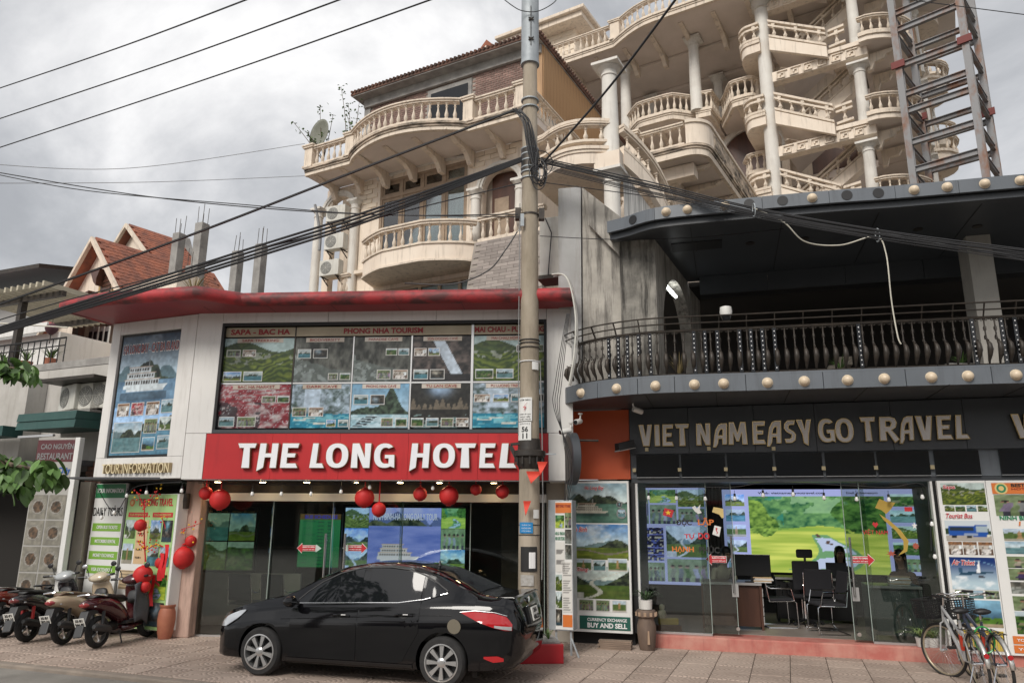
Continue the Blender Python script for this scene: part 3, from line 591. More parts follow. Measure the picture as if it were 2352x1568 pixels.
# window of tour photographs: five lights of two pictures each
def FX(x): return (500+.3997*x)/1.08844
def FY(y): return (700+.3997*y)/1.08844
box('window_back', M['black'], hb, .358, 6.098, FD+.10, FD+.13, 3.44, 5.325)
for xa, xb in ((.358,.40), (6.05,6.098)): box('window_frame', M['black'], hb, xa, xb, FD-.02, FD+.1, 3.442, 5.323)
box('window_frame', M['black'], hb, .402, 6.048, FD-.02, FD+.1, 5.27, 5.323)
cols = [(132,572,'SAPA TREKKING','BAC HA MARKET','terrace','market'), (580,945,'BIODIVERSITY','DARK CAVE','rock','inlet'), (953,1312,'PARADISE CAVE','PHONG NHA CAVE','rock','spire'), (1322,1692,'SON DOONG CAVE','TU LAN CAVE','shaft','stalag'), (1708,2160,'MAI CHAU HOMESTAY','PU LUONG TREKKING','terrace','inlet')]
ins = [[(.04,.24,.66,.84),(.27,.46,.66,.84),(.02,.28,.03,.28),(.31,.58,.03,.28)], [(.05,.28,.60,.84),(.32,.57,.60,.84),(.60,.77,.05,.22),(.80,.98,.05,.22)], [(.56,.76,.66,.84),(.78,.97,.66,.84),(.42,.66,.06,.30),(.70,.96,.06,.30)], [(.03,.24,.64,.84),(.27,.47,.64,.84),(.03,.28,.05,.30),(.31,.56,.05,.30)], [(.60,.78,.72,.90),(.82,.98,.72,.90),(.03,.28,.06,.30),(.32,.56,.06,.30)]]
ins2 = [[(.60,.80,.66,.84),(.82,.99,.66,.84),(.02,.24,.04,.30),(.28,.54,.04,.30)], [(.03,.27,.30,.54),(.31,.56,.30,.54),(.62,.78,.03,.22),(.82,.99,.03,.22)], [(.04,.29,.60,.86),(.33,.58,.60,.86),(.53,.74,.04,.26),(.78,.98,.04,.26)], [(.02,.23,.03,.26),(.27,.48,.03,.26),(.52,.73,.03,.26),(.77,.98,.03,.26)], [(.02,.24,.66,.86),(.28,.50,.66,.86),(.53,.76,.66,.86),(.80,.98,.66,.86)]]
titles = [(0,0,'SAPA - BAC HA'),(1,3,'PHONG NHA TOURISM'),(4,4,'MAI CHAU - PU LUONG')]
small = ['people','room','karst','river','cave','crowd','forest','bay']
yq = FD+.06; G1 = (.80,.86,.90)
zr = [3.47, 4.235, 4.27, 5.065, 5.09, 5.255]
cx_ = []
for ci, (x0, x1, t1, t2, k1, k2) in enumerate(cols):
	s0 = HF.px(FX(x0), FY(640), yq)[0]; s1 = HF.px(FX(x1), FY(640), yq)[0]; cx_.append((s0, s1))
	for row, (zb, zt, t, k, II) in enumerate(((zr[2], zr[3], t1, k1, ins), (zr[0], zr[1], t2, k2, ins2))):
		wn = box('window', M['blackgloss'], hb, s0, s1, yq, yq+.02, zb, zt)
		W, Hh = s1-s0, zt-zb
		picture(k, 11+ci*7+row*3, wn, s0+.005, s1-.005, yq-.004, zb+.005, zt-.005, grade=G1)
		bz0, bz1 = zt-.085, zt-.008
		box('caption_band', M['band'], wn, s0+.18*W, s1-.16*W, yq-.010, yq-.006, bz0, bz1); text(t, M['inkdarkred'], wn, s0+.25*W, s1-.23*W, yq-.014, bz0+.016, bz1-.016, bold=0)
		for ii, (u0, u1, v0, v1) in enumerate(II[ci]):
			picture(small[(ci*3+ii+row*5) % 8], 100+ci*10+ii+row*50, wn, s0+u0*W, s0+u1*W, yq-.010, zb+v0*(Hh-.1), zb+v1*(Hh-.1), frame=1, grade=(.85,.85,.85))
for i in range(4): box('mullion', M['alum' if i else 'iron'], hb, cx_[i][1]+.001, cx_[i+1][0]-.001, yq-.012, yq+.03, 3.45, 5.075 if i in (1, 2) else 5.268)
box('transom', M['alum'], hb, cx_[0][0], cx_[4][1], yq-.008, yq+.03, 4.238, 4.266)
for i0, i1, t in titles:
	s0, s1 = cx_[i0][0], cx_[i1][1]; tb = box('title_band', M['titleband'], hb, s0, s1, yq-.004, yq+.02, zr[4], zr[5]); m_ = (s0+s1)/2; hw = .5*len(t)*.083 if i0 != 4 else .49*(s1-s0)
	text(t, M['inkdarkred'], tb, m_-hw, m_+hw, yq-.008, zr[4]+.035, zr[5]-.03, bold=.035)
# chamfered bay on the left
lb = LF.root('x', None, None); lb.parent = hb; lb.matrix_parent_inverse = hb.matrix_basis.inverted(); lb.name = 'corner_bay'
xl = -2.06
wpan(lb, xl, -.004, -.03, .2, 2.62, 2.99); wpan(lb, xl, -1.85, -.03, .2, 2.994, 5.50); wpan(lb, -.36, -.004, -.03, .2, 2.994, 5.50); wpan(lb, -1.846, -.364, -.03, .2, 5.27, 5.50)
wpan(lb, xl, xl+.15, .203, 2.2, 2.62, 5.50)
box('window_frame', M['black'], lb, -1.846, -.364, .02, .10, 2.994, 5.268)
p0, p1, q0, q1 = -1.80, -.39, 3.04, 5.22; W = p1-p0; Hh = q1-q0; yy = .014
picture('boatbig', 3, lb, p0, p1, yy, q0+.40*Hh, q1, grade=(.80,.88,.95)); picture('bay', 6, lb, p0, p1, yy, q0, q0+.40*Hh-.002, grade=(.85,1,1.25))
text('HA LONG BAY - CAT BA ISLAND', M['inkwhite'], lb, p0+.03*W, p1-.01*W, yy-.003, q0+.845*Hh, q0+.935*Hh, bold=.03); text('HA LONG BAY - CAT BA ISLAND', M['inkdarkred'], lb, p0+.035*W, p1-.015*W, yy-.007, q0+.853*Hh, q0+.927*Hh, bold=-.004)
for ii, (u0, u1, v0, v1, k) in enumerate([(.05,.26,.32,.43,'room'),(.29,.51,.32,.43,'market'),(.55,.77,.32,.43,'room'),(.80,1.0,.33,.44,'bay'),(.03,.52,.02,.27,'bay'),(.55,.77,.17,.29,'crowd'),(.80,1.0,.19,.30,'gorge'),(.55,.76,.03,.14,'beach'),(.80,1.0,.04,.15,'bay')]):
	picture(k, 60+ii, lb, p0+u0*W, p0+u1*W, yy-.006, q0+v0*Hh, q0+v1*Hh, frame=1, grade=(.9,.9,.9))
x0, x1, z0, z1 = LF.box(236, 1062, 390, 1088, -.06)
text('TOUR INFORMATION', M['lettergold'], lb, x0+.012, x1+.012, -.05, z0+.01, z1-.015, depth=.03, bold=.004, name='letters'); text('TOUR INFORMATION', M['goldletter'], lb, x0, x1, -.088, z0+.01, z1-.015, depth=.004, bold=-.004, name='letters')
# canopy with rounded, weathered edge
ZC = 5.505
pl_ = [local(hb, gnd(150, 716, ZC)), local(hb, gnd(240, 700, ZC)), local(hb, gnd(452, 686, ZC)), Vector((.9,-1.24,ZC)), Vector((2.6,-1.25,ZC)), Vector((6.56,-1.25,ZC))]
pl_ = [Vector((p.x, p.y, 0)) for p in pl_]
back = [Vector((6.56,.6,0)), Vector((.5,.9,0)), pl_[0]+Vector((.35,1.0,0))]
cb = MB(); poly = [(p.x, p.y) for p in pl_+back]; cb.prism(poly, ZC, ZC+.16, plane='xy'); cb.build('canopy_slab', M['darkred'], hb)
cp = [Vector((p.x, p.y, ZC+.105)) for p in pl_]; cp = [cp[0]+Vector((.3,.9,0))]+cp; sp = []
for i in range(len(cp)-1):
	for k in range(6): sp.append(cp[i].lerp(cp[i+1], k/6))
sp.append(cp[-1]); MB().tube(sp, .118, 12).build('canopy_edge', M['canopy_edge'], hb, smooth=True)
for i in range(6): 
	x = .2+i*1.12; box('soffit_joint', M['black'], hb, x, x+.006, -1.2, -.79, ZC-.003, ZC+.001)
box('upper_wall', M['white'], hb, -1.2, 6.5, .55, .8, 2.6, 5.5)
# ground floor: soffit, pillar, glazing, room behind
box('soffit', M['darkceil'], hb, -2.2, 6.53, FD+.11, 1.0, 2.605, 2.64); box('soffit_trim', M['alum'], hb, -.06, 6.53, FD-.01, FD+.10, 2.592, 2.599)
box('lintel', M['whiteplain'], hb, .0, 6.06, -.06, .08, 2.265, 2.40); box('shutter_box', M['iron'], hb, .0, 6.06, .02, .3, 2.41, 2.603)
pil = MB().loft([[(x*k,y*k,z) for x, y in ((-.16,-.16),(.16,-.16),(.16,.16),(-.16,.16))] for z, k in ((0,1.06),(.25,1.0),(2.6,.98))]).build('pillar', mat('pink_plaster', (.55,.38,.31), (.47,.32,.26), .85, scale=2.5, bump=.2, streak=(.09,.07,.06), streak_amt=.55), hb, loc=(-.14,-.05,0), bevel=.02)
for x in (502, 605, 706, 817, 920, 1010, 1135):
	s = HF.px(x, 1112, -.3)[0]; MB().lathe([(.058,2.602),(.066,2.602),(.066,2.578),(.052,2.574)], (s,-.34,0), 16).build('downlight_ring', M['alum'], hb, smooth=True); MB().lathe([(.05,2.598),(.05,2.571)], (s,-.34,0), 14).build('downlight', M['warm'], hb)
gx = [.05, 1.19, 2.62, 2.66, 4.2, 4.24, 6.02]
for i, (x0, x1, dd) in enumerate(((.04,1.24,0), (1.20,2.30,.05), (2.33,3.55,.05), (3.52,4.75,0), (4.78,6.02,0))):
	box('glass_pane', M_GLASS2 if i in (1, 2) else M_GLASS, hb, x0, x1, dd, dd+.012, .03, 2.264); box('pane_edge', mat('glass_edge', (.30,.36,.33), rough=.2), hb, x1-.004, x1+.008, dd-.004, dd+.016, .03, 2.262)
box('threshold', M['alum'], hb, .04, 6.04, -.02, .08, 0, .028)
for x in (743, 788):
	s = HF.px(x, 1320, -.06)[0]; MB().tube([(s,-.07,.55),(s,-.07,1.72)], .022, 10).tube([(s,-.07,.7),(s,.03,.7)], .012, 6).tube([(s,-.07,1.6),(s,.03,1.6)], .012, 6).build('door_handle', M['chrome'], hb, smooth=True)
# push / pull arrow stickers on the doors
def arrow(parent, x0, x1, y, z, h, m1, flip, m2=None, t='SLIDE TO OPEN', name='arrow_sticker'):
	L_ = x1-x0; pts = [(0,0),(.28,.5),(.28,.28),(1,.28),(1,-.28),(.28,-.28),(.28,-.5)]; f_ = (lambda u: x1-u*L_) if flip else (lambda u: x0+u*L_)
	o = MB().prism([(f_(u), z+v*h) for u, v in pts], y-.003, y).build(name, m1, parent)
	e = MB().prism([(f_(u*1.04-.02), z+v*h*1.12) for u, v in pts], y+.001, y+.003).build('sticker_edge', M['inkwhite'], o)
	text(t, M['inkwhite'], o, x0+L_*(.30 if not flip else .04), x1-L_*(.04 if not flip else .30), y-.006, z+.01, z+h*.2, bold=.03); text('TRƯỢT ĐỂ MỞ', M['inkwhite'], o, x0+L_*(.30 if not flip else .04), x1-L_*(.04 if not flip else .30), y-.006, z-h*.22, z-h*.04, bold=.01)
	if m2:
		g = (lambda u: x0-.01-u*L_*.30) if flip else (lambda u: x1+.01+u*L_*.30)
		MB().prism([(g(0), z+.42*h), (g(1), z), (g(0), z-.42*h)], y-.003, y).build('sticker_tip', m2, o)
	return o
m_mint = mat('sticker_mint', (.48,.58,.54), rough=.5)
for xa, xb, fl in ((682, 724, False), (800, 842, True)):
	s0, s1, q0, q1 = HF.box(xa, 1247, xb, 1270, .04); arrow(hb, s0, s1, .044, (q0+q1)/2, .16, M['inkred'], fl, m_mint)
# the room
box('room_floor', M['roomfloor'], hb, -2.4, 6.4, .1, 5.4, -.02, .012); box('room_wall', M['darkroom'], hb, -2.4, 6.5, 5.2, 5.4, 0, 2.6); box('room_wall', M['darkroom'], hb, 6.06, 6.5, .1, 5.2, 0, 2.6); box('room_wall', M['darkroom'], hb, -2.6, -2.4, .3, 5.4, 0, 2.6)
box('room_ceiling', mat('room_ceiling', (.42,.38,.33), rough=.8), hb, -2.4, 6.5, 1.0, 5.4, 2.6, 2.7)
box('room_column', mat('stone_column', (.20,.15,.10), (.13,.10,.07), .4, scale=4), hb, 5.15, 5.5, 1.6, 2.0, 0, 2.6)
# led screen: ha long bay tour
ls = HF.root('led_screen', 'large lit tour screen with a white cruise ship on blue water', 'screen')
dS = 2.6; s0, s1, q0, q1 = HF.box(790, 1168, 1068, 1318, dS); q1 = HF.px(930, 1166, dS)[1]; q0 = .95
box('screen_case', M['black'], ls, s0-.06, s1+.06, dS, dS+.08, q0-.05, q1+.06); W = s1-s0
MSB = M_SCREEN
picture('screen_bay', 2, ls, s0+.20*W, s0+.80*W, dS-.006, q0, q1, m=MSB)
for i, (k, sd) in enumerate((('gorge',5),('karst',9),('terrace',4))): picture(k, sd, ls, s0, s0+.198*W, dS-.006, q0+(q1-q0)*i/3+.004, q0+(q1-q0)*(i+1)/3-.004, m=MSB, grade=(.8,1.0,1.5))
for i, (k, sd) in enumerate((('karst',15),('people',19),('field',4))): picture(k, sd, ls, s0+.802*W, s1, dS-.006, q0+(q1-q0)*i/3+.004, q0+(q1-q0)*(i+1)/3-.004, m=MSB, grade=(.8,1.1,1.1))
m_lit = mat('screen_white', (.7,.75,.85), emit=(.62,.68,.85), es=.5)
text('NINH BINH-HA LONG DAILY TOUR', m_lit, ls, s0+.235*W, s0+.77*W, dS-.012, q0+.80*(q1-q0), q0+.91*(q1-q0), bold=.02)
box('stand', M['dark'], ls, s0+.1, s1-.1, dS+.08, dS+.5, .012, q0+.2)
bs = HF.root('bus_schedule_board', 'lit green bus schedule board behind the hotel glass', 'board')
dB = 2.1; s0, s1, q0, q1 = HF.box(686, 1180, 780, 1302, dB)
box('board', M['black'], bs, s0-.03, s1+.03, dB, dB+.05, .014, q1+.03); picture('schedule', 4, bs, s0, s1, dB-.006, q0, q1, m=M_SCREEN_DIM, res=70)
text('BUS SCHEDULE', mat('screen_navy', (.02,.03,.2), emit=(.03,.05,.45), es=.5), bs, s0+.12*(s1-s0), s1-.08*(s1-s0), dB-.012, q1-.095, q1-.02, bold=.03)
ip = HF.root('picture_wall', 'dim wall panel of tour photographs inside the hotel office', 'panel')
dI = 1.2; s0, s1, q0, q1 = HF.box(462, 1170, 585, 1308, dI)
box('panel', M['iron'], ip, s0-.06, s1+.03, dI, dI+.05, q0-.05, q1+.05); box('lower_wall', mat('beige_panel', (.56,.49,.39), (.48,.42,.33), .6, scale=2), ip, s0-.06, s1+.95, dI+.0, dI+.06, .014, q0-.055)
for i in range(2):
	for j in range(2): picture(('terrace','river','forest','karst')[i*2+j], 30+i*2+j, ip, s0+(s1-s0)*i/2+.01, s0+(s1-s0)*(i+1)/2-.01, dI-.006, q0+(q1-q0)*(.48*j), q0+(q1-q0)*(.48*j+.46), m=M_SCREEN_DIM, grade=(.55,.75,.5))
for i, t in enumerate(('SAPA - BAC HA', 'MAI CHAU - PU LUONG')): text(t, M['inkgold'], ip, s0+(s1-s0)*i/2+.04, s0+(s1-s0)*(i+1)/2-.04, dI-.012, q1-.07, q1-.02, bold=.03)
# ================================================================== dark travel office
sb = SF.root('travel_office', 'dark grey travel office with globe-studded balcony and open glass front', 'building')
FL = .20
def S6(x, y): return ((1560+.4252*x)/1.08844, (1000+.4252*y)/1.08844)
st = MB(); st.box(-.06, 9, 0, .5, -.02, FL-.004); st.build('step', M['step'], sb, bevel=.02)
box('room_floor', M['roomfloor'], sb, -.3, 9, .5, 5.2, 0, FL); box('room_wall', mat('office_wall', (.17,.15,.125), (.14,.12,.10), .8, scale=1.2), sb, -.5, 9, 5.2, 5.4, 0, 3.8)
box('room_wall', MATS['office_wall'], sb, -.6, -.36, .3, 5.2, 0, 3.8); box('room_wall', MATS['office_wall'], sb, 4.75, 4.95, .4, 5.2, FL, 2.62)
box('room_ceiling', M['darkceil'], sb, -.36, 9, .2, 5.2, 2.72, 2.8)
# glazing
gd = .16; zg = 2.60
def sx(x, y, d=gd): return SF.px(x, y, d)[0]
panes = [(sx(1472,1300), sx(1629,1300), .16, M_GLASS), (sx(1612,1300), sx(1688,1300), .20, M_GLASS2), (sx(1950,1300), sx(2002,1300), .20, M_GLASS2), (sx(1990,1300), sx(2152,1300), .16, M_GLASS)]
me_ = mat('glass_edge', (.30,.36,.33), rough=.2)
for i, (x0, x1, dd, m_) in enumerate(panes):
	box('glass_pane', m_, sb, x0, x1, dd, dd+.012, FL+.03, zg); box('pane_edge', me_, sb, x1-.004 if i < 2 else x0-.006, x1+.006 if i < 2 else x0+.004, dd-.004, dd+.016, FL+.03, zg)
for x0, x1 in ((panes[0][0], panes[0][1]), (panes[3][0], panes[3][1])): box('floor_channel', M['alum'], sb, x0, x1, .13, .20, FL, FL+.03)
for x in (1683, 1958):
	s = sx(x, 1300, .12); MB().tube([(s,.13,.86),(s,.13,1.75)], .018, 10).tube([(s,.13,1.0),(s,.2,1.0)], .01, 6).tube([(s,.13,1.6),(s,.2,1.6)], .01, 6).build('door_handle', M['chrome'], sb, smooth=True); box('lock_plate', M['alum'], sb, s-.03, s+.07, .17, .195, .80, 1.0)
for x in (1697, 1975): s = sx(x, 1460, .14); MB().lathe([(.03,.15),(.03,.20)], (s,0,.32), 12, 'y').build('pane_fitting', M['chrome'], sb)
box('frame_strip', M['signwhite'], sb, panes[0][0]-.05, panes[0][0]-.01, .10, .2, FL, zg); box('frame_strip', M['signwhite'], sb, panes[3][1]+.02, panes[3][1]+.05, .06, .2, FL, zg); box('frame_post', M['black'], sb, panes[3][1]+.052, panes[3][1]+.16, .10, .3, FL, zg)
box('frame_post', M['black'], sb, -.34, panes[0][0]-.052, .06, .3, FL, zg)
box('header', M['dark'], sb, -.33, 6.0, .08, .3, zg+.002, zg+.07)
# row of black panels with brass fittings
edges = [(75,325),(338,595),(608,878),(892,1168),(1185,1478),(1492,1800),(1830,2095)]
box('panel_backing', M['darkgrey'], sb, -.33, 9, .07, .2, zg+.075, 3.8)
for x0, x1 in edges+[(2215,2600),(2640,2900)]:
	s0, s1 = SF.px(*S6(x0, 390), .05)[0], SF.px(*S6(x1, 390), .05)[0]; box('black_panel', M['blackgloss'], sb, s0, s1, .03, .068, zg+.09, 3.06); box('panel_lip', M['alum'], sb, s0, s1, .02, .05, zg+.082, zg+.089)
for x in (62, 328, 600, 885, 1175, 1483, 1815):
	s = SF.px(*S6(x, 412), .03)[0]; box('brass_fitting', mat('brass', (.50,.42,.26), rough=.4, metal=.6), sb, s-.028, s+.028, .0, .03, 2.78, 2.84)
for x, y in ((135,290),(500,285),(880,285)):
	s, z = SF.px(*S6(x, y), .0); box('brass_fitting', MATS['brass'], sb, s-.028, s+.028, -.03, .0, z-.03, z+.03)
# sign band
sg = [-.33, .66, 1.72, 2.66, 3.78, 4.80, 5.9, 7.5]
for a_, b_ in zip(sg, sg[1:]): box('sign_panel', M['dark'], sb, a_+.004, b_-.004, .0, .066, 3.08, 3.845)
SL = [('V',88,168,145,272),('I',180,213,145,271),('E',222,294,143,271),('T',302,386,140,270),('N',422,512,138,266),('A',520,610,138,262),('M',612,724,130,262),('E',750,834,125,260),('A',835,928,122,255),('S',940,1010,120,252),('Y',1015,1105,115,255),('G',1140,1242,110,250),('O',1240,1350,107,250),('T',1388,1482,100,243),('R',1495,1615,98,240),('A',1610,1705,95,238),('V',1715,1818,93,238),('E',1830,1930,90,232),('L',1940,2027,88,230),('V',2280,2400,82,226)]
m_gold = M['goldedge']
for ch, x0, x1, y0, y1 in SL:
	A = S6(x0, y0); B = S6(x1, y1); s0, s1, q0, q1 = SF.box(A[0], A[1], B[0], B[1], -.05); letter(ch, sb, s0, s1, -.05, q0, q1, M['lettergrey'], m_gold, .06, .012)
# orange wall
box('orange_panel', M['orange'], sb, -1.47, -.335, .02, .10, 2.66, 3.846); box('wall_below', M['black'], sb, -1.47, -.345, .12, .3, 0, 2.655); box('red_jamb', M['red'], sb, -1.74, -1.475, .05, .12, 1.3, 2.60)
# balcony slab: curved plan
PATH = [(-1.50,.25),(-1.48,-.15),(-1.38,-.55),(-1.10,-.95),(-.62,-1.28),(0,-1.48),(.6,-1.50),(1.6,-1.42),(2.7,-1.36),(3.8,-1.30),(5.0,-1.22),(6.4,-1.12),(9.0,-.95)]
def cr_path(P, n=6):
	P = [Vector((*p, 0)) if len(p) == 2 else Vector(p) for p in P]; r_ = []
	for i in range(len(P)-1):
		a, b, c, d = P[max(i-1,0)], P[i], P[i+1], P[min(i+2,len(P)-1)]
		for k in range(n):
			t = k/n; r_.append(.5*((2*b)+(c-a)*t+(2*a-5*b+4*c-d)*t*t+(3*b-a-3*c+d)*t**3))
	r_.append(P[-1]); return r_
PP = cr_path(PATH)
class Along:
	def __init__(s, pts):
		s.p = pts; s.l = [0]
		for a, b in zip(pts, pts[1:]): s.l.append(s.l[-1]+(b-a).length)
	def at(s, t):
		t = min(max(t, 0), s.l[-1]-1e-6)
		import bisect
		i = bisect.bisect_right(s.l, t)-1; a, b = s.p[i], s.p[i+1]; q = (b-a).normalized(); return a.lerp(b, (t-s.l[i])/(s.l[i+1]-s.l[i])), q
	def near(s, fr, x, y, z=None):
		"""length along the path of the point seen at a pixel"""
		best = None
		for i in range(0, 1200):
			t = s.l[-1]*i/1200; p, _ = s.at(t); w_ = fr.w(p.x, p.y, 0); r_ = ray(x, y); k = w_.x*r_.y-w_.y*r_.x
			if best is None or abs(k) < best[0]: best = (abs(k), t)
		return best[1]
AL = Along(PP)
def strip(al, t0, t1, z0, z1, off0, off1, n=5):
	"""a curved panel standing along the path; outward is to the right-hand side of the way it runs turned to the street"""
	rings = []
	for i in range(n+1):
		p, q = al.at(t0+(t1-t0)*i/n); nn = Vector((q.y, -q.x, 0)); rings.append([(p+nn*off1)+Vector((0,0,z0)), (p+nn*off0)+Vector((0,0,z0)), (p+nn*off0)+Vector((0,0,z1)), (p+nn*off1)+Vector((0,0,z1))])
	return MB().loft(rings)
TL = AL.l[-1]
tp = AL.near(SF, 1311, 930); cut = [0.0, AL.near(SF, 1310, 925)]+[AL.near(SF, x, 900) for x in (1377,1467,1550,1713,1893,2082,2280)]
cut = sorted(cut)+[TL-1.2, TL]
for a_, b_ in zip(cut, cut[1:]):
	if b_-a_ > .03: strip(AL, a_+.005, b_-.005, 3.86, 4.10, .0, .05, 6).build('fascia_panel', M['darkgrey'], sb, smooth=True)
strip(AL, 0, TL, 3.87, 4.09, -.03, -.008, 60).build('fascia_core', M['black'], sb)
strip(AL, .1, TL, 4.102, 4.13, -.05, .045, 60).build('fascia_cap', M['darkgrey'], sb, smooth=True)
slab = [(p.x, p.y) for p in PP]+[(9,.0),(-1.5,.3)]
MB().prism(slab, 3.862, 4.095, plane='xy').build('balcony_slab', M['dark'], sb)
for i in range(6):
	x = .1+i*1.05; box('soffit_joint', M['black'], sb, x, x+.012, -1.35, -.02, 3.856, 3.861)
for x, y in ((512,57),(922,43),(1358,33),(1803,15),(2290,8)):
	w_ = local(sb, gnd(*S6(x, y), 3.86)); MB().lathe([(.10,3.861),(.10,3.850),(.085,3.846)], (w_.x,w_.y,0), 18).build('ceiling_lamp', mat('unlit_lamp', (.60,.55,.45), rough=.4), sb, smooth=True)
GL = [(1340,900),(1419,889),(1506,885),(1595,882),(1661,881),(1762,878),(1846,875),(1945,872),(2030,871),(2137,866),(2221,866),(2331,863)]
gm = MB().lathe([(.002,-.085),(.045,-.075),(.075,-.045),(.088,0),(.090,.012),(.098,.014),(.098,.03)], (0,0,0), 20, 'y').mesh('globe_lamp', M['globe'], smooth='all')
for x, y in GL:
	p, q = AL.at(AL.near(SF, x, y)); link('globe_lamp', gm, sb, (p.x+q.y*.065, p.y-q.x*.065, 3.975+rr.uniform(-.006,.006)), (rr.uniform(-.06,.06),0,math.atan2(q.y, q.x)+rr.uniform(-.08,.08))).scale = (.80,.80,.80)
p, q = AL.at(AL.near(SF, 1288, 925)); link('lamp_hole', MB().lathe([(.07,-.004),(.07,.01)], (0,0,0), 18, 'y').mesh('lamp_hole', M['black']), sb, (p.x+q.y*.056, p.y-q.x*.056, 3.99), (0,0,math.atan2(q.y, q.x)))
# railing of bent bronze iron
rl = thing('balcony_railing', 'bronze wrought-iron railing with bellied balusters on the travel office balcony', 'railing', (SF.P[0], SF.P[1], 0), SF.a)
ALR = Along([p-Vector((0,0,0)) for p in PP])
def rail(z, off, r, t0, t1, name='rail', sq=False):
	n = 90; pts = []
	for i in range(n+1):
		p, q = AL.at(t0+(t1-t0)*i/n); nn = Vector((q.y,-q.x,0)); pts.append(p+nn*off+Vector((0,0,z)))
	MB().tube(pts, r, 6).build(name, M['iron'], rl, smooth=True)
T0 = .1
rail(4.155, -.06, .014, T0, TL, 'bottom_rail'); rail(4.835, -.06, .022, T0, TL, 'hand_rail'); rail(4.93, .03, .011, T0, TL, 'outer_rail'); rail(5.03, .05, .012, T0, TL, 'outer_rail')
bl = MB()
bl.tube([(0,0,0),(0,-.01,.05),(0,-.055,.11),(0,-.095,.19),(0,-.085,.27),(0,-.03,.33),(0,-.004,.38),(0,0,.44),(0,0,.66)], [.012,.018,.030,.040,.032,.018,.012,.011,.011], 7)
def spiral(cx, cz, r0, turns, sgn, n=12, y=0): return [(cx+sgn*r0*(1-.75*i/n)*math.cos(turns*2*math.pi*i/n), y, cz+r0*(1-.75*i/n)*math.sin(turns*2*math.pi*i/n)) for i in range(n+1)]
bl.tube([(0, -.03+.035*math.cos(a)-.035, .30+.035*math.sin(a)) for a in [R(-120+30*i) for i in range(9)]], .008, 5)
bl.tube([(.0, .02+.03*math.cos(a), .39+.03*math.sin(a)) for a in [R(180-30*i) for i in range(9)]], .008, 5)
for k in range(4):
	a = k*math.pi/2; bl.tube([(.0,0,.47),(.022*math.cos(a),.022*math.sin(a),.50),(.022*math.cos(a+.8),.022*math.sin(a+.8),.53),(0,0,.56)], .004, 4)
for sg_ in (-1, 1): bl.tube(spiral(sg_*.035, .645, .028, 1.1, sg_), .006, 5)
bm_ = bl.mesh('baluster', M['iron'], smooth='all')
n_b = int(TL*.985/.135)
strips_x = [1397,1420,1441,1466,1493,1595,1621,1649,1701,1727,1753,1781,1977,2242,2311,2342]
for i in range(n_b):
	t = .16+i*.135; p, q = AL.at(t)
	nn = Vector((q.y,-q.x,0)); link('baluster', bm_, rl, (p.x-nn.x*.06, p.y-nn.y*.06, 4.16), (0,0,math.atan2(q.y,q.x)))
	if i % 3 == 0: MB().beam((p-nn*.06)+Vector((0,0,4.835)), (p+nn*.05)+Vector((0,0,5.03)), .012, .03).build('rail_bracket', M['iron'], rl)
dm = MB(); dm.box(-.026,.026,-.012,.012,0,.66); dd_ = MB()
for k in range(9): dd_.lathe([(.009,-.016),(.009,-.012)], (0,0,.05+.07*k), 8, 'y')
dmm = dm.mesh('led_post', M['blackgloss']); ddm = dd_.mesh('led_dots', M['inkwhite'])
for x in strips_x:
	p, q = AL.at(AL.near(SF, x, 800)); nn = Vector((q.y,-q.x,0)); o = link('led_post', dmm, rl, (p.x-nn.x*.02, p.y-nn.y*.02, 4.15), (0,0,math.atan2(q.y,q.x))); link('led_dots', ddm, o)['kind'] = 'stuff'
# roof canopy over the balcony
RP = cr_path([(-.42,-1.30),(-.10,-1.42),(.4,-1.66),(1.37,-1.68),(2.95,-1.63),(3.86,-1.56),(5.55,-1.50),(7.2,-1.42),(9,-1.35)]); ALT = Along(RP); TLT = ALT.l[-1]
cut = [0, ALT.near(SF,1505,480), ALT.near(SF,1654,470), ALT.near(SF,1750,460), ALT.near(SF,1903,450), ALT.near(SF,2054,440), ALT.near(SF,2200,430), ALT.near(SF,2345,420), TLT]
for i, (a_, b_) in enumerate(zip(cut, cut[1:])): strip(ALT, a_+.003, b_-.003, 6.60, 6.80, 0, .05, 6).build('roof_fascia_panel', M['darkgrey'], sb, smooth=True)
strip(ALT, 0, TLT, 6.50, 6.595, -.20, -.05, 50).build('roof_fascia_lower', M['dark'], sb, smooth=True)
MB().prism([(p.x, p.y) for p in RP]+[(9,1.5),(-.42,1.5)], 6.61, 6.79, plane='xy').build('roof_slab', M['dark'], sb)
MB().prism([(p.x, p.y+.24) for p in RP]+[(9,1.6),(-.42,1.6)], 6.58, 6.605, plane='xy').build('balcony_ceiling', M['dark'], sb)
for x in (.9, 2.3, 3.7, 5.1): box('ceiling_joint', M['black'], sb, x, x+.012, -1.3, 1.2, 6.573, 6.579)
cb_ = local(sb, gnd(1600, 560, 6.58)); box('ceiling_opening', M['black'], sb, cb_.x-.42, cb_.x+.42, cb_.y-.12, cb_.y+.28, 6.565, 6.578); box('ceiling_bar', M['iron'], sb, cb_.x-.02, cb_.x+.0, cb_.y-.14, cb_.y+.30, 6.558, 6.564)
for x, y in ((1723,558),(1848,547),(1972,536),(2109,526),(2245,519)):
	w_ = local(sb, gnd(x, y, 6.58)); MB().lathe([(.07,6.579),(.075,6.568),(.05,6.568)], (w_.x,w_.y,0), 16).build('downlight', M['iron'], sb, smooth=True)
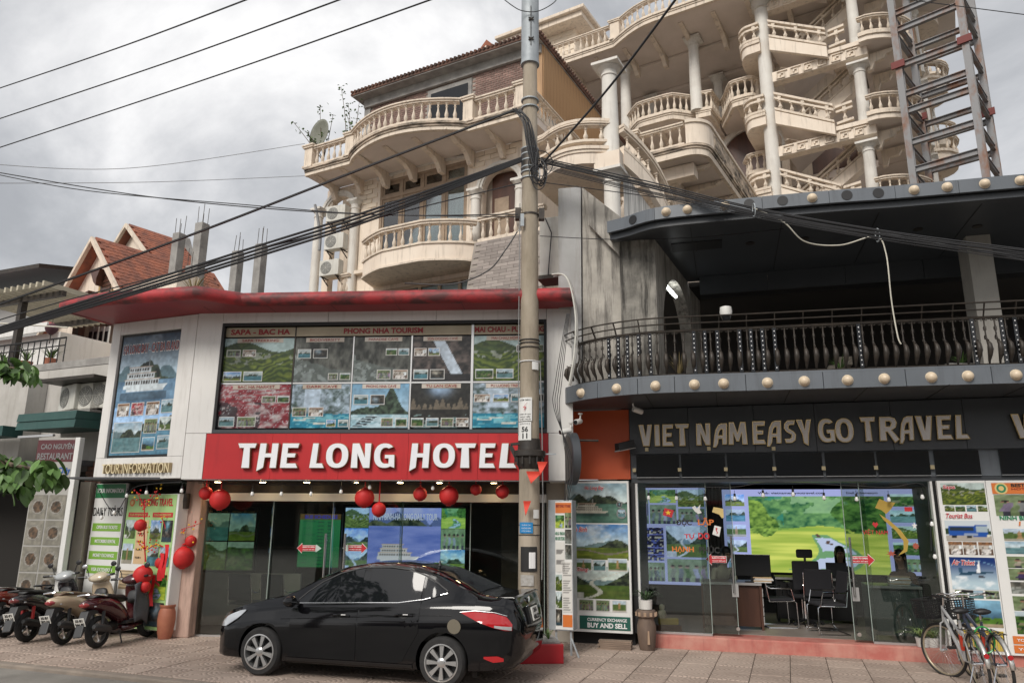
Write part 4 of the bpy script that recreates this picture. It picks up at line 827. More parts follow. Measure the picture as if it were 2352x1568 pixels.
for x, y, k in ((1458,506,0),(1531,495,1),(1580,487,1),(1665,476,1),(1720,470,0),(1797,463,0),(1864,455,1),(1943,447,0),(2015,440,0),(2097,435,1),(2173,429,1),(2258,422,1),(2340,415,1)):
	p, q = ALT.at(ALT.near(SF, x, y)); rz = math.atan2(q.y, q.x)
	if k: link('globe_lamp', gm, sb, (p.x+q.y*.07, p.y-q.x*.07, 6.70), (0,0,rz), ).scale = (.74,.74,.74)
	else: link('lamp_hole', MB().lathe([(.078,-.003),(.078,.01)], (0,0,0), 18, 'y').mesh('lamp_hole', M['black']), sb, (p.x+q.y*.055, p.y-q.x*.055, 6.70), (0,0,rz))
# beam and gloom behind the balcony
zb0 = SF.px(1900, 655, 1.3)[1]; s0 = SF.px(1606, 640, 1.3)[0]
for a_, b_ in zip((s0, s0+1.25, s0+2.6, s0+3.9), (s0+1.25, s0+2.6, s0+3.9, 9)): box('beam_panel', M['dark'], sb, a_+.004, b_-.004, 1.3, 1.36, zb0, 6.575)
box('beam', M['black'], sb, s0, 9, 1.365, 1.7, zb0+.01, 6.4)
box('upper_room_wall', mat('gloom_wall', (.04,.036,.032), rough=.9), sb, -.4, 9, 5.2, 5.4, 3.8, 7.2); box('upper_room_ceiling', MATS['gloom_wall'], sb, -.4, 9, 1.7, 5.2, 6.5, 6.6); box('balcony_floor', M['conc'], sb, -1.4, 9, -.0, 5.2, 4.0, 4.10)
s0, s1, q0, q1 = SF.box(2246, 620, 2300, 838, .25); box('balcony_pillar', mat('pale_pillar', (.42,.40,.36), (.36,.34,.31), .8, scale=2, streak=(.26,.24,.21), streak_amt=.5), sb, s0, s1+.02, .25, .75, 4.1, 6.575)
# glimpse of the hotel stair behind the balcony
for i in range(7): box('stair_tread', M['cream'], sb, 2.3+i*.22, 2.54+i*.22, 3.4, 4.4, 4.1+i*.17, 4.27+i*.17)
box('end_wall', M['conc'], sb, 6.2, 9, .02, .3, 0, 2.66)
# wall posters of the travel office
def board(name, label, fr, x0, x1, y0, y1, z0, z1, cat='poster board'):
	r_ = fr.root(name, label, cat); box('board', M['signwhite'], r_, x0, x1, y0, y1, z0, z1, bevel=.006); return r_
s0, s1, q0, q1 = -1.44, -.36, .20, 2.625
pb = board('poster_board', 'tall poster of bay, karst and pass photographs with currency exchange strip', SF, s0, s1, -.08, -.0, q0, q1); W = s1-s0; yb = -.085
def sub(fr_, u0, u1, v0, v1, kind, seed, parent=None, y=None, **k):
	return picture(kind, seed, parent, s0+u0*W, s0+u1*W, y, q0+v0*(q1-q0), q0+v1*(q1-q0), **k)
for u0, u1, v0, v1, k_, sd, dy in ((.03,.97,.715,.985,'halong',4,0),(.03,.97,.47,.705,'karst',21,0),(.03,.97,.215,.425,'gorge',8,0),(.14,.40,.395,.475,'temple',2,.004),(.42,.62,.395,.47,'bay',9,.004),(.65,.95,.395,.48,'temple',7,.004),(.03,.13,.395,.465,'forest',7,.004),(.03,.14,.135,.205,'bay',3,.004),(.19,.42,.135,.21,'crowd',4,.004),(.45,.67,.135,.21,'people',5,.004),(.70,.92,.135,.21,'temple',8,.004)): sub(None, u0, u1, v0, v1, k_, sd, pb, yb-dy, frame=1 if dy else None, grade=(.95,.95,.9))
box('strip', mat('strip_green', (.012,.10,.075), rough=.45), pb, s0+.20*W, s1-.03*W, yb-.006, yb-.001, q0+.02*(q1-q0), q0+.105*(q1-q0))
text('CURRENCY EXCHANGE', M['inkwhite'], pb, s0+.32*W, s1-.08*W, yb-.010, q0+.072*(q1-q0), q0+.092*(q1-q0), bold=.02); text('BUY AND SELL', M['inkwhite'], pb, s0+.32*W, s1-.08*W, yb-.010, q0+.03*(q1-q0), q0+.062*(q1-q0), bold=.035)
for cx, cz, r_ in ((.88,.80,.085),(.85,.86,.05)):
	X, Z = s0+cx*W, q0+(cz-.02)*(q1-q0); MB().lathe([(r_,0),(r_,.003)], (X,yb-.006,Z), 20, 'y').build('round_inset', M['inkgrey'], pb); picture('cave' if r_ < .07 else 'bay', 5, pb, X-r_*.66, X+r_*.66, yb-.009, Z-r_*.66, Z+r_*.66)
for t, u, v in (('Ha Long Bay',.30,.935),('Ninh Binh',.03,.655),('Ha Giang',.03,.385)): text(t, M['inkwhite'], pb, s0+u*W-.006, s0+(u+.30)*W+.006, yb-.007, q0+v*(q1-q0)-.006, q0+(v+.032)*(q1-q0)+.006, bold=.05, slant=.25); text(t, M['inkred'], pb, s0+u*W, s0+(u+.30)*W, yb-.012, q0+v*(q1-q0), q0+(v+.032)*(q1-q0), bold=.01, slant=.25)
# sapa / tourist bus / air ticket poster
s0 = SF.px(2151, 1104, -.05)[0]; s1 = SF.px(2262, 1102, -.05)[0]; q0, q1 = .16, 2.60; W = s1-s0
pc = board('poster_board', 'poster of rice terraces, blue tourist bus and airliner beside the bicycles', SF, s0, s1, -.06, .02, q0, q1); yb = -.065
for u0, u1, v0, v1, k_, sd in ((.07,.97,.855,.985,'terrace',9),(.10,.30,.815,.85,'terrace',3),(.32,.52,.815,.85,'forest',3),(.55,.75,.815,.85,'bay',3),(.78,.97,.815,.85,'terrace',5),(.06,.98,.64,.76,'bus',1),(.08,.36,.56,.635,'room',4),(.38,.66,.56,.635,'room',5),(.69,.97,.56,.635,'room',6),(.06,.98,.36,.545,'plane',1),(.10,.34,.31,.355,'crowd',3),(.37,.66,.31,.355,'bay',8),(.70,.97,.31,.355,'crowd',9),(.06,.97,.15,.30,'beach',3)): sub(None, u0, u1, v0, v1, k_, sd, pc, yb)
box('strip', mat('strip_yellow', (.55,.40,.06), rough=.5), pc, s0+.06*W, s1-.05*W, yb-.004, yb, q0+.02*(q1-q0), q0+.13*(q1-q0))
for t, u, v, uw in (('Sapa',.10,.945,.25),('Tourist Bus',.08,.775,.55),('Air Ticket',.10,.50,.45)): text(t, M['inkwhite'], pc, s0+u*W-.006, s0+(u+uw)*W+.006, yb-.004, q0+v*(q1-q0)-.006, q0+(v+.028)*(q1-q0)+.006, bold=.06, slant=.25); text(t, M['inkred'], pc, s0+u*W, s0+(u+uw)*W, yb-.009, q0+v*(q1-q0), q0+(v+.028)*(q1-q0), bold=.015, slant=.25)
s0 = s1+.006; s1 = s0+1.15; W = s1-s0
pd = board('poster_board', 'poster headed best daily tours with orange logo strip', SF, s0, s1, -.06, .02, q0, q1)
box('header_strip', M['signorange'], pd, s0+.06*W, s1-.04*W, yb-.004, yb, q0+.92*(q1-q0), q0+.985*(q1-q0)); text('BEST DAILY TOURS', M['inkblack'], pd, s0+.28*W, s1-.08*W, yb-.008, q0+.96*(q1-q0), q0+.98*(q1-q0), bold=.03)
text('HOTLINE: WEBSITE', M['inkdarkred'], pd, s0+.28*W, s1-.10*W, yb-.008, q0+.943*(q1-q0), q0+.955*(q1-q0), bold=.01)
for r_, m_, y_ in ((.085,M['inkgold'],yb-.006),(.062,M['inkgreen'],yb-.009),(.035,M['inkgold'],yb-.012)): MB().lathe([(r_,0),(r_,.003)], (s0+.165*W,y_,q0+.952*(q1-q0)), 24, 'y').build('logo', m_, pd)
for u0, u1, v0, v1, k_, sd in ((.07,.97,.79,.915,'people',31),(.12,.48,.645,.715,'temple',32),(.12,.97,.57,.64,'bay',33),(.12,.97,.49,.555,'crowd',34),(.12,.97,.42,.485,'crowd',35),(.12,.97,.345,.41,'rock',36),(.12,.97,.25,.33,'people',37),(.12,.97,.12,.245,'forest',38)): sub(None, u0, u1, v0, v1, k_, sd, pd, yb)
text('NINH BINH HIGHLIGHTS', M['inkgreen'], pd, s0+.10*W, s1-.03*W, yb-.006, q0+.765*(q1-q0), q0+.79*(q1-q0), bold=.03); text('1 day tour', M['signorange'], pd, s0+.30*W, s1-.2*W, yb-.006, q0+.725*(q1-q0), q0+.757*(q1-q0), bold=.02, slant=.2)
for v, t in ((.065,'YOUR BICYCLE TOUR'),(.015,'YOUR CHOICE')): box('foot_strip', M['signorange'], pd, s0+.06*W, s1-.04*W, yb-.004, yb, q0+v*(q1-q0), q0+(v+.043)*(q1-q0)); text(t, M['inkwhite'], pd, s0+.10*W, s1-.3*W, yb-.008, q0+(v+.014)*(q1-q0), q0+(v+.029)*(q1-q0), bold=.01)
# stained party walls left of the balcony
W1 = gnd(1503, 548, 6.58); W2 = gnd(1607, 683, 6.58)
PR = Frame((W1.x, W1.y), -16); wr = PR.root('party_wall', 'stained grey concrete wall with arched opening beside the balcony', 'wall')
def PQ(x, y, d=0): return PR.px(x, y, d)
dA = .10
MB().prism([(PQ(1337,700,dA)[0],4.13),(PQ(1424,700,dA)[0],4.13),PQ(1424,497,dA),PQ(1337,430,dA)], dA, dA+.5).build('wall', M['greywall'], wr)
MB().prism([PQ(1352,516,0),PQ(1424,588,0),PQ(1424,500,0),PQ(1352,442,0)], -.02, dA-.003).build('ledge', M['greywall'], wr)
MB().prism([(PQ(1284,640,dA)[0],5.5),(PQ(1312,700,dA)[0],5.5),(PQ(1314,700,dA)[0],4.13),(PQ(1335,700,dA)[0],4.13),PQ(1335,432,dA),PQ(1284,436,dA)], dA-.06, dA+.5).build('pilaster', mat('pale_pilaster', (.40,.40,.40), (.33,.33,.32), .8, scale=2.5, streak=(.24,.22,.19), streak_amt=.6), wr)
box('pier', mat('dark_stained', (.36,.34,.30), (.10,.095,.085), .9, scale=1.8, bump=.4, bscale=12, streak=(.04,.037,.033), streak_amt=.95), wr, PQ(1426,700)[0], -.004, 0, .35, 4.1, 6.6)
aw = Frame((W1.x, W1.y), math.degrees(math.atan2(W2.y-W1.y, W2.x-W1.x))); L2 = (W2-W1).length
a0_, a1_ = aw.px(1523, 720)[0], aw.px(1590, 720)[0]; az = aw.px(1548, 638)[1]
ac = (a0_+a1_)/2; ar = (a1_-a0_)/2
prof = [(0,4.1),(a0_,4.1)]+[(a0_, az-ar*1.0)]+[(ac-ar*math.cos(R(180*i/14)), az-ar+ar*math.sin(R(180*i/14))) for i in range(1,15)]+[(a1_, 4.1),(L2,4.1),(L2,6.575),(0,6.575)]
ob = MB().prism(prof, 0, .22).build('arch_wall', M['greywall'], wr); ob.matrix_basis = wr.matrix_basis.inverted() @ (Matrix.Translation((aw.P[0],aw.P[1],0)) @ Matrix.Rotation(aw.a, 4, 'Z'))
lm = aw.w(ac-.25, .45, 0)
tl_ = thing('fluorescent_lamp', 'lit fluorescent tube seen through the arched opening', 'lamp', lm, aw.a); A1 = local(tl_, at(1527, 652, lm.y)); A2 = local(tl_, at(1553, 682, lm.y+.25)); MB().tube([A1, A2], .028, 8).build('tube', M['tube'], tl_); MB().beam(A1+Vector((0,.05,.05)), A2+Vector((0,.05,.05)), .05, .04).build('fitting', M['whiteplain'], tl_)
# ================================================================== yellow villa (front block of the hotel)
YV = 19.0
V0 = at(1205, 240, YV); VF = Frame((V0.x, V0.y), -28.5)      # plane of the upper balcony front
vb = VF.root('villa', 'cream stuccoed villa with bowed balconies and dark tiled roof', 'building')
# baluster, turned: belly, neck and square ends
def baluster_mesh(h, r=.055, m='cream_trim', n=10):
	q = MB(); q.box(-r*.95, r*.95, -r*.95, r*.95, 0, h*.07); q.box(-r*.95, r*.95, -r*.95, r*.95, h*.93, h)
	q.lathe([(r*.6,h*.07),(r*.85,h*.14),(r*1.1,h*.26),(r*1.0,h*.36),(r*.6,h*.50),(r*.42,h*.62),(r*.48,h*.72),(r*.8,h*.76),(r*.45,h*.80),(r*.6,h*.88),(r*.8,h*.93)], (0,0,0), n)
	return q.mesh('baluster', M[m], smooth=True)
BMESH = {h: baluster_mesh(h) for h in (.50, .56)}
def offset(pts, o):
	r_ = []
	for i, p in enumerate(pts):
		q = pts[min(i+1, len(pts)-1)]-pts[max(i-1, 0)]; q.z = 0
		q.normalize(); r_.append(p+Vector((q.y,-q.x,0))*o)
	return r_
def ribbon(pts, z0, z1, o0, o1):
	"""solid band along a path between heights z0..z1 (added to the path's own z) and outward offsets o0..o1"""
	A, B = offset(pts, o0), offset(pts, o1); rings = []
	for a, b in zip(A, B): rings.append([(a.x,a.y,a.z+z0),(b.x,b.y,b.z+z0),(b.x,b.y,b.z+z1),(a.x,a.y,a.z+z1)])
	return MB().loft(rings)
def balustrade(parent, pts, h=.56, gap=.22, base=.10, railh=.10, name='balustrade', bm=None, mt='cream_trim', wide=.13, ends=True, bh=None):
	"""pts: path at floor level in the parent's space; children: base course, balusters, coping"""
	pts = [Vector(p) for p in pts]; al = Along(pts); root = ribbon(pts, 0, base, -wide*.7, wide*.7).build(name, M[mt], parent, smooth=True)
	ribbon(pts, base+h+.001, base+h+railh*.55, -wide*.75, wide*.75).build('coping', M[mt], root, smooth=True); ribbon(pts, base+h+railh*.55+.001, base+h+railh, -wide*1.05, wide*1.05).build('coping', M[mt], root, smooth=True)
	me = bm or BMESH.get(h) or BMESH.setdefault(h, baluster_mesh(h)); n = max(1, int(al.l[-1]/gap))
	for i in range(n):
		p, q = al.at((i+.5)*al.l[-1]/n); link('baluster', me, root, (p.x, p.y, p.z+base), (0,0,math.atan2(q.y,q.x)))
	return root
def post(parent, x, y, z0, z1, w=.34, name='post', rz=0, mt='cream_trim'):
	q = MB(); q.box(-w/2,w/2,-w/2,w/2,z0,z1-.10); q.box(-w/2-.05,w/2+.05,-w/2-.05,w/2+.05,z1-.10,z1-.04); q.box(-w/2-.08,w/2+.08,-w/2-.08,w/2+.08,z1-.04,z1+.02); q.box(-w/2-.04,w/2+.04,-w/2-.04,w/2+.04,z0,z0+.08)
	return q.build(name, M[mt], parent, loc=(x,y,0), rot=(0,0,rz), bevel=.01)
def slab_prof(parent, pts, z, back, h=.22, name='balcony_slab', mt='cream_trim', under='soffit', dirt=True):
	"""slab with stepped cornice edge; back = list of (x, y) closing the plan"""
	pts = [Vector((p[0], p[1], 0)) for p in pts]
	o = MB().prism([(p.x, p.y) for p in pts]+list(back), z-h+.02, z-.004, plane='xy').build(name, M[under], parent)
	ribbon(pts, z-.07, z+.0, -.10, .10).build('cornice', M['cream_dirty' if dirt else mt], o, smooth=True); ribbon(pts, z-.14, z-.072, -.10, .055).build('cornice', M['cream_dirty' if dirt else mt], o, smooth=True); ribbon(pts, z-h, z-.142, -.10, .02).build('cornice', M[mt], o, smooth=True)
	return o
def bracket(parent, s, d0, d1, z, w=.16, name='bracket', h=.55):
	"""curved console under a balcony, running back from d0 (tip) to d1 (wall)"""
	L_ = d1-d0; pts = [(d0,z),(d0,z-.07),(d0+.25*L_,z-.10),(d0+.40*L_,z-.18),(d0+.62*L_,z-.20),(d0+.74*L_,z-.30),(d0+.80*L_,z-h*.75),(d0+.86*L_,z-h),(d1,z-h),(d1,z)]
	return MB().prism(pts, s-w/2, s+w/2, plane='yz').build(name, M['cream_trim'], parent, bevel=.012)
ZU = VF.px(1100, 262, 0)[1]        # upper balcony floor level
zU = sum(VF.px(x, y, 0)[1] for x, y in ((1195,243),(700,395)))/2
sl = VF.px(704, 360)[0]
WD = 1.25                          # wall is this far behind the balcony edge
sp0, sp1 = VF.px(808, 300)[0], VF.px(1078, 230)[0]
BOW = .85
def bow(s0, s1, b, n=18, e=.38): return [(s0+(s1-s0)*i/n, -b*min(1, math.sin(math.pi*i/n)/math.sin(math.pi*e)*.93)**.8 if 0 < i < n else 0) for i in range(n+1)]
up = [(sl, 0)]+bow(sp0, sp1, BOW)+[(.10, 0)]
slab_prof(vb, up, zU, [(.10, WD), (sl, WD)], h=.26)
fl = [Vector((x, y+.06, zU)) for x, y in up]
balustrade(vb, [fl[0]+Vector((.3,0,0)), fl[1]+Vector((-.12,0,0))], gap=.25); balustrade(vb, fl[2:-2], gap=.25); balustrade(vb, [fl[-2]+Vector((.2,0,0)), fl[-1]+Vector((-.3,0,0))], gap=.25)
for x, y in ((sl+.13,.1), (sp0,.08), (sp1,.08), (-.1,.1)): post(vb, x, y, zU, zU+.82, .34)
# balcony round the side
slab_prof(vb, [(.10,WD+.01),(.10,7.5)], zU, [(-1.1,7.5),(-1.1,WD+.01)], h=.26); balustrade(vb, [(.02,.3,zU),(.02,7.2,zU)], gap=.25); post(vb, .02, 7.3, zU, zU+.82)
for i, s in enumerate(np.linspace(sl+.35, -.25, 8)): bracket(vb, s, .12-(.55 if sp0 < s < sp1 else 0), WD, zU-.2)
# main wall with block courses; openings: arch left, big window, arch right
z1 = VF.px(950, 640, WD)[1]; zL = VF.px(960, 585, WD*.5)[1]       # lower balcony level
zL = VF.px(1085, 560, .55)[1]
s_l, s_r = sl+.15, -.55
wn0, wn1 = VF.px(872, 470, WD)[0], VF.px(1073, 440, WD)[0]; wz1 = zU-.42; wz0 = zL+.05
ar0, ar1 = VF.px(1108, 440, WD)[0], VF.px(1192, 440, WD)[0]; arz = VF.px(1150, 385, WD)[1]
la0, la1 = VF.px(750, 480, WD)[0], VF.px(812, 470, WD)[0]; laz = VF.px(782, 452, WD)[1]
def arch_poly(a, b, z0, zt):
	r_ = (b-a)/2; return [(a,z0),(a,zt-r_)]+[((a+b)/2-r_*math.cos(R(180*i/12)), zt-r_+r_*math.sin(R(180*i/12))) for i in range(1,12)]+[(b,zt-r_),(b,z0)]
segs = [(s_l, la0, 5.0, zU-.25), (la1, wn0, 5.0, zU-.25), (wn1, ar0, 5.0, zU-.25), (ar1, s_r, 5.0, zU-.25)]
for a, b, c, d in segs: box('wall', M['cream'], vb, a, b, WD, WD+.25, c, d)
def lintel_arch(a, b, zt, top):
	r_ = (b-a)/2; p = [(a,top),(a,zt-r_)]+[((a+b)/2-r_*math.cos(R(180*i/12)), zt-r_+r_*math.sin(R(180*i/12))) for i in range(1,12)]+[(b,zt-r_),(b,top)]
	MB().prism(p, WD+.002, WD+.25).build('wall', M['cream'], vb)
	for r0, r1, y in ((r_+.02, r_+.10, -.05), (r_+.10, r_+.20, -.09)):
		rings = []
		for i in range(15):
			a_ = R(180*i/14); c, n = -math.cos(a_), math.sin(a_); m_ = (a+b)/2; rings.append([(m_+c*r0, WD+y, zt-r_+n*r0), (m_+c*r1, WD+y, zt-r_+n*r1), (m_+c*r1, WD+.02, zt-r_+n*r1), (m_+c*r0, WD+.02, zt-r_+n*r0)])
		MB().loft(rings).build('archivolt', M['colwhite'], vb, smooth=True)
lintel_arch(la0, la1, laz, zU-.25); lintel_arch(ar0, ar1, arz, zU-.25)
box('wall', M['cream'], vb, wn0, wn1, WD+.002, WD+.25, wz1, zU-.25); box('wall', M['cream'], vb, wn0, wn1, WD+.002, WD+.25, 5.0, wz0)
box('wall', M['cream'], vb, s_l, s_r-.26, WD+.5, WD+.6, 5.0, zU-.3); box('wall', M['cream'], vb, s_r-.25, s_r, WD+.26, 9, 5, zU-.25)
bkm = MB().box(-.21,.21,-.03,.02,-.075,.075).mesh('wall_block', M['blockwall'])
nb = 0
for j in range(14):
	z = zU-.36-j*.17
	for k in range(30):
		s = s_l+.22+k*.44+(.22 if j % 2 else 0)
		if s > s_r-.2: continue
		def inside(s): 
			if wn0-.24 < s < wn1+.24: return True
			for a, b, zz in ((la0, la1, laz), (ar0, ar1, arz)):
				m_ = (a+b)/2; r_ = (b-a)/2+.42
				if abs(s-m_) < r_ and z < zz-(b-a)/2+math.sqrt(max(0, r_*r_-(s-m_)**2))*1.0+.02: return True
			return False
		if inside(s) or z < zL+.1: continue
		if j > 6 and s < wn0: continue
		link('wall_block', bkm, vb, (s, WD-.002, z)); nb += 1
# big window: four lights with curtains
wd = box('window', M['curtain'], vb, wn0+.02, wn1-.02, WD+.16, WD+.2, wz0, wz1); wp = wn1-wn0
q = MB(); tz = wz1-.62
for i in range(5): x = wn0+.03+i*(wp-.06)/4; q.box(x-.05, x+.05, WD+.02, WD+.12, wz0+.07, tz-.05); q.box(x-.05, x+.05, WD+.02, WD+.12, tz+.05, wz1-.09)
q.box(wn0, wn1, WD+.01, WD+.13, tz-.05, tz+.05); q.box(wn0, wn1, WD+.01, WD+.13, wz1-.09, wz1); q.box(wn0, wn1, WD+.01, WD+.13, wz0-.02, wz0+.07); q.build('window_frame', M['winwood'], wd)
for i in range(4):
	a = wn0+.03+i*(wp-.06)/4+.05; b = a+(wp-.06)/4-.10
	for z0_, z1_, kk in ((wz0+.07, tz-.05, 1), (tz+.05, wz1-.09, 0)):
		sh = box('sash', M['winwood'], wd, a+.004, a+.07, WD+.05, WD+.10, z0_, z1_); MB().box(b-.07, b-.004, WD+.05, WD+.10, z0_, z1_).box(a+.072, b-.072, WD+.05, WD+.10, z1_-.10, z1_).box(a+.072, b-.072, WD+.05, WD+.10, z0_, z0_+.08).build('sash', M['winwood'], wd)
		box('pane', glass_mat('pane_glass', (.72,.78,.78), .12) if 'pg' not in globals() else pg, wd, a+.073, b-.073, WD+.07, WD+.078, z0_+.081, z1_-.101)
		pg = bpy.data.materials['pane_glass']
# curved head mould above the window
hm = []
for i in range(13): u = i/12; hm.append([(wn0-.1+(wp+.2)*u, WD-.10, wz1+.02+.14*math.sin(math.pi*u)), (wn0-.1+(wp+.2)*u, WD-.10, wz1+.10+.14*math.sin(math.pi*u)), (wn0-.1+(wp+.2)*u, WD, wz1+.10+.14*math.sin(math.pi*u)), (wn0-.1+(wp+.2)*u, WD, wz1+.02+.14*math.sin(math.pi*u))])
MB().loft(hm).build('window_head', M['colwhite'], vb, smooth=True)
def column(parent, x, y, z0, z1, r=.2, name='column', cap=.34, mt='colwhite'):
	q = MB(); q.lathe([(r*1.05,z0),(r*1.05,z0+.06),(r,z0+.10),(r*.96,z0+(z1-z0)*.4),(r*.86,z1-.34),(r*.98,z1-.33),(r*.98,z1-.28),(r*.86,z1-.26),(r*.88,z1-.18),(r*1.35,z1-.09),(r*1.35,z1-.075)], (x,y,0), 18); q.box(x-cap*.85, x+cap*.85, y-cap*.85, y+cap*.85, z1-.075, z1); return q.build(name, M[mt], parent, smooth=True)
for s, zt_ in ((la0-.22, laz-.35), (la1+.20, laz-.35), (ar0-.16, arz-.62), (ar1+.1, arz-.62)): column(vb, s, WD-.12, zL if s > wn0 else 5.0, zt_, .17, cap=.26)
dr = box('door', M['wood'], vb, ar0+.15, ar1, WD+.35, WD+.42, zL, arz); box('door_panel', M['winwood'], dr, ar0+.25, ar0+.75, WD+.33, WD+.349, zL+.3, zL+1.8)
# lower bowed balcony
b0, b1 = VF.px(832, 560, .6)[0], VF.px(1092, 520, .6)[0]
lowp = bow(b0, b1, .75, e=.30); lowp = [(x, y+.62) for x, y in lowp]; lowp[0] = (b0, WD); lowp[-1] = (b1, .62)
lowp = [p for p in lowp]
MB().prism(lowp+[(b1, WD)], zL-.48, zL-.004, plane='xy').build('balcony_body', M['cream'], vb, smooth=True)
MB().prism([(x, y-.06 if 0 < i < len(lowp)-1 else y) for i, (x, y) in enumerate(lowp)]+[(b1, WD)], zL-.54, zL-.482, plane='xy').build('balcony_moulding', M['cream_trim'], vb)
balustrade(vb, [Vector((x, y+.05, zL)) for x, y in lowp[1:]], h=.56, gap=.30, railh=.12, base=.06)
# right-hand lower balcony in front of the arch, tiled apron below
balustrade(vb, [(b1+.12,.62,zL),(s_r+.9,.62,zL)], gap=.27, railh=.13)
sd0, sd1 = b1+.04, VF.px(1245, 600, .5)[0]
MB().prism([(sd0-.0, zL-.01),(sd1,zL-.01),(sd1,zL-2.6),(sd0-.45,zL-2.6)], .50, .75).build('apron', M['mortar'], vb)
tlm = MB().box(-.20,.20,-.012,.012,-.045,.045).mesh('cladding_tile', mat('slate_strip', (.36,.315,.285), (.27,.235,.215), .8, scale=2, rnd=.22))
for j in range(18):
	for k in range(8):
		s = sd0-.15-.02*j+k*.41+(.2 if j % 2 else 0); z = zL-.06-j*.096
		if s-.2 < sd0-.45*(zL-z)/2.6 or s+.2 > sd1: continue
		link('cladding_tile', tlm, vb, (s, .49, z))
# left lower pieces: string course, small balustrade, columns below
box('string_course', M['cream_trim'], vb, s_l-.05, b0, WD-.18, WD, zL-.02, zL+.10); box('string_course', M['cream_trim'], vb, s_l-.1, b0+.4, WD-.2, WD, zL-.95, zL-.85)
balustrade(vb, [(la1-.25,WD-.25,zL-.78),(la1+.3,WD-.25,zL-.78)], gap=.25, railh=.1); box('ledge', M['cream_trim'], vb, la0-.4, b0, WD-.42, WD-.002, zL-.9, zL-.79)
lw_ = box('window', M['glassdark'], vb, b0+.5, b1-.1, WD-.08, WD-.04, 5.2, zL-.80); q = MB()
for i in range(6): x = b0+.5+i*(b1-b0-.6)/5; q.box(x-.05,x+.05,WD-.16,WD-.09,5.2,zL-.86)
q.box(b0+.45,b1-.05,WD-.17,WD-.085,zL-.858,zL-.75); q.build('window_frame', M['winwood'], lw_)
# wooden attic storey with brick wall under the tiled roof
wz = zU; bd = 2.3
rfz = VF.px(1190, 82, bd-.6)[1]
kl, kr = VF.px(842, 230, bd)[0], -.55
box('attic_wall', M['mortar'], vb, kl, kr, bd, bd+.2, zU, rfz+.1)
brm = MB().box(-.098,.098,-.015,.01,-.033,.033).mesh('brick', M['brickwall']); nbk = 0; rest = MB()
wA, wB = VF.px(1000, 200, bd)[0], VF.px(1085, 190, bd)[0]; wzT = VF.px(1060, 188, bd)[1]
for j in range(30):
	z = rfz-.15-j*.082
	if z < zU+.4: break
	for k in range(70):
		s = kl+.35+k*.215+(.107 if j % 2 else 0)
		if s > kr-.45 or (VF.px(985,200,bd)[0] < s < wB+.1 and z < wzT+.08): continue
		if nbk < 280: link('brick', brm, vb, (s, bd-.002, z)); nbk += 1
		else: rest.box(s-.098, s+.098, bd-.017, bd+.008, z-.033, z+.033)
if rest.v: rest.build('brick', M['brickwall'], vb)['kind'] = 'stuff'
box('corner_post', M['conc'], vb, kl-.02, kl+.25, bd-.06, bd+.2, zU, rfz); box('corner_post', M['tanwood'], vb, kr-.35, kr+.02, bd-.06, bd+.2, zU, rfz)
aw_ = box('attic_window', M['conc'], vb, VF.px(985,200,bd)[0], wB, bd-.05, bd-.02, zU, wzT); box('attic_glass', M['blackgloss'], aw_, VF.px(985,200,bd)[0]+.15, wB-.14, bd-.07, bd-.052, zU, wzT-.16)
bdm = MB().box(-.006,.02,-.125,.125,zU,rfz).mesh('board', M['tanwood'])
for k in range(26): link('board', bdm, vb, (kr+.02, bd+.13+k*.255, 0))
box('side_wall', M['wood'], vb, kr-.2, kr+.01, bd+.2, bd+6.8, zU, rfz+.1)
box('side_window', M['conc'], vb, kr+.045, kr+.07, bd+.35, bd+1.4, zU+.5, zU+1.5); box('red_panel', mat('red_orange_cloth', (.62,.07,.025), rough=.6), vb, kr+.045, kr+.08, bd+1.9, bd+4.6, zU+.3, zU+1.15)
# roof: eaves overhang, pantile rows
e0 = VF.px(806, 208, bd-.55); rl0, rr0 = e0[0], VF.px(1236, 66, bd-.55)[0]; ef = bd-.55; ez = rfz-.05
def roofz(u): return ez+u*.5
ridge_d = ef+5.0
MB().add([(rl0,ef,ez),(rr0,ef,ez),(rr0-2.8,ridge_d,ez+2.3),(rl0+2.5,ridge_d,ez+2.3),(rl0,ef+9,ez),(rr0,ef+9,ez),(rl0,ef,ez-.09),(rr0,ef,ez-.09),(rr0,ef+9,ez-.09),(rl0,ef+9,ez-.09)], [(0,1,2,3),(1,5,2),(5,4,3,2),(4,0,3),(6,9,8,7),(0,6,7,1),(1,7,8,5),(5,8,9,4),(4,9,6,0)]).build('roof', M['rooftile_old'], vb); box('eaves_soffit', M['conc'], vb, rl0+.05, rr0-.05, ef+.03, ef+8.9, ez-.13, ez-.093); box('eaves_beam', M['conc'], vb, kl, kr, bd-.14, bd-.03, rfz-.5, ez-.135)
tq = MB(); n_ = int((rr0-rl0)/.16)
for i in range(n_): x = rl0+.08+i*(rr0-rl0)/n_; tq.tube([(x,ef-.06,ez+.02),(x,ef+.5,ez+.25)], .05, 6)
for i in range(50): y = ef+.1+i*.17; tq.tube([(rr0+.06,y,ez+.02),(rr0-.4,y,ez+.3)], .05, 6)
tq.build('eaves_tile', M['rooftile_old'], vb)['kind'] = 'stuff'
MB().prism([(-3.2,ez+.15),(-1.4,ez+.15),(-2.3,ez+1.1)], ef+.9, ef+4).build('gable_roof', M['rooftile'], vb, loc=(VF.px(1105,100,bd)[0]+2.3,0,0)); MB().prism([(-2.95,ez+.15),(-1.65,ez+.15),(-2.3,ez+.85)], ef+.86, ef+.898).build('gable_face', M['cream'], vb, loc=(VF.px(1105,100,bd)[0]+2.3,0,0))
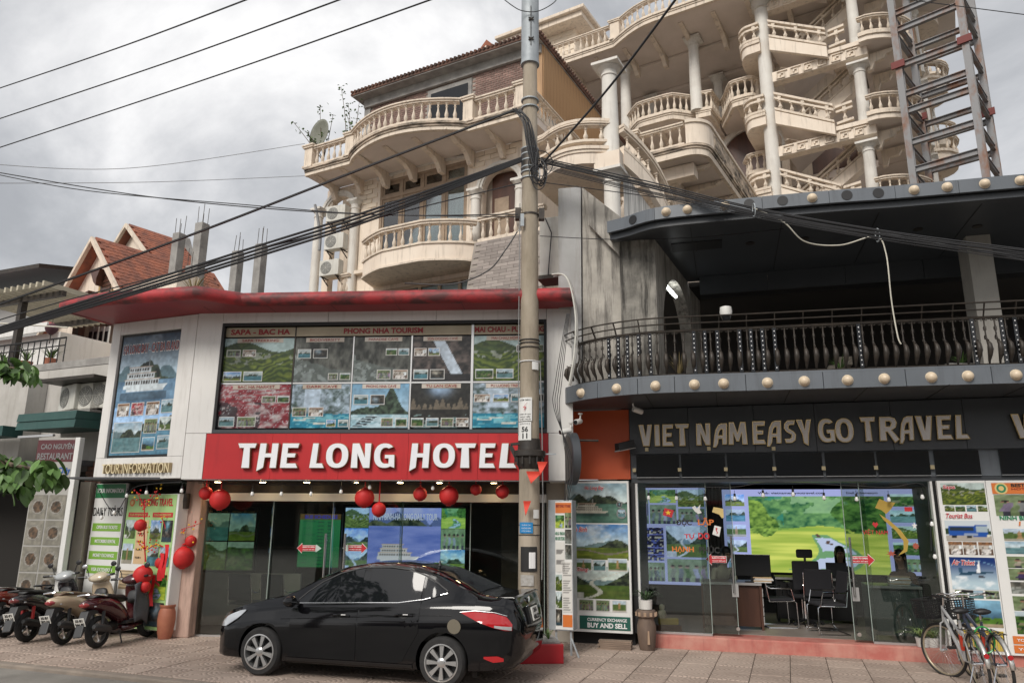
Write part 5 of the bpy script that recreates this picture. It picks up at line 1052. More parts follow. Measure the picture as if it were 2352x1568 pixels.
# ================================================================== tall hotel behind: loggia block, stair tower
YM = 27.0
m0 = at(1598, 250, YM); MF = Frame((m0.x, m0.y), -31)
tb = MF.root('balcony_hotel', 'tall cream hotel block with column loggias, bowed balconies and open stair', 'building')
zF = MF.px(1598, 252)[1]; zT = MF.px(1598, 84)[1]          # loggia floor, ceiling
sA = MF.px(1300, 200)[0]; sB = MF.px(1770, 150)[0]
# roof terrace: bowed slab with balustrade
bs0, bs1 = MF.px(1418, 105, -.6)[0], MF.px(1600, 20, -.6)[0]
EDG = -1.0
rp = [(sA-1.5, EDG), (bs0-.3, EDG)]+[(bs0+(bs1+2.2-bs0)*i/14, EDG-.75*math.sin(min(1, i/5)*math.pi/2)) for i in range(15)]+[(bs1+9, EDG-.75)]
zR = zT+.34
slab_prof(tb, rp, zR, [(bs1+9, 6), (sA-1.5, 6)], h=.30, dirt=False)
tp_ = [Vector((x, y+.08, zR)) for x, y in rp]
BM7 = baluster_mesh(.62, .065, n=8)
balustrade(tb, tp_[:3], h=.62, gap=.27, bm=BM7); balustrade(tb, tp_[3:-1], h=.62, gap=.27, bm=BM7); balustrade(tb, [tp_[-2], tp_[-1]], h=.62, gap=.27, bm=BM7)
post(tb, tp_[2].x+.1, tp_[2].y, zR, zR+.9, .42); post(tb, tp_[-2].x, tp_[-2].y, zR, zR+.9, .42)
for s in np.linspace(bs0-3.6, bs1+3.4, 9): bracket(tb, s, EDG-.15 if s > bs0+.6 else EDG+.3, 1.0, zR-.28, .18, h=.5)
box('ceiling_beam', M['soffit'], tb, sA-1.5, bs1+6, .85, 1.15, zT-.05, zT+.04); box('ceiling_beam', M['soffit'], tb, sA-1.5, bs1+6, 3.2, 3.5, zT-.12, zT+.04)
# back wall, floor slabs
box('back_wall', M['cream'], tb, sA-1.5, sB+4.5, 6.0, 6.3, 3, zR-.3)
for x0_, x1_ in ((1640,1690), (1500,1530)): a_, b_ = MF.px(x0_, 220, 5.9)[0], MF.px(x1_, 220, 5.9)[0]; d_ = box('window', M['winwood'], tb, a_, b_, 5.9, 5.99, zF+.0, zF+2.2); box('pane', M['blackgloss'], d_, a_+.12, b_-.12, 5.87, 5.898, zF+.1, zF+2.05)
# loggia balcony: bow, recess, bow
A0, A1_ = MF.px(1437, 262)[0], MF.px(1590, 240)[0]; R0, R1 = MF.px(1600, 245)[0], MF.px(1652, 255, 1.0)[0]; B0, B1 = MF.px(1655, 258, .3)[0], MF.px(1752, 225, .3)[0]
def bowp(s0, s1, d, b, n=12): return [(s0+(s1-s0)*i/n, d-b*min(1, 1.35*math.sin(math.pi*i/n))) for i in range(n+1)]
pa = bowp(A0, A1_, .35, .75); pr = [(A1_+.1, .1), (R0+.5, .15), (R1-.1, 1.35)]; pb_ = [(R1, 1.4)]+[(x, y) for x, y in bowp(B0+.2, B1, .7, .7)]
for P_ in (pa, pr, pb_):
	slab_prof(tb, P_, zF, [(P_[-1][0], 6), (P_[0][0], 6)], h=.34, dirt=False); balustrade(tb, [Vector((x, y+.07, zF)) for x, y in P_], h=.62, gap=.26, bm=BM7)
for s in (A0+.4, (A0+A1_)/2, A1_-.4, B0+.8, (B0+B1)/2+.5): bracket(tb, s, .1, 1.6, zF-.32, .18)
for x, d in ((1598, .15), (1437, .5)): column(tb, MF.px(x, 200, d)[0], d, zF, zT, .24, cap=.40)
for x, d in ((1650, 3.2), (1498, 3.3), (1692, 5.0), (1560, 5.2)): column(tb, MF.px(x, 200, d)[0], d, zF, zT-.1, .22, cap=.38)
# storey below: wall with arches
box('lower_wall', M['cream'], tb, A0-2, B1+.5, 2.2, 2.4, 3, zF-.3)
axc = MF.px(1725, 340, 2.15)[0]; 
for dx, r_ in ((0, 1.15),):
	zz = MF.px(1725, 298, 2.15)[1]; MB().prism(arch_poly(axc-r_, axc+r_, zF-4, zz), 2.12, 2.19).build('arch_opening', M['wood'], tb)
	rings = []
	for i in range(15):
		a_ = R(180*i/14); c, n = -math.cos(a_), math.sin(a_); rings.append([(axc+c*r_, 2.0, zz-r_+n*r_), (axc+c*(r_+.22), 2.0, zz-r_+n*(r_+.22)), (axc+c*(r_+.22), 2.19, zz-r_+n*(r_+.22)), (axc+c*r_, 2.19, zz-r_+n*r_)])
	MB().loft(rings).build('archivolt', M['colwhite'], tb, smooth=True)
za = MF.px(1740, 405, 1)[1]; q0_ = MF.px(1712, 390, 1)[0]; q1_ = MF.px(1780, 390, 1)[0]; pz = bowp(q0_, q1_, 1.2, .6); slab_prof(tb, pz, za, [(q1_, 2.2), (q0_, 2.2)], h=.3, dirt=False); balustrade(tb, [Vector((x, y+.06, za)) for x, y in pz], h=.62, gap=.26, bm=BM7)
# rooftop box room
rb = MF.px(1237, 140, 4)[0]; rc = MF.px(1345, 140, 4)[0]; rz1 = MF.px(1298, 60, 4)[1]
br_ = box('rooftop_room', M['blockwall'], tb, rb-1.5, MF.px(1320,110,4)[0], 4, 8, zR, rz1-.2)
MB().box(rb-2, MF.px(1322,100,4)[0]+.75, 3.2, 8.8, rz1-.35, rz1-.05).box(rb-2.2, MF.px(1322,100,4)[0]+.95, 3.0, 9, rz1-.04, rz1+.14).build('cornice', M['cream_trim'], br_, bevel=.02)
rm = MB().box(-.35,.35,-.02,.02,-.10,.10).mesh('rooftop_block', M['blockwall'])
for j in range(12):
	for k in range(6):
		s = MF.px(1320,110,4)[0]-.4-k*.74-(.37 if j % 2 else 0); z = rz1-.55-j*.22
		if z > zR+.1 and s > rb-1.0: link('wall_block', rm, br_, (s, 3.985, z))
# ---- corner balcony with stained parapet
cb0 = at(1490, 330, 20.5); CF = Frame((cb0.x, cb0.y), -31); wz_ = CF.px(1560, 337)[1]; w1_ = CF.px(1618, 320)[0]
bk = CF.px(1738, 440, 0)
rd = .55; pth = [(-.6, 0), (w1_-rd, 0)]+[(w1_-rd+rd*math.sin(R(a)), rd-rd*math.cos(R(a))) for a in range(15, 90, 15)]+[(w1_, rd), (w1_, 6.5)]
slab_prof(tb_c := CF.root('corner_balcony', None, None), pth, wz_, [(-.6, 6.5)], h=.34)
tb_c.parent = tb; tb_c.matrix_parent_inverse = tb.matrix_basis.inverted()
fp = [Vector((x, y+.03, wz_)) for x, y in pth]
balustrade(tb_c, [fp[0]+Vector((.25,.05,0)), fp[1]+Vector((-.05,.05,0))], h=.56, gap=.27)
ribbon(fp[1:], .0, .70, -.09, .04).build('parapet', M['cream'], tb_c, smooth=True); ribbon(fp[1:], .70, .80, -.12, .09).build('coping', M['cream_trim'], tb_c, smooth=True)
for k in range(5): box('parapet_panel', M['cream_dirty'], tb_c, w1_+.045, w1_+.07, .9+k*1.1, 1.85+k*1.1, wz_+.12, wz_+.62)
post(tb_c, -.5, .06, wz_, wz_+.82, .36)
for y in (.9, 2.2, 3.5, 4.8): MB().prism([(w1_-.1,wz_-.34),(w1_-.3,wz_-.45),(w1_-.9,wz_-.52),(w1_-1.1,wz_-.75),(w1_-1.35,wz_-.8),(w1_-1.35,wz_-.34)], y-.09, y+.09).build('bracket', M['cream_trim'], tb_c)
box('wall', M['cream'], tb_c, -1.2, w1_-1.3, 1.3, 6.5, 4, wz_-.3); box('beam', M['cream'], tb_c, -1.2, w1_-.5, .5, .9, wz_-.75, wz_-.345)
bkm2 = MB().box(-.21,.21,-.03,.02,-.075,.075).mesh('wall_block', M['blockwall'])
for j in range(9):
	for k in range(3): link('wall_block', bkm2, tb_c, (w1_-1.6-k*.44-(.22 if j % 2 else 0), 1.296, wz_-.95-j*.17))
# ---- curved stair with the big white column
k0 = at(1402, 380, 17.6); KF = Frame((k0.x, k0.y), -28); kr_ = KF.root('stair_landing', None, None); kr_.parent = tb; kr_.matrix_parent_inverse = tb.matrix_basis.inverted()
zk = KF.px(1330, 352)[1]; l0 = KF.px(1236, 345)[0]; l1 = KF.px(1395, 320)[0]
kp = [(l0-.3, .15)]+[(l0+(l1-l0)*i/10, .15-.45*math.sin(math.pi*i/10*.95)) for i in range(1, 11)]
MB().prism(kp+[(l1, 2.2), (l0-.3, 2.2)], zk-.45, zk-.004, plane='xy').build('landing_body', M['cream'], kr_, smooth=True); ribbon([Vector((x,y,0)) for x, y in kp], zk-.06, zk+.03, -.05, .07).build('cornice', M['cream_trim'], kr_, smooth=True); ribbon([Vector((x,y,0)) for x, y in kp], zk-.14, zk-.065, -.05, .035).build('cornice', M['cream_trim'], kr_, smooth=True)
kk = [Vector((x, y+.06, zk+.16)) for x, y in kp]
balustrade(kr_, kk, h=.40, gap=.38, base=.07, railh=.08, bm=baluster_mesh(.40, .06)); ribbon(kk, .58, .66, -.12, .12).build('top_rail', M['cream_trim'], kr_, smooth=True)
for i in (1, 4, 7, 10): box('rail_block', M['cream_trim'], kr_, kk[i].x-.07, kk[i].x+.07, kk[i].y-.08, kk[i].y+.08, zk+.705, zk+.738)
zc0 = KF.px(1402, 495, .25)[1]; zc1 = KF.px(1402, 152, .25)[1]; cs = KF.px(1403, 330, .25)[0]
column(kr_, cs, .25, zk-.2, zc1, .23, cap=.44); column(kr_, cs, .25, 5.5, zk-.62, .24, cap=.44); box('column_block', M['cream'], kr_, cs-.35, cs+.35, -.1, .6, zk-.62, zk-.2)
pA = local(kr_, at(1428, 345, 17.7)); pB = local(kr_, at(1545, 520, 19.2))
sp_ = [pA.lerp(pB, i/10)+Vector((.12*math.sin(math.pi*i/10), 0, .16*math.sin(math.pi*i/10))) for i in range(11)]
balustrade(kr_, sp_, h=.42, gap=.40, base=.10, railh=.10, bm=baluster_mesh(.42, .06), name='stair_balustrade'); ribbon(sp_, -.42, -.004, -.08, .08).build('stair_string', M['cream'], kr_, smooth=True); ribbon(sp_, .66, .74, -.10, .10).build('top_rail', M['cream_trim'], kr_, smooth=True)
w0_ = local(kr_, at(1432, 430, 17.9)); w1b = local(kr_, at(1520, 470, 18.9)); MB().add([(w0_.x,w0_.y,5.5),(w1b.x,w1b.y,5.5),(w1b.x,w1b.y,sp_[8].z-.45),(w0_.x,w0_.y,sp_[1].z-.4)], [(0,1,2,3)]).build('stair_wall', mat('streaked_paint', (.58,.57,.55), (.30,.30,.29), .8, scale=3, stretch=(6,6,.2), lo=.45, hi=.6), kr_)
# ---- open stair tower
YS = 25.0
t0_ = at(1772, 195, YS); TF = Frame((t0_.x, t0_.y), -33.5); sr = TF.root('open_stair_tower', 'cream open stair tower with zigzag flights and fretwork girders', 'stair tower')
c1 = TF.px(1766, 220)[0]; c2 = TF.px(1978, 200)[0]
zg1 = TF.px(1785, 182)[1]; zg2 = TF.px(1800, 352)[1]; HS = zg1-zg2; nlev = 4
for k in range(-2, 3): column(sr, c2, .0, zg1-.10-(k+1)*HS+.05, zg1-.42-k*HS, .21, cap=.42)
MB().tube([(c1,-.15,3),(c1,-.15,zg1+HS*2)], .25, 18).build('main_column', M['colwhite'], sr, smooth=True)
capz = TF.px(1752, 8)[1]; MB().lathe([(.26,capz-.4),(.33,capz-.38),(.26,capz-.3),(.42,capz-.1)], (c1,-.15,0), 16).box(c1-.5,c1+.5,-.65,.35,capz-.1,capz+.03).build('capital', M['colwhite'], sr, smooth=True)
BS = baluster_mesh(.36, .07, n=8)
def low_rail(parent, pts, gap=.42, name='stair_railing'):
	pts = [Vector(p) for p in pts]; o = ribbon(pts, .05, .14, -.07, .07).build(name, M['cream_trim'], parent, smooth=True)
	ribbon(pts, .50, .58, -.07, .07).build('rail_bar', M['cream_trim'], o); ribbon(pts, .68, .77, -.09, .09).build('coping', M['cream_trim'], o)
	al = Along(pts); n = max(1, int(al.l[-1]/gap))
	for i in range(n):
		p, q = al.at((i+.5)*al.l[-1]/n); link('baluster', BS, o, (p.x, p.y, p.z+.14), (0,0,math.atan2(q.y,q.x)))
		if i % 2 == 0: box('rail_block', M['cream_trim'], o, p.x-.06, p.x+.06, p.y-.06, p.y+.06, p.z+.582, p.z+.679)
	return o
def fret(parent, x0, x1, y, z0, z1):
	"""running key pattern in relief on a girder"""
	h = z1-z0; n = max(1, int((x1-x0)/(h*1.25))); w_ = (x1-x0)/n; q = MB(); t = h*.14
	for i in range(n):
		a = x0+i*w_
		for u0, u1, v0, v1 in ((.06,.90,.84,.95),(.06,.06+t/w_,.10,.84),(.06,.70,.05,.16),(.70-t/w_,.70,.16,.62),(.32,.70,.55,.66),(.32,.32+t/w_,.34,.55)): q.box(a+u0*w_, a+u1*w_, y-.05, y, z0+v0*h, z0+v1*h)
	o = q.build('fret_relief', M['cream_trim'], parent); o['kind'] = 'stuff'
for k in range(-1, 3):
	dz = -k*HS; zg = zg1+dz
	g = box('girder', M['cream'], sr, c1+.2, c2+.35, -.22, .18, zg-.20, zg+.20, bevel=.01); fret(g, c1+.35, c2+.1, -.222, zg-.17, zg+.17)
	# left landing, curved
	zl = zg+HS*.46+.10; xl0 = TF.px(1700, 100)[0]; lp = [(c1-.05,-.55)]+[(xl0+(c1-xl0)*.5*(1-math.cos(R(a)))-.0, .25-.8*math.sin(R(a))) for a in range(80, -1, -16)]+[(xl0-.05,1.6)]
	lp = lp[::-1]
	MB().prism(lp+[(c1, 1.6)], zl-.45, zl-.004, plane='xy').build('landing', M['cream'], sr, smooth=True); ribbon([Vector((x,y,0)) for x, y in lp], zl-.10, zl+.02, -.02, .05).build('landing_moulding', M['cream_trim'], sr, smooth=True)
	low_rail(sr, [Vector((x, y+.03, zl)) for x, y in lp], .36)
	# front flight down to the right
	xr_ = TF.px(1905, 120)[0]; zr_ = zg+.36
	a_, b_ = Vector((c1+.28,-.45,zl)), Vector((xr_,-.45,zr_+.02))
	MB().prism([(a_.x,a_.z-.0),(b_.x,b_.z),(b_.x,b_.z-.42),(a_.x,a_.z-.52)], -.52, -.34).build('stair_string', M['cream'], sr); MB().prism([(a_.x,a_.z-.30),(b_.x,b_.z-.25),(b_.x,b_.z-.36),(a_.x,a_.z-.44)], -.338, .9).build('stair_soffit', M['soffit'], sr)
	low_rail(sr, [a_, b_], .45)
	# right landing and bowed balcony
	MB().box(xr_, c2+.3, -.30, 1.3, zg+.203, zr_).build('landing', M['cream'], sr); low_rail(sr, [(xr_+.05,-.26,zr_),(c2-.3,-.26,zr_+.06)], .42)
	xe = c2+1.55+.0; rp_ = [(c2+.15,-.55)]+[(c2+.15+1.55*math.sin(R(a)), 1.0-1.6*math.cos(R(a))) for a in range(10, 100, 10)]+[(xe+.15, 3.2)]
	MB().prism(rp_+[(c2, 3.2)], zr_-.24, zr_-.004, plane='xy').build('balcony_slab', M['soffit'], sr); ribbon([Vector((x,y,0)) for x, y in rp_], zr_-.26, zr_, -.04, .04).build('cornice', M['cream'], sr, smooth=True); ribbon([Vector((x,y,0)) for x, y in rp_], zr_-.08, zr_+.03, -.04, .10).build('cornice', M['cream_trim'], sr, smooth=True)
	balustrade(sr, [Vector((x,y+.04,zr_)) for x, y in rp_], h=.50, gap=.28)
	for y in (.3, 1.8): MB().prism([(c2+.25,zr_-.35),(c2+1.3,zr_-.35),(c2+1.2,zr_-.45),(c2+.9,zr_-.5),(c2+.8,zr_-.65),(c2+.5,zr_-.7),(c2+.4,zr_-.95),(c2+.25,zr_-1.0)], y-.1, y+.1).build('bracket', M['cream_trim'], sr)
	# back flight rising to the right
	a_, b_ = Vector((c1+.25, 1.9, zg+HS*-.42+.3)), Vector((c2-.2, 1.9, zg+.35)); b_.z = zg-.25; a_.z = zg-HS*.70
	MB().prism([(a_.x,a_.z),(b_.x,b_.z),(b_.x,b_.z-.46),(a_.x,a_.z-.46)], 1.0, 1.45).build('stair_string', M['cream'], sr); MB().prism([(a_.x,a_.z-.25),(b_.x,b_.z-.25),(b_.x,b_.z-.38),(a_.x,a_.z-.38)], 1.452, 3.2).build('stair_soffit', M['soffit'], sr); low_rail(sr, [Vector((a_.x,1.12,a_.z)), Vector((b_.x,1.12,b_.z))], .45)
	box('floor_slab', M['soffit'], sr, c1-.1, c2+1.6, 3.2, 7, zr_-.3, zr_)
box('tower_wall', M['cream'], sr, c1-1.5, c2-.2, 4.2, 4.4, 3, zg1+HS*2); box('dark_door', M['wood'], sr, c1+.6, c2-.6, 4.1, 4.19, zg2-HS*.5, zg2+1.9)
for k in range(-1, 3): box('doorway', M['wood'], sr, c2-.1, c2+1.1, 5.0, 5.1, zg1-k*HS+.42, zg1-k*HS+2.6)
box('tower_wall', M['cream'], sr, c2-.2, c2+1.9, 5.1, 5.3, 3, zg1+HS*2)
# side facade going back on the right: floors, balconies, columns
for k in range(-1, 3):
	zr_ = zg1-k*HS+.36
	for j in range(4):
		y0 = 3.4+j*2.6; x0 = c2+1.7
		MB().box(x0-.5, x0+.15, y0-.1, y0+2.5, zr_-.36, zr_).build('floor_edge', M['cream_trim'], sr, bevel=.02)
		rp_ = [(x0+.1, y0+.3)]+[(x0+.1+.75*math.sin(R(a)), y0+1.2-.9*math.cos(R(a))) for a in range(0, 181, 22)]+[(x0+.1, y0+2.2)]
		if j % 2 == 0: MB().prism(rp_, zr_-.38, zr_+.01, plane='xy').build('bow', M['cream'], sr, smooth=True); balustrade(sr, [Vector((x,y,zr_+.01)) for x, y in rp_[1:-1]], h=.50, gap=.32)
		column(sr, x0+.0, y0-.25, zr_, zr_+HS-.36, .2, cap=.3)
box('side_wall', M['cream'], sr, c2+1.2, c2+1.5, 5.3, 14, 3, zg1+HS*2); 
for k in range(-1, 3):
	for j in range(3): box('side_window', M['glassdark'], sr, c2+1.5, c2+1.54, 6+j*2.6, 7.2+j*2.6, zg1-k*HS+.7, zg1-k*HS+2.6)
# ================================================================== steel lift frame
lf0 = at(2085, 300, 21.5); LFf = Frame((lf0.x, lf0.y), -44); lfr = LFf.root('steel_lift_frame', 'rusting grey steel lift-shaft frame standing before the hotel', 'steel frame')
wf = LFf.px(2250, 300)[0]-LFf.px(2085, 300)[0]; df = 2.0
ztop_ = LFf.px(2060, -120)[1]
def ibeam(a, b, w_, h_, name, up=(0,0,1)):
	a, b = Vector(a), Vector(b); t = (b-a).normalized(); u = Vector(up); r_ = t.cross(u).normalized(); u = r_.cross(t); q = MB()
	q.beam(a+u*(h_/2-.01), b+u*(h_/2-.01), w_, .02, up); q.beam(a-u*(h_/2-.01), b-u*(h_/2-.01), w_, .02, up); q.beam(a, b, .016, h_-.04, up)
	return q.build(name, M['rust'], lfr)
xs_ = (0, wf)
for x in xs_:
	for y in (0, df):
		q = MB(); q.box(x-.10,x+.10,y-.10,y-.085,4,ztop_); q.box(x-.10,x+.10,y+.085,y+.10,4,ztop_); q.box(x-.008,x+.008,y-.084,y+.084,4,ztop_); q.build('column', M['rust'], lfr)
zs = [LFf.px(2085, y)[1] for y in (60, 145, 215, 255, 330, 395, 20)]
for z in zs:
	ibeam((.1,0,z), (wf-.1,0,z), .14, .20, 'beam'); ibeam((.0,.1,z-.12), (.0,df-.1,z-.12), .12, .18, 'beam'); ibeam((wf,.1,z-.12), (wf,df-.1,z-.12), .12, .18, 'beam'); ibeam((.1,df,z-.25), (wf-.1,df,z-.25), .14, .18, 'beam')
for x, y, z in ((0,-.13,zs[1]),(wf,-.13,zs[1]),(0,df-.13,zs[2]),(wf,df-.13,zs[3])): box('joint_plate', M['redlead'], lfr, x-.2, x+.2, y-.04, y+.02, z-.12, z+.12)
# ================================================================== black saloon car
paint_ = mat('black_car_paint', (.004,.004,.005), rough=.07); dgl = mat('tinted_glass', (.008,.009,.011), rough=.03); rub = mat('tyre_rubber', (.018,.018,.019), (.03,.029,.028), .85, scale=12); alloy = mat('alloy_rim', (.60,.60,.60), rough=.28, metal=.85); blk = M['black']
lampr = mat('tail_lamp_red', (.42,.008,.012), rough=.08, coat=1); lampc = mat('lamp_clear', (.62,.64,.66), rough=.12, metal=.5, coat=1); plate_ = mat('number_plate', (.68,.68,.64), rough=.5)
XS =  [0.0, .03, .10, .22, .42, .70, 1.00, 1.22, 1.50, 1.85, 2.20, 2.55, 2.90, 3.20, 3.50, 3.80, 4.00, 4.15, 4.25, 4.33, 4.37]
ZT =  [.56, .66, .74, .80, .87, .94, 1.00, 1.09, 1.25, 1.395, 1.45, 1.457, 1.425, 1.355, 1.23, 1.10, 1.075, 1.08, 1.06, .86, .72]
ZBl = [.50, .58, .66, .72, .78, .83, .865, .885, .90, .915, .93, .945, .96, .975, .985, .99, .985, .97, .93, .80, .66]
ZLo = [.30, .22, .18, .17, .17, .17, .17, .165, .165, .165, .165, .165, .165, .17, .175, .185, .20, .22, .25, .32, .40]
WB =  [.40, .58, .70, .77, .81, .83, .845, .85, .85, .85, .85, .85, .85, .85, .845, .835, .815, .78, .72, .62, .50]
WT =  [.35, .50, .58, .62, .65, .66, .66, .64, .62, .585, .565, .56, .565, .575, .59, .60, .61, .61, .60, .55, .45]
def itp(A, x): return float(np.interp(x, XS, A))
def section(x):
	zt, zb, zl, wb, wt = (itp(A, x) for A in (ZT, ZBl, ZLo, WB, WT)); hb_ = zb-zl
	return [(0,zl),(.80*wb,zl),(.95*wb,zl+.04),(.975*wb,zl+.14*hb_),(.982*wb,zl+.32*hb_),(.99*wb,zl+.55*hb_),(1.0*wb,zl+.735*hb_),(.980*wb,zl+.79*hb_),(.952*wb,zl+.92*hb_),(.925*wb,zb),(.90*wb if zt-zb > .2 else .90*wb,zb+min(.02,.2*(zt-zb))),
			(wt+(.90*wb-wt)*.55, zb+(zt-zb)*.48),(wt+(.90*wb-wt)*.12, zb+(zt-zb)*.86),(wt*.86, zb+(zt-zb)*.965),(wt*.5, zt-.006*(zt > 1)),(0,zt)]
def side_y(x, z):
	s_ = section(x); zz = [p[1] for p in s_[1:-1]]; yy = [p[0] for p in s_[1:-1]]; return float(np.interp(z, zz, yy))
xs_c = sorted(set(list(np.linspace(0, 4.37, 46))+XS)); rings = []
for x in xs_c:
	s_ = section(x); rings.append([(x,-y,z) for y, z in s_]+[(x,y,z) for y, z in s_[::-1][1:-1]])
bodym = MB().loft(rings).mesh('car_body_shell', paint_, smooth='all')
tmp = bpy.data.objects.new('tmp', bodym); COL.objects.link(tmp); cuts = []
for wx in (.82, 3.39):
	for sg_ in (-1, 1):
		c_ = link('cut', MB().lathe([(.345,-.24),(.345,.24)], (wx, sg_*.84, .315), 36, 'y').mesh('cut')); b_ = tmp.modifiers.new('b', 'BOOLEAN'); b_.object = c_; b_.operation = 'DIFFERENCE'; b_.solver = 'EXACT'; cuts.append(c_)
bpy.context.view_layer.update(); shell = bpy.data.meshes.new_from_object(tmp.evaluated_get(bpy.context.evaluated_depsgraph_get())); bpy.data.objects.remove(tmp)
for c_ in cuts: bpy.data.objects.remove(c_)
shell.materials.clear(); shell.materials.append(paint_); shell.polygons.foreach_set('use_smooth', [True]*len(shell.polygons)); shell.polygons.foreach_set('material_index', [0]*len(shell.polygons)); shell.set_sharp_from_angle(angle=R(32)); shell.update()
FWc, RWc = gnd(590, 1553), gnd(1007, 1583); ca = math.atan2(RWc.y-FWc.y, RWc.x-FWc.x); cl_ = (RWc-FWc).length/2.57
car = thing('car', 'black four-door saloon car with tinted windows parked before the hotel office', 'car', (0,0,0), ca)
car.scale = (cl_*1.01,)*3; off = Matrix.Rotation(ca, 3, 'Z') @ Vector((.82,-.84,0))*cl_*1.01; car.location = (FWc.x-off.x, FWc.y-off.y, 0)
link('body', shell, car)
def patch(name, m_, top, bot, x0, x1, off=.006, n=20, k=5, side=-1, parent=None):
	"""panel lying on the car's flank between two curves given as (x, z) lists"""
	parent = parent or car; tx, tz = zip(*top); bx, bz = zip(*bot); g = []
	for i in range(n+1):
		x = x0+(x1-x0)*i/n; za, zb = np.interp(x, bx, bz), np.interp(x, tx, tz); g.append([(x, side*(side_y(x, za+(zb-za)*j/k)+off), za+(zb-za)*j/k) for j in range(k+1)])
	q = MB().loft(g, closed=False, caps=False); return q.build(name, m_, parent, smooth='all')
def seam(name, pts, w_=.007, m_=None, off=.004, side=-1, parent=None):
	return MB().tube([(x, side*(side_y(x, z)+off-w_*.6), z) for x, z in pts], w_, 5).build(name, m_ or blk, parent or car, smooth=True)
for sd in (-1, 1):
	g1t = [(1.30,.955),(1.42,1.06),(1.60,1.18),(1.85,1.30),(2.10,1.365),(2.20,1.38)]; g1b = [(1.30,.93),(2.20,.965)]
	g2t = [(2.28,1.385),(2.55,1.39),(2.80,1.365),(3.02,1.315),(3.06,1.30)]; g2b = [(2.28,.968),(2.75,.985),(3.06,1.02)]
	g3t = [(3.09,1.285),(3.20,1.24),(3.40,1.12)]; g3b = [(3.09,1.03),(3.25,1.065),(3.40,1.11)]
	f1 = patch('front_door', paint_, [(1.24,.93),(2.22,.965)], [(1.24,.27),(2.22,.27)], 1.25, 2.21, .005, 12, 8, sd); f2 = patch('rear_door', paint_, [(2.24,.966),(3.08,1.02)], [(2.24,.27),(2.85,.27),(2.95,.45),(3.08,.66)], 2.235, 3.07, .005, 12, 8, sd)
	patch('window', dgl, g1t, g1b, 1.31, 2.19, .009, 18, 5, sd, f1); patch('window', dgl, g2t, g2b, 2.29, 3.055, .009, 16, 5, sd, f2); patch('quarter_window', dgl, g3t, g3b, 3.095, 3.39, .009, 10, 3, sd)
	tr = g1t+g2t[1:]+g3t[1:]; seam('window_trim', [(x, z+.012) for x, z in tr], .010, blk, .012, sd); seam('belt_trim', [(1.26,.925),(1.8,.945),(2.2,.962),(2.75,.98),(3.1,1.03),(3.4,1.11)], .006, M['chrome'], .012, sd)
	for x in (2.235,): patch('door_pillar', dgl, [(2.19,1.385),(2.29,1.39)], [(2.19,.966),(2.29,.97)], 2.192, 2.288, .007, 2, 5, sd)
	for x, z, f in ((1.98,.80,f1), (2.86,.835,f2)):
		y = sd*(side_y(x, z)+.03); MB().tube([(x-.12,y-sd*.02,z),(x-.08,y,z+.01),(x+.08,y,z+.012),(x+.12,y-sd*.02,z)], .014, 8).build('handle', paint_, f, smooth=True); patch('handle_recess', blk, [(x-.07,z+.0),(x,z+.012),(x+.07,z)], [(x-.07,z-.02),(x,z-.035),(x+.07,z-.02)], x-.07, x+.07, .0075, 6, 2, sd, f)
	patch('sill_skirt', mat('black_trim', (.012,.012,.013), rough=.4), [(1.2,.26),(3.0,.26)], [(1.2,.18),(3.0,.18)], 1.2, 3.0, .012, 10, 2, sd)
	seam('swage_line', [(1.1,.73),(1.6,.755),(2.2,.79),(2.9,.84),(3.5,.86)], .004, paint_, .010, sd)
	# tail lamp wrapping the corner, bumper reflector, headlamp, mirror
	tl = patch('tail_lamp', lampr, [(3.62,.905),(3.80,.915),(4.05,.90),(4.20,.86),(4.27,.76)], [(3.62,.898),(3.85,.80),(4.05,.735),(4.20,.70),(4.27,.70)], 3.63, 4.262, .012, 18, 5, sd); seam('lamp_trim', [(3.61,.902),(3.80,.925),(4.05,.91),(4.2,.87)], .0045, M['alum'], .012, sd, tl); patch('lamp_lens', lampc, [(4.05,.765),(4.27,.745)], [(4.05,.738),(4.27,.70)], 4.06, 4.258, .018, 8, 2, sd, tl)
	patch('reflector', lampr, [(3.92,.40),(4.10,.41),(4.18,.38)], [(3.92,.38),(4.05,.335),(4.18,.35)], 3.93, 4.17, .012, 8, 2, sd)
	hl = patch('headlamp', lampc, [(.10,.64),(.25,.74),(.42,.80),(.52,.815)], [(.10,.58),(.25,.60),(.42,.70),(.52,.805)], .09, .51, .010, 14, 4, sd); seam('lamp_trim', [(.09,.59),(.25,.60),(.42,.70),(.53,.81)], .008, blk, .012, sd, hl)
	mx_ = 1.30; mr = MB().lathe([(.005,-.09),(.06,-.07),(.085,-.01),(.085,.06),(.06,.09)], (0,0,0), 14, 'x').build('wing_mirror', paint_, car, smooth=True, loc=(mx_, sd*.97, .965)); mr.scale = (.75,1.15,.85); MB().beam((mx_+.02, sd*.80, .93), (mx_+.01, sd*.93, .95), .06, .05).build('mirror_arm', blk, car)
	patch('mud_flap', rub, [(3.72,.26),(3.80,.26)], [(3.72,.12),(3.80,.12)], 3.73, 3.79, -.05, 2, 2, sd)
fc = MB().lathe([(.088,0),(.088,.008),(.07,.012)], (0,0,0), 28, 'y').build('fuel_flap', mat('chrome_cap', (.62,.57,.47), rough=.2, metal=1), car, smooth=True, loc=(3.55, -(side_y(3.55,.735)+.014), .735)); fc.rotation_euler = (R(6),0,0)
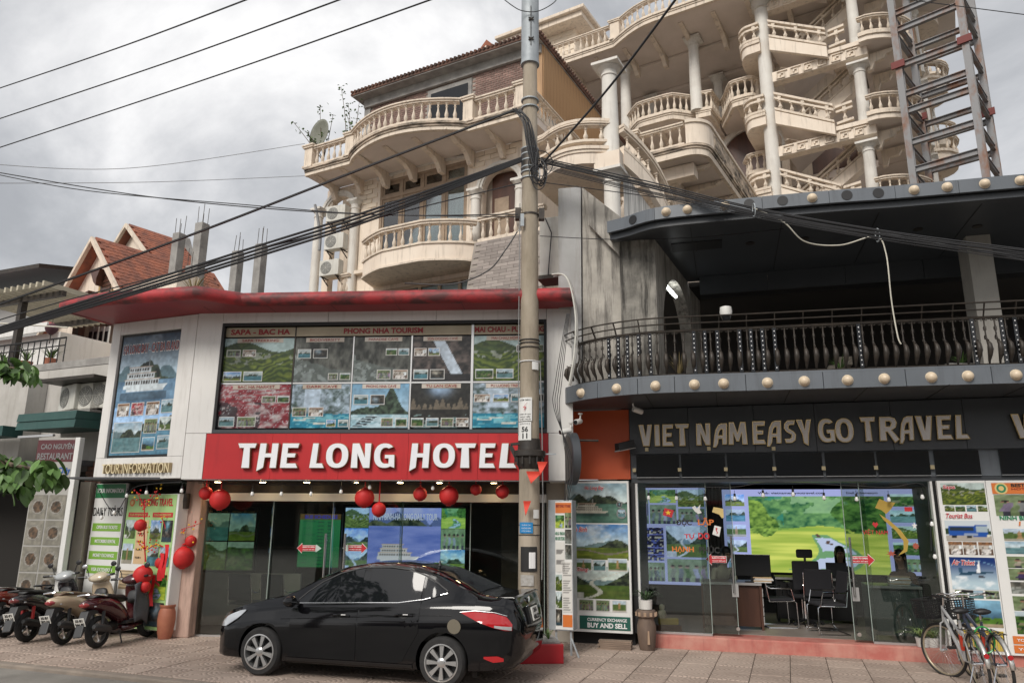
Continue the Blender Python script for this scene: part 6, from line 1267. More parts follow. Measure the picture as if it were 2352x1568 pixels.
# screens
def topsurf(name, m_, x0, x1, wf_, zoff=.006, n=10):
	g = []
	for i in range(n+1):
		x = x0+(x1-x0)*i/n; s_ = section(x)[9:]; ys = [p[0] for p in s_]; zs_ = [p[1] for p in s_]; row = []
		ww = min(itp(WT, x)*wf_, ys[0]); 
		for j in range(13):
			y = -ww+2*ww*j/12; row.append((x, y, float(np.interp(-abs(y), [-v for v in ys], zs_))+zoff))
		g.append(row)
	return MB().loft(g, closed=False, caps=False).build(name, m_, car, smooth='all')
topsurf('windscreen', dgl, 1.08, 1.78, .96); topsurf('rear_window', dgl, 3.12, 3.76, .93); 
MB().lathe([(.03,0),(.02,.03),(.004,.07)], (0,0,0), 10).build('roof_aerial', blk, car, loc=(3.02,0,1.40))
MB().prism([(4.02,1.075),(4.24,1.085),(4.285,1.07),(4.24,1.05)], -.62, .62).build('boot_spoiler', paint_, car, bevel=.01)
np_ = thing('x', None, None); np_.name = 'number_plate'; np_.parent = car; np_.location = (4.372, -.02, .835); np_.rotation_euler = (R(-14),0,R(90))
box('plate_recess', mat('black_trim'), np_, -.24, .24, .0, .04, -.11, .11); box('plate', plate_, np_, -.155, .155, -.02, -.002, -.085, .085, bevel=.006); text('35A', M['inkblack'], np_, -.085, .085, -.022, .015, .07, bold=.03); text('408.23', M['inkblack'], np_, -.135, .135, -.022, -.07, -.012, bold=.03)
MB().tube([(4.315,-.24,.925),(4.335,0,.93),(4.315,.24,.925)], .015, 6).build('boot_trim', M['chrome'], car); MB().lathe([(.045,0),(.045,.012)], (4.285,0,1.0), 18, 'x').build('boot_badge', M['chrome'], car)
for t, y0, z0 in (('ACCENT', -.56, .985), ('1.4', -.47, .945)):
	o = text(t, M['chrome'], car, 0, .16 if t == 'ACCENT' else .06, 0, 0, .03, bold=.02, name='boot_lettering'); o.location = (4.27, y0, z0); o.rotation_euler = (0,0,R(72))
def wheel_mesh_set(rt=.305, rr_=.218, wd=.20):
	ty = MB().lathe([(rr_,-wd/2),(rt-.03,-wd/2),(rt-.008,-wd/2+.03),(rt,-wd/2+.05),(rt,wd/2-.05),(rt-.008,wd/2-.03),(rt-.03,wd/2),(rr_,wd/2)], (0,0,0), 40, 'y', caps=False).mesh('tyre', rub, smooth=True)
	ri = MB().lathe([(rr_+.004,-wd/2-.004),(rr_-.012,-wd/2-.006),(rr_-.022,-wd/2+.03),(rr_-.03,wd/2),(rr_+.004,wd/2)], (0,0,0), 40, 'y', caps=False).mesh('rim', alloy, smooth=True)
	ba = MB().lathe([(.005,-wd/2+.085),(rr_-.026,-wd/2+.085),(rr_-.026,-wd/2+.10)], (0,0,0), 30, 'y').mesh('brake_disc', mat('dark_metal', (.035,.035,.036), rough=.5, metal=.6))
	sp = MB(); a0 = .045; q = [(-.014,.05),(.014,.05),(.034,rr_-.022),(-.024,rr_-.022)]
	sp.prism(q, -wd/2+.004, -wd/2+.04); spm = sp.mesh('spoke', alloy); hub = MB().lathe([(.02,-wd/2-.008),(.045,-wd/2-.004),(.062,-wd/2+.01),(.062,-wd/2+.05)], (0,0,0), 20, 'y').mesh('hub_cap', alloy, smooth=True)
	nut = MB().lathe([(.012,-wd/2-.004),(.012,-wd/2+.01)], (0,0,0), 8, 'y').mesh('wheel_nut', blk); return ty, ri, ba, spm, hub, nut
WM = wheel_mesh_set()
for wx in (.82, 3.39):
	for sg_ in (-1, 1):
		w_ = link('wheel', WM[0], car, (wx, sg_*.745, .305), (0, R(13)*wx, 0 if sg_ < 0 else math.pi)); 
		for n_, me in (('rim', WM[1]), ('brake_disc', WM[2]), ('hub_cap', WM[4])): link(n_, me, w_)
		for k in range(8): link('spoke', WM[3], w_, None, (0, k*math.pi/4, 0))
		for k in range(4): a = k*math.pi/2+.4; link('wheel_nut', WM[5], w_, (.082*math.cos(a), .0, .082*math.sin(a)))
		
# ================================================================== scooters
def scooter(label, cont, head, col, col2=None, seatc=(.02,.02,.02), tail=(.30,.02,.02), plate='', lean=-7, style=0, sc=.95, blanket=False):
	"""local x forward, rear wheel contact at the origin"""
	r_ = thing('scooter', label, 'scooter', cont, head, 'scooters parked before the hotel office'); r_.rotation_euler = (R(lean), 0, head); r_.scale = (sc,)*3
	key = '%.2f%.2f%.2f' % col; pm = mat('scooter_paint_'+key, col, rough=.2, coat=.8); p2 = mat('scooter_paint2_'+key, col2 or col, rough=.25, coat=.6); pl_ = mat('scooter_plastic', (.035,.036,.038), rough=.5); sm = mat('seat_vinyl', (.022,.021,.021), rough=.45)
	rw, ww_ = .25, .055; wb_ = 1.24
	for x, nm in ((0,'rear_wheel'), (wb_,'front_wheel')):
		t = MB(); 
		for k in range(1): t.lathe([(rw-.075,-ww_*.8),(rw-.04,-ww_),(rw-.01,-ww_*.7),(rw,0),(rw-.01,ww_*.7),(rw-.04,ww_),(rw-.075,ww_*.8)], (0,0,0), 30, 'y', caps=False)
		wl_ = t.build(nm, rub, r_, smooth=True, loc=(x,0,rw)); MB().lathe([(rw-.07,-.03),(rw-.095,-.03),(rw-.10,.03),(rw-.07,.03)], (0,0,0), 26, 'y', caps=False).build('rim', alloy if (style != 1 or x) else mat('dark_metal'), wl_, smooth=True)
		q = MB(); 
		for k in range(5): a = k*2*math.pi/5; q.beam((0,0,0), (math.cos(a)*(rw-.08),0,math.sin(a)*(rw-.08)), .03, .03, up=(0,1,0))
		q.lathe([(.04,-.05),(.04,.05)], (0,0,0), 12, 'y'); q.build('spokes', alloy, wl_); MB().lathe([(.055,-.045),(.055,-.06)], (0,0,0), 16, 'y').build('hub', mat('dark_metal'), wl_)
	# tail body: loft of ovals from tail tip to the seat nose
	st_ = [(-.36,.715,.03,.03),(-.28,.70,.11,.07),(-.08,.685,.165,.12),(.12,.645,.19,.155),(.32,.58,.185,.175),(.48,.49,.16,.16),(.60,.39,.13,.10)]
	def ov(x, z, a, b, n=14): return [(x, a*math.cos(2*math.pi*k/n), z+b*math.sin(2*math.pi*k/n)) for k in range(n)]
	MB().loft([ov(*q_) for q_ in st_]).build('tail_body', pm, r_, smooth='all')
	MB().loft([ov(x, z, a, b) for x, z, a, b in ((-.16,.80,.07,.02),(-.10,.815,.11,.035),(.1,.80,.13,.045),(.25,.775,.135,.05),(.32,.765,.135,.04),(.50,.745,.12,.045),(.60,.70,.09,.04))]).build('seat', mat('seat_'+key, seatc, rough=.5), r_, smooth='all')
	MB().tube([(.05,-.13,.80),(-.15,-.13,.835),(-.33,-.10,.85),(-.36,0,.853),(-.33,.10,.85),(-.15,.13,.835),(.05,.13,.80)], .014, 7).build('grab_rail', M['chrome'] if style != 1 else pl_, r_, smooth=True)
	MB().loft([ov(x, z, a, b, 10) for x, z, a, b in ((-.365,.70,.02,.015),(-.345,.695,.075,.04),(-.27,.69,.10,.045),(-.20,.69,.115,.03))]).build('tail_lamp', mat('scooter_lamp_'+key, tail, rough=.1, coat=1), r_, smooth='all')
	for s_ in (-1, 1): MB().loft([ov(x, z, a, b, 8) for x, z, a, b in ((-.22,.655,.01,.012),(-.16,.66,.02,.02),(-.06,.65,.01,.012))]).build('indicator', lampc, r_, loc=(0, s_*.11, 0), smooth='all')
	# rear mudguard with plate
	MB().prism([(-.10,.62),(-.30,.60),(-.40,.38),(-.46,.22),(-.43,.21),(-.33,.36),(-.22,.52),(-.06,.55)], -.075, .075).build('rear_mudguard', pl_, r_, bevel=.015)
	pr = thing('x', None, None); pr.name = 'number_plate'; pr.parent = r_; pr.location = (-.40,0,.44); pr.rotation_euler = (R(22),0,R(-90)); box('plate', plate_, pr, -.095, .095, -.006, .0, -.07, .07, bevel=.004)
	if plate: text(plate.split()[0], M['inkblack'], pr, -.065, .065, -.008, .01, .055, bold=.03); text(plate.split()[1], M['inkblack'], pr, -.08, .08, -.008, -.055, -.008, bold=.03)
	# engine, exhaust, shocks
	MB().loft([ov(x, z, a, b, 10) for x, z, a, b in ((-.08,.25,.04,.05),(.05,.27,.09,.09),(.25,.28,.11,.10),(.42,.30,.10,.09))]).build('engine', mat('dark_metal'), r_, loc=(0,.05,0), smooth='all')
	MB().tube([(.42,-.10,.20),(.25,-.13,.20),(.12,-.14,.24)], .02, 7).tube([(.12,-.15,.26),(.05,-.155,.28),(-.22,-.16,.34),(-.28,-.16,.35)], [.03,.06,.062,.035], 10).build('exhaust', pl_ if style != 1 else mat('dark_metal'), r_, smooth=True)
	for s_ in (-1, 1): MB().tube([(-.02,s_*.10,.30),(.02,s_*.10,.60)], .028, 8).build('shock_absorber', mat('red_spring', (.40,.02,.02), rough=.4) if style == 1 else pl_, r_)
	# floor, leg shield, front apron
	MB().prism([(.50,.30),(.98,.30),(1.02,.36),(.50,.36)], -.15, .15).build('floorboard', pl_, r_, bevel=.02)
	MB().loft([ov(x, z, a, b, 12) for x, z, a, b in ((.50,.24,.10,.06),(.75,.24,.12,.06),(.98,.28,.12,.07))]).build('under_cowl', pm, r_, smooth='all')
	sh = []
	for z, x, a, t in ((.30,1.02,.16,.07),(.42,1.0,.20,.08),(.58,.98,.225,.10),(.74,.95,.22,.11),(.88,.91,.19,.12),(.98,.88,.13,.10)): sh.append([(x+t, 0, z+.02),(x+t*.6, a*.7, z),(x-.02, a, z),(x-.04, a*.8, z),(x-.05, 0, z),(x-.04, -a*.8, z),(x-.02, -a, z),(x+t*.6, -a*.7, z)])
	MB().loft(sh).build('leg_shield', pm, r_, smooth='all')
	MB().loft([ov(x, z, a, b, 10) for x, z, a, b in ((.84,.66,.11,.05),(.86,.72,.13,.09),(.90,.80,.12,.08))]).build('glove_box', pl_, r_, smooth='all')
	MB().tube([(.90,.0,.95),(1.06,0,.55)], .035, 8).tube([(1.08,-.06,.62),(wb_,-.07,rw)], .022, 7).tube([(1.08,.06,.62),(wb_,.07,rw)], .022, 7).build('fork', M['alum'], r_, smooth=True)
	fm = []
	for k in range(9): a = R(20+k*17); fm.append([(wb_+math.cos(a)*(rw+.03), -.07, rw+math.sin(a)*(rw+.03)), (wb_+math.cos(a)*(rw+.05), 0, rw+math.sin(a)*(rw+.05)), (wb_+math.cos(a)*(rw+.03), .07, rw+math.sin(a)*(rw+.03)), (wb_+math.cos(a)*(rw+.015), 0, rw+math.sin(a)*(rw+.015))])
	MB().loft(fm).build('front_mudguard', pm, r_, smooth='all')
	# handlebar cowl, grips, mirrors, headlamp
	MB().loft([ov(x, z, a, b, 12) for x, z, a, b in ((.72,.99,.07,.03),(.76,1.01,.17,.07),(.86,1.02,.19,.10),(.94,1.0,.15,.10),(1.0,.97,.07,.05))]).build('handlebar_cowl', p2, r_, smooth='all')
	for s_ in (-1, 1):
		MB().tube([(.83,s_*.10,1.03),(.80,s_*.22,1.045),(.76,s_*.25,1.05)], .017, 7).build('handlebar', M['alum'], r_, smooth=True); MB().tube([(.80,s_*.22,1.045),(.74,s_*.36,1.05)], .021, 8).build('grip', blk, r_, smooth=True); MB().tube([(.86,s_*.22,1.04),(.82,s_*.36,1.04)], .008, 5).build('brake_lever', M['alum'], r_)
		mr = MB().tube([(.82,s_*.20,1.05),(.83,s_*.23,1.15),(.82,s_*.27,1.22)], .008, 6).build('mirror', blk, r_); MB().lathe([(.004,-.010),(.036,-.008),(.046,.0),(.040,.016),(.008,.024)], (0,0,0), 14, 'x', sx=1.25).build('mirror_glass', M['chrome'] if s_ > 0 and style == 3 else mat('mirror_back', (.02,.02,.022), rough=.3), mr, loc=(.82, s_*.29, 1.23), smooth='all')
	MB().loft([ov(x, z, a, b, 10) for x, z, a, b in ((.97,.96,.07,.04),(1.01,.95,.08,.05),(1.03,.95,.05,.03))]).build('headlamp', lampc, r_, smooth='all')
	MB().tube([(.36,-.12,.22),(.30,-.22,.02)], .012, 6).build('side_stand', blk, r_)
	if blanket:
		g = []
		for i in range(9):
			u = i/8; g.append([(.62+.36*v, -.21-.02*math.sin(6*u+5*v), .92-.03*v-u*.62+.05*math.sin(4*v)) for v in [j/6 for j in range(7)]])
		q = MB().loft(g, closed=False, caps=False).build('leg_apron', mat('grey_canvas', (.085,.09,.10), (.065,.07,.078), .8, scale=9), r_, smooth='all'); so = q.modifiers.new('s', 'SOLIDIFY'); so.thickness = .012
	return r_
hd = R(80)
scooter('maroon scooter with grey leg apron and number plate 946 80', gnd(222, 1488), R(79), (.055,.008,.012), (.05,.01,.012), plate='35-B1 946.80', blanket=True, style=2)
scooter('cream scooter with beige side panels parked beside the maroon one', gnd(143, 1480), R(80), (.55,.44,.31), (.55,.47,.35), seatc=(.13,.08,.05), tail=(.30,.02,.03), plate='35-B1 702.04', style=3)
scooter('black and silver scooter with a red rear spring', gnd(60, 1474), R(81), (.02,.018,.02), (.42,.44,.45), tail=(.16,.02,.02), plate='35-F1 338.10', style=1)
scooter('red and black scooter with chrome tail rail at the end of the row', gnd(10, 1463), R(82), (.18,.03,.02), (.05,.05,.05), plate='35-K2 117.34', style=2, tail=(.35,.05,.02))
scooter('black scooter tucked in behind the cream one', gnd(118, 1452), R(70), (.012,.012,.014), (.012,.012,.014), style=1, plate='35-N1 220.19')
# ================================================================== bicycles
def bicycle(label, A, head, frame_col, turn=0, lock=False):
	r_ = thing('bicycle', label, 'bicycle', A, head, 'bicycles at the travel office step'); r_.rotation_euler = (R(-5), 0, head)
	fm = mat('bicycle_frame_%.2f' % frame_col[0], frame_col, rough=.3, coat=.5); rw = .33; wb_ = 1.06; steel = M['chrome']
	def wheel(parent, loc, name, rz=0):
		w_ = MB().tube([(rw*math.cos(a), 0, rw*math.sin(a)) for a in [2*math.pi*k/40 for k in range(40)]], .019, 8, closed=True).build(name, rub, parent, smooth=True, loc=loc, rot=(0,0,rz))
		MB().tube([((rw-.024)*math.cos(a), 0, (rw-.024)*math.sin(a)) for a in [2*math.pi*k/40 for k in range(40)]], .012, 6, closed=True).build('rim', mat('aged_rim', (.42,.36,.26), rough=.4, metal=.5), w_, smooth=True)
		q = MB()
		for k in range(32):
			a = 2*math.pi*k/32; b = a+(.5 if k % 2 else -.5); s_ = .03 if k % 4 < 2 else -.03; q.tube([(.025*math.cos(b), s_, .025*math.sin(b)), ((rw-.03)*math.cos(a), 0, (rw-.03)*math.sin(a))], .0016, 4, caps=False)
		q.build('spokes', steel, w_)['kind'] = 'stuff'; MB().lathe([(.02,-.05),(.02,.05)], (0,0,0), 10, 'y').build('hub', steel, w_); return w_
	wheel(r_, (0,0,rw), 'rear_wheel')
	fa = thing('x', None, None); fa.name = 'front_assembly'; fa.parent = r_; fa.location = (wb_-.12,0,0); fa.rotation_euler = (0,0,turn)
	wheel(fa, (.12,0,rw), 'front_wheel')
	MB().tube([(.0,0,.90),(.03,0,.70)], .018, 8).tube([(.03,0,.70),(.04,-.05,.68),(.12,-.055,rw)], .012, 7).tube([(.03,0,.70),(.04,.05,.68),(.12,.055,rw)], .012, 7).build('fork', fm, fa, smooth=True)
	MB().tube([(-.02,0,.90),(-.05,0,1.04)], .015, 8).tube([(-.24,-.30,1.06),(-.12,-.28,1.065),(-.02,-.14,1.03),(.0,-.05,1.05),(.0,.05,1.05),(-.02,.14,1.03),(-.12,.28,1.065),(-.24,.30,1.06)], .011, 8).build('handlebar', steel, fa, smooth=True)
	for s_ in (-1, 1): MB().tube([(-.12,s_*.28,1.065),(-.26,s_*.305,1.06)], .017, 8).build('grip', blk, fa, smooth=True); MB().tube([(-.05,s_*.2,1.045),(-.15,s_*.27,1.02)], .006, 5).build('brake_lever', steel, fa)
	q = MB(); bx0, bx1, by, bz0, bz1 = .05, .33, .18, .74, .98
	for k in range(9): t = k/8; z = bz0+(bz1-bz0)*t; e = .02*(t-1); q.tube([(bx0,-by-e,z),(bx1+e,-by-e,z),(bx1+e,by+e,z),(bx0,by+e,z),(bx0,-by-e,z)], .005 if k < 8 else .009, 4)
	for k in range(11):
		y = -by+2*by*k/10; q.tube([(bx1,y,bz1),(bx1-.02,y*.92,bz0),(bx0,y*.92,bz0),(bx0,y,bz1)], .005, 4)
	for k in range(8):
		x = bx0+(bx1-bx0)*k/7
		for s_ in (-1, 1): q.tube([(x,s_*by,bz1),(x,s_*by*.92,bz0),(x,0,bz0)], .005, 4)
	q.build('basket', blk, fa)
	MB().tube([(wb_-.12,0,.86),(.42,0,.62)], .020, 8).tube([(wb_-.10,0,.74),(.45,0,.29)], .022, 8).tube([(.45,0,.29),(.36,0,.78)], .018, 8).tube([(.42,.0,.29),(0,-.06,rw)], .011, 7).tube([(.42,0,.29),(0,.06,rw)], .011, 7).tube([(.375,0,.68),(0,-.06,rw)], .009, 7).tube([(.375,0,.68),(0,.06,rw)], .009, 7).build('frame', fm, r_, smooth=True)
	MB().tube([(.355,0,.80),(.34,0,.88)], .013, 8).build('seat_post', steel, r_); 
	MB().loft([[(x, a*math.cos(t), z+b*math.sin(t)) for t in [2*math.pi*k/12 for k in range(12)]] for x, z, a, b in ((.20,.905,.04,.02),(.22,.91,.10,.035),(.28,.91,.095,.04),(.36,.905,.05,.03),(.46,.90,.025,.02))]).build('saddle', blk, r_, smooth='all')
	fd = []
	for k in range(15): a = R(25+k*11); fd.append([(math.cos(a)*(rw+.025), -.032, rw+math.sin(a)*(rw+.025)), (math.cos(a)*(rw+.038), 0, rw+math.sin(a)*(rw+.038)), (math.cos(a)*(rw+.025), .032, rw+math.sin(a)*(rw+.025)), (math.cos(a)*(rw+.018), 0, rw+math.sin(a)*(rw+.018))])
	MB().loft(fd).build('rear_mudguard', mat('mudguard_silver', (.66,.65,.62), rough=.25, metal=.6), r_, smooth='all')
	a = R(158); MB().lathe([(.028,-.01),(.03,0),(.02,.012)], (0,0,0), 14, 'x').build('rear_reflector', lampr, r_, loc=(math.cos(a)*(rw+.05),0,rw+math.sin(a)*(rw+.05)), smooth=True)
	q = MB()
	for y in (-.06, -.02, .02, .06): q.tube([(.28,y,.70),(-.22,y,.70)], .006, 5)
	for x in (.2, 0, -.2): q.tube([(x,-.06,.70),(x,.06,.70)], .006, 5)
	q.tube([(-.12,-.06,.70),(0,-.065,rw)], .006, 5).tube([(-.12,.06,.70),(0,.065,rw)], .006, 5); q.build('luggage_rack', blk, r_)
	cw = MB().lathe([(.085,-.06),(.085,-.055)], (.45,0,.29), 20, 'y').build('chainring', steel, r_); MB().tube([(.45,-.07,.29),(.45,-.08,.13)], .010, 6).tube([(.45,.07,.29),(.45,.08,.45)], .010, 6).build('cranks', steel, r_); MB().box(.40,.50,-.17,-.085,.115,.14).build('pedal', blk, r_); MB().box(.40,.50,.085,.17,.44,.465).build('pedal', blk, r_)
	MB().tube([(.02,.05,.30),(-.08,.20,.012)], .008, 6).build('kick_stand', steel, r_); MB().beam((.40,0,.60),(.43,0,.42), .05, .05).build('seat_tube_wrap', mat('orange_red_wrap', (.62,.06,.03), rough=.4), r_)
	if lock: MB().tube([(-.02+.0*math.cos(a), .11*math.cos(a)-.12, .60+.15*math.sin(a)) for a in [2*math.pi*k/24 for k in range(24)]], .010, 7, closed=True).build('cable_lock', mat('green_lock', (.03,.30,.06), rough=.3), r_, smooth=True)
	return r_
bicycle('silver bicycle with black basket, turned front wheel and coiled green lock', gnd(2262, 1592), R(77), (.40,.40,.40), turn=R(34), lock=True)
bicycle('dark bicycle with black basket standing behind the one with a green lock', gnd(2316, 1596), R(77), (.05,.06,.09), turn=R(6))
# ================================================================== concrete utility pole
PB = gnd(1215, 1508); PX, PY = PB.x, PB.y
po = thing('utility_pole', 'weathered concrete utility pole with clamps, plates and cable coils', 'utility pole', (PX,PY,0))
def zy(y): return at(1213, y, PY).z
ztp = zy(120)
MB().lathe([(.172,.0),(.150,ztp*.5),(.122,ztp)], (0,0,0), 24).build('shaft', M['polec'], po, smooth=True); MB().lathe([(.158,ztp-.25),(.158,ztp+2.6)], (0,0,0), 24).build('steel_sleeve', M['galv'], po, smooth=True); MB().lathe([(.168,ztp-.27),(.168,ztp-.22)], (0,0,0), 24).build('sleeve_ring', M['galv'], po, smooth=True)
for y in (60, 105): z = zy(y); MB().tube([(-.03,-.17,z),(.06,-.17,z+.06)], .012, 6).tube([(.06,-.17,z),(-.03,-.17,z+.06)], .012, 6).tube([(.01,-.165,z-.1),(.01,-.165,z+.3)], .007, 5).build('climbing_bolt', M['iron'], po)
def ringz(y, r, h, m_, n): z = zy(y); MB().lathe([(r,z-h/2),(r,z+h/2)], (0,0,0), 24).build(n, m_, po, smooth=True)
for y in (232, 250, 345, 358, 372, 388, 398, 412): ringz(y, .158, .022, M['galv'], 'clamp_band')
ringz(370, .152, .42, M['iron'], 'cable_wrap'); ringz(495, .152, .03, M['iron'], 'clamp_band')
for x in (-.2, .2): box('clamp_lug', M['iron'], po, x-.05, x+.05, -.06, .06, zy(505), zy(480))
box('insulator_plate', M['galv'], po, -.16, -.10, -.18, -.16, zy(528), zy(500))
zc_ = zy(1045); MB().lathe([(.165,zc_-.22),(.20,zc_-.14),(.215,zc_-.05),(.255,zc_-.02),(.255,zc_+.06),(.185,zc_+.08),(.175,zc_+.25)], (0,0,0), 24).build('collar', mat('black_collar', (.02,.017,.015), (.035,.028,.022), .55, scale=8), po, smooth=True)
for k in range(12): a = k*math.pi/6; box('collar_rib', MATS['black_collar'], po, .225*math.cos(a)-.012, .225*math.cos(a)+.012, .225*math.sin(a)-.012, .225*math.sin(a)+.012, zc_-.15, zc_-.02)
MB().beam((-.30,-.06,zc_+.14),(-.18,-.06,zc_-.1), .05, .06).beam((-.30,-.06,zc_+.16),(-.12,-.06,zc_+.18), .05, .04).build('bracket', MATS['black_collar'], po); MB().beam((.25,0,zc_+.02),(.42,0,zc_+.02), .02, .02).build('bolt', M['galv'], po)
for y in (783, 790, 800, 832, 1205, 1228): ringz(y, .170, .012, M['cable'] if y < 820 or y > 1000 else M['inkwhite'], 'tie_wire')
def pplate(x0, y0, x1, y1, m_, name):
	"""thin plate bent round the pole"""
	a = at((x0+x1)/2, (y0+y1)/2, PY-.17); z0, z1 = at(x0, y1, PY-.17).z, at(x0, y0, PY-.17).z; u0, u1 = at(x0, y0, PY-.17).x-PX, at(x1, y0, PY-.17).x-PX; r_ = .182; g = []
	for i in range(9):
		u = u0+(u1-u0)*i/8; an = math.asin(max(-.98, min(.98, u/r_))); g.append([(r_*math.sin(an), -r_*math.cos(an), z0), (r_*math.sin(an), -r_*math.cos(an), z1)])
	return MB().loft(g, closed=False, caps=False).build(name, m_, po, smooth='all'), u0, u1, z0, z1
def ptext(par, s, m_, u0, u1, z0, z1, bold=.02):
	o = text(s, m_, par, u0, u1, 0, z0, z1, bold=bold, depth=.0)
	me = o.data; n = len(me.vertices); a = np.zeros(n*3, np.float32); me.vertices.foreach_get('co', a); a = a.reshape(-1,3); an = np.arcsin(np.clip(a[:,0]/.186, -.99, .99)); a[:,1] = -.186*np.cos(an); me.vertices.foreach_set('co', a.ravel()); me.update()
o, u0, u1, z0, z1 = pplate(1191, 912, 1222, 966, M['signwhite'], 'warning_plate'); h = z1-z0
ptext(o, 'CẤM TRÈO !', M['inkblack'], u0+.02, u1-.02, z1-.14*h, z1-.05*h); ptext(o, 'ĐIỆN ÁP CAO', M['inkblack'], u0+.02, u1-.02, z0+.25*h, z0+.32*h); ptext(o, 'NGUY HIỂM', M['inkblack'], u0+.03, u1-.03, z0+.15*h, z0+.22*h); ptext(o, 'CHẾT NGƯỜI', M['inkblack'], u0+.02, u1-.02, z0+.05*h, z0+.12*h)
zz = [(.02,.80),(-.012,.58),(.010,.60),(-.015,.38),(-.004,.56),(-.024,.55)]; um = (u0+u1)/2; MB().prism([(um+a*1.6, z0+b*h) for a, b in zz], -.190, -.186).build('lightning_bolt', M['inkred'], o)
o, u0, u1, z0, z1 = pplate(1191, 968, 1220, 1010, M['signwhite'], 'number_plate'); h = z1-z0; ptext(o, '478 E10.2', M['inkgrey'], u0+.02, u1-.02, z1-.15*h, z1-.06*h, 0); ptext(o, '56', M['inkblack'], u0+.05, u1-.05, z0+.44*h, z0+.74*h, .03); ptext(o, '11', M['inkblack'], u0+.06, u1-.06, z0+.08*h, z0+.38*h, .03)
o, u0, u1, z0, z1 = pplate(1194, 1199, 1224, 1224, mat('blue_plate', (.02,.22,.50), rough=.4), 'blue_plate'); h = z1-z0
for i in range(3): ptext(o, ('CỘT ĐIỆN','KHÔNG DÁN','QUẢNG CÁO')[i], M['inkwhite'], u0+.03, u1-.03, z0+(.12+.28*i)*h, z0+(.28+.28*i)*h, 0)
pplate(1222, 830, 1237, 848, M['signwhite'], 'small_label'); pplate(1225, 1170, 1238, 1190, M['signwhite'], 'small_label')
o, *_ = pplate(1196, 1255, 1234, 1312, M['inkblack'], 'torn_sticker'); pplate(1215, 1268, 1230, 1305, M['inkwhite'], 'torn_sticker'); pplate(1196, 1320, 1226, 1345, mat('faded_paper', (.46,.45,.43), (.32,.30,.27), .9, scale=20), 'torn_sticker')
MB().tube([(-.17,-.05,zy(470)),(-.18,-.06,zy(800)),(-.175,-.06,zy(1000))], .008, 6).build('conduit', M['cablegrey'], po, smooth=True); MB().tube([(.17,-.06,zy(830)),(.20,-.05,zy(1000)),(.21,-.05,zy(1150)),(.19,-.06,zy(1330))], .010, 6).build('conduit', M['cablegrey'], po, smooth=True)
for k in range(9):
	c = at(1238+rr.uniform(-6,10), 388+rr.uniform(-15,22), PY-.2); r1, r2 = rr.uniform(.10,.22), rr.uniform(.16,.30); a0 = rr.uniform(0,3)
	MB().tube([(c.x-PX+r1*math.cos(a)*math.cos(a0), c.y-PY+r1*math.cos(a)*math.sin(a0)*.4, c.z+r2*math.sin(a)) for a in [2*math.pi*i/22 for i in range(22)]], .009, 5, closed=True).build('cable_coil', M['cable'], po, smooth=True)
for k in range(8):
	x0, y0 = 1185+rr.uniform(-8,8), 252+rr.uniform(-5,6); P_ = [at(x0,y0,PY-.2), at(1202+2*k,275+rr.uniform(-8,8),PY-.25), at(1208+3*k,320,PY-.24), at(1215+3*k,360+rr.uniform(-6,6),PY-.22), at(1228,385+rr.uniform(-10,15),PY-.2)]
	MB().tube(cr_path([(p.x-PX,p.y-PY,p.z) for p in P_], 5), .011, 5).build('drop_cable', M['cable'], po, smooth=True)
# red plinth at the foot
pq = local(po, gnd(1295, 1524)); rpth = thing('red_plinth', 'red painted box planter round the foot of the utility pole', 'plinth', (PX,PY,0)); 
MB().prism([(pq.x,pq.y),(pq.x-.62,pq.y-.05),(pq.x-1.05,pq.y+.35),(pq.x-.9,pq.y+.95),(pq.x-.1,pq.y+.8)], 0, .26, plane='xy').build('box', mat('red_gloss', (.47,.02,.03), (.40,.018,.026), .35, scale=2), rpth, bevel=.01)
MB().prism([(pq.x-.04,pq.y+.04),(pq.x-.60,pq.y),(pq.x-.98,pq.y+.36),(pq.x-.86,pq.y+.9),(pq.x-.13,pq.y+.76)], .262, .285, plane='xy').build('soil', M['conc'], rpth)
def tuft(root, c, n, L_, spread, m_, name='leaf', w_=.014, rng=rr, droop=.5):
	for k in range(n):
		a = rng.uniform(0, 2*math.pi); l = L_*rng.uniform(.6,1.1); s_ = spread*rng.uniform(.3,1); dx, dy = math.cos(a), math.sin(a); g = []
		for i in range(5):
			t = i/4; ww = w_*(1-t)**.6*(.5+t if t < .5 else 1); x = dx*s_*t; y = dy*s_*t; z = l*(t-droop*t*t); g.append([(c[0]+x-dy*ww, c[1]+y+dx*ww, c[2]+z), (c[0]+x+dy*ww, c[1]+y-dx*ww, c[2]+z)])
		MB().loft(g, closed=False, caps=False).build(name, m_, root, smooth='all')
wd_ = thing('weeds', 'small green weeds growing on the red plinth', 'plant', (PX,PY,0)); tuft(wd_, (pq.x-.2,pq.y+.3,.28), 22, .28, .16, M['leaf'], w_=.010)
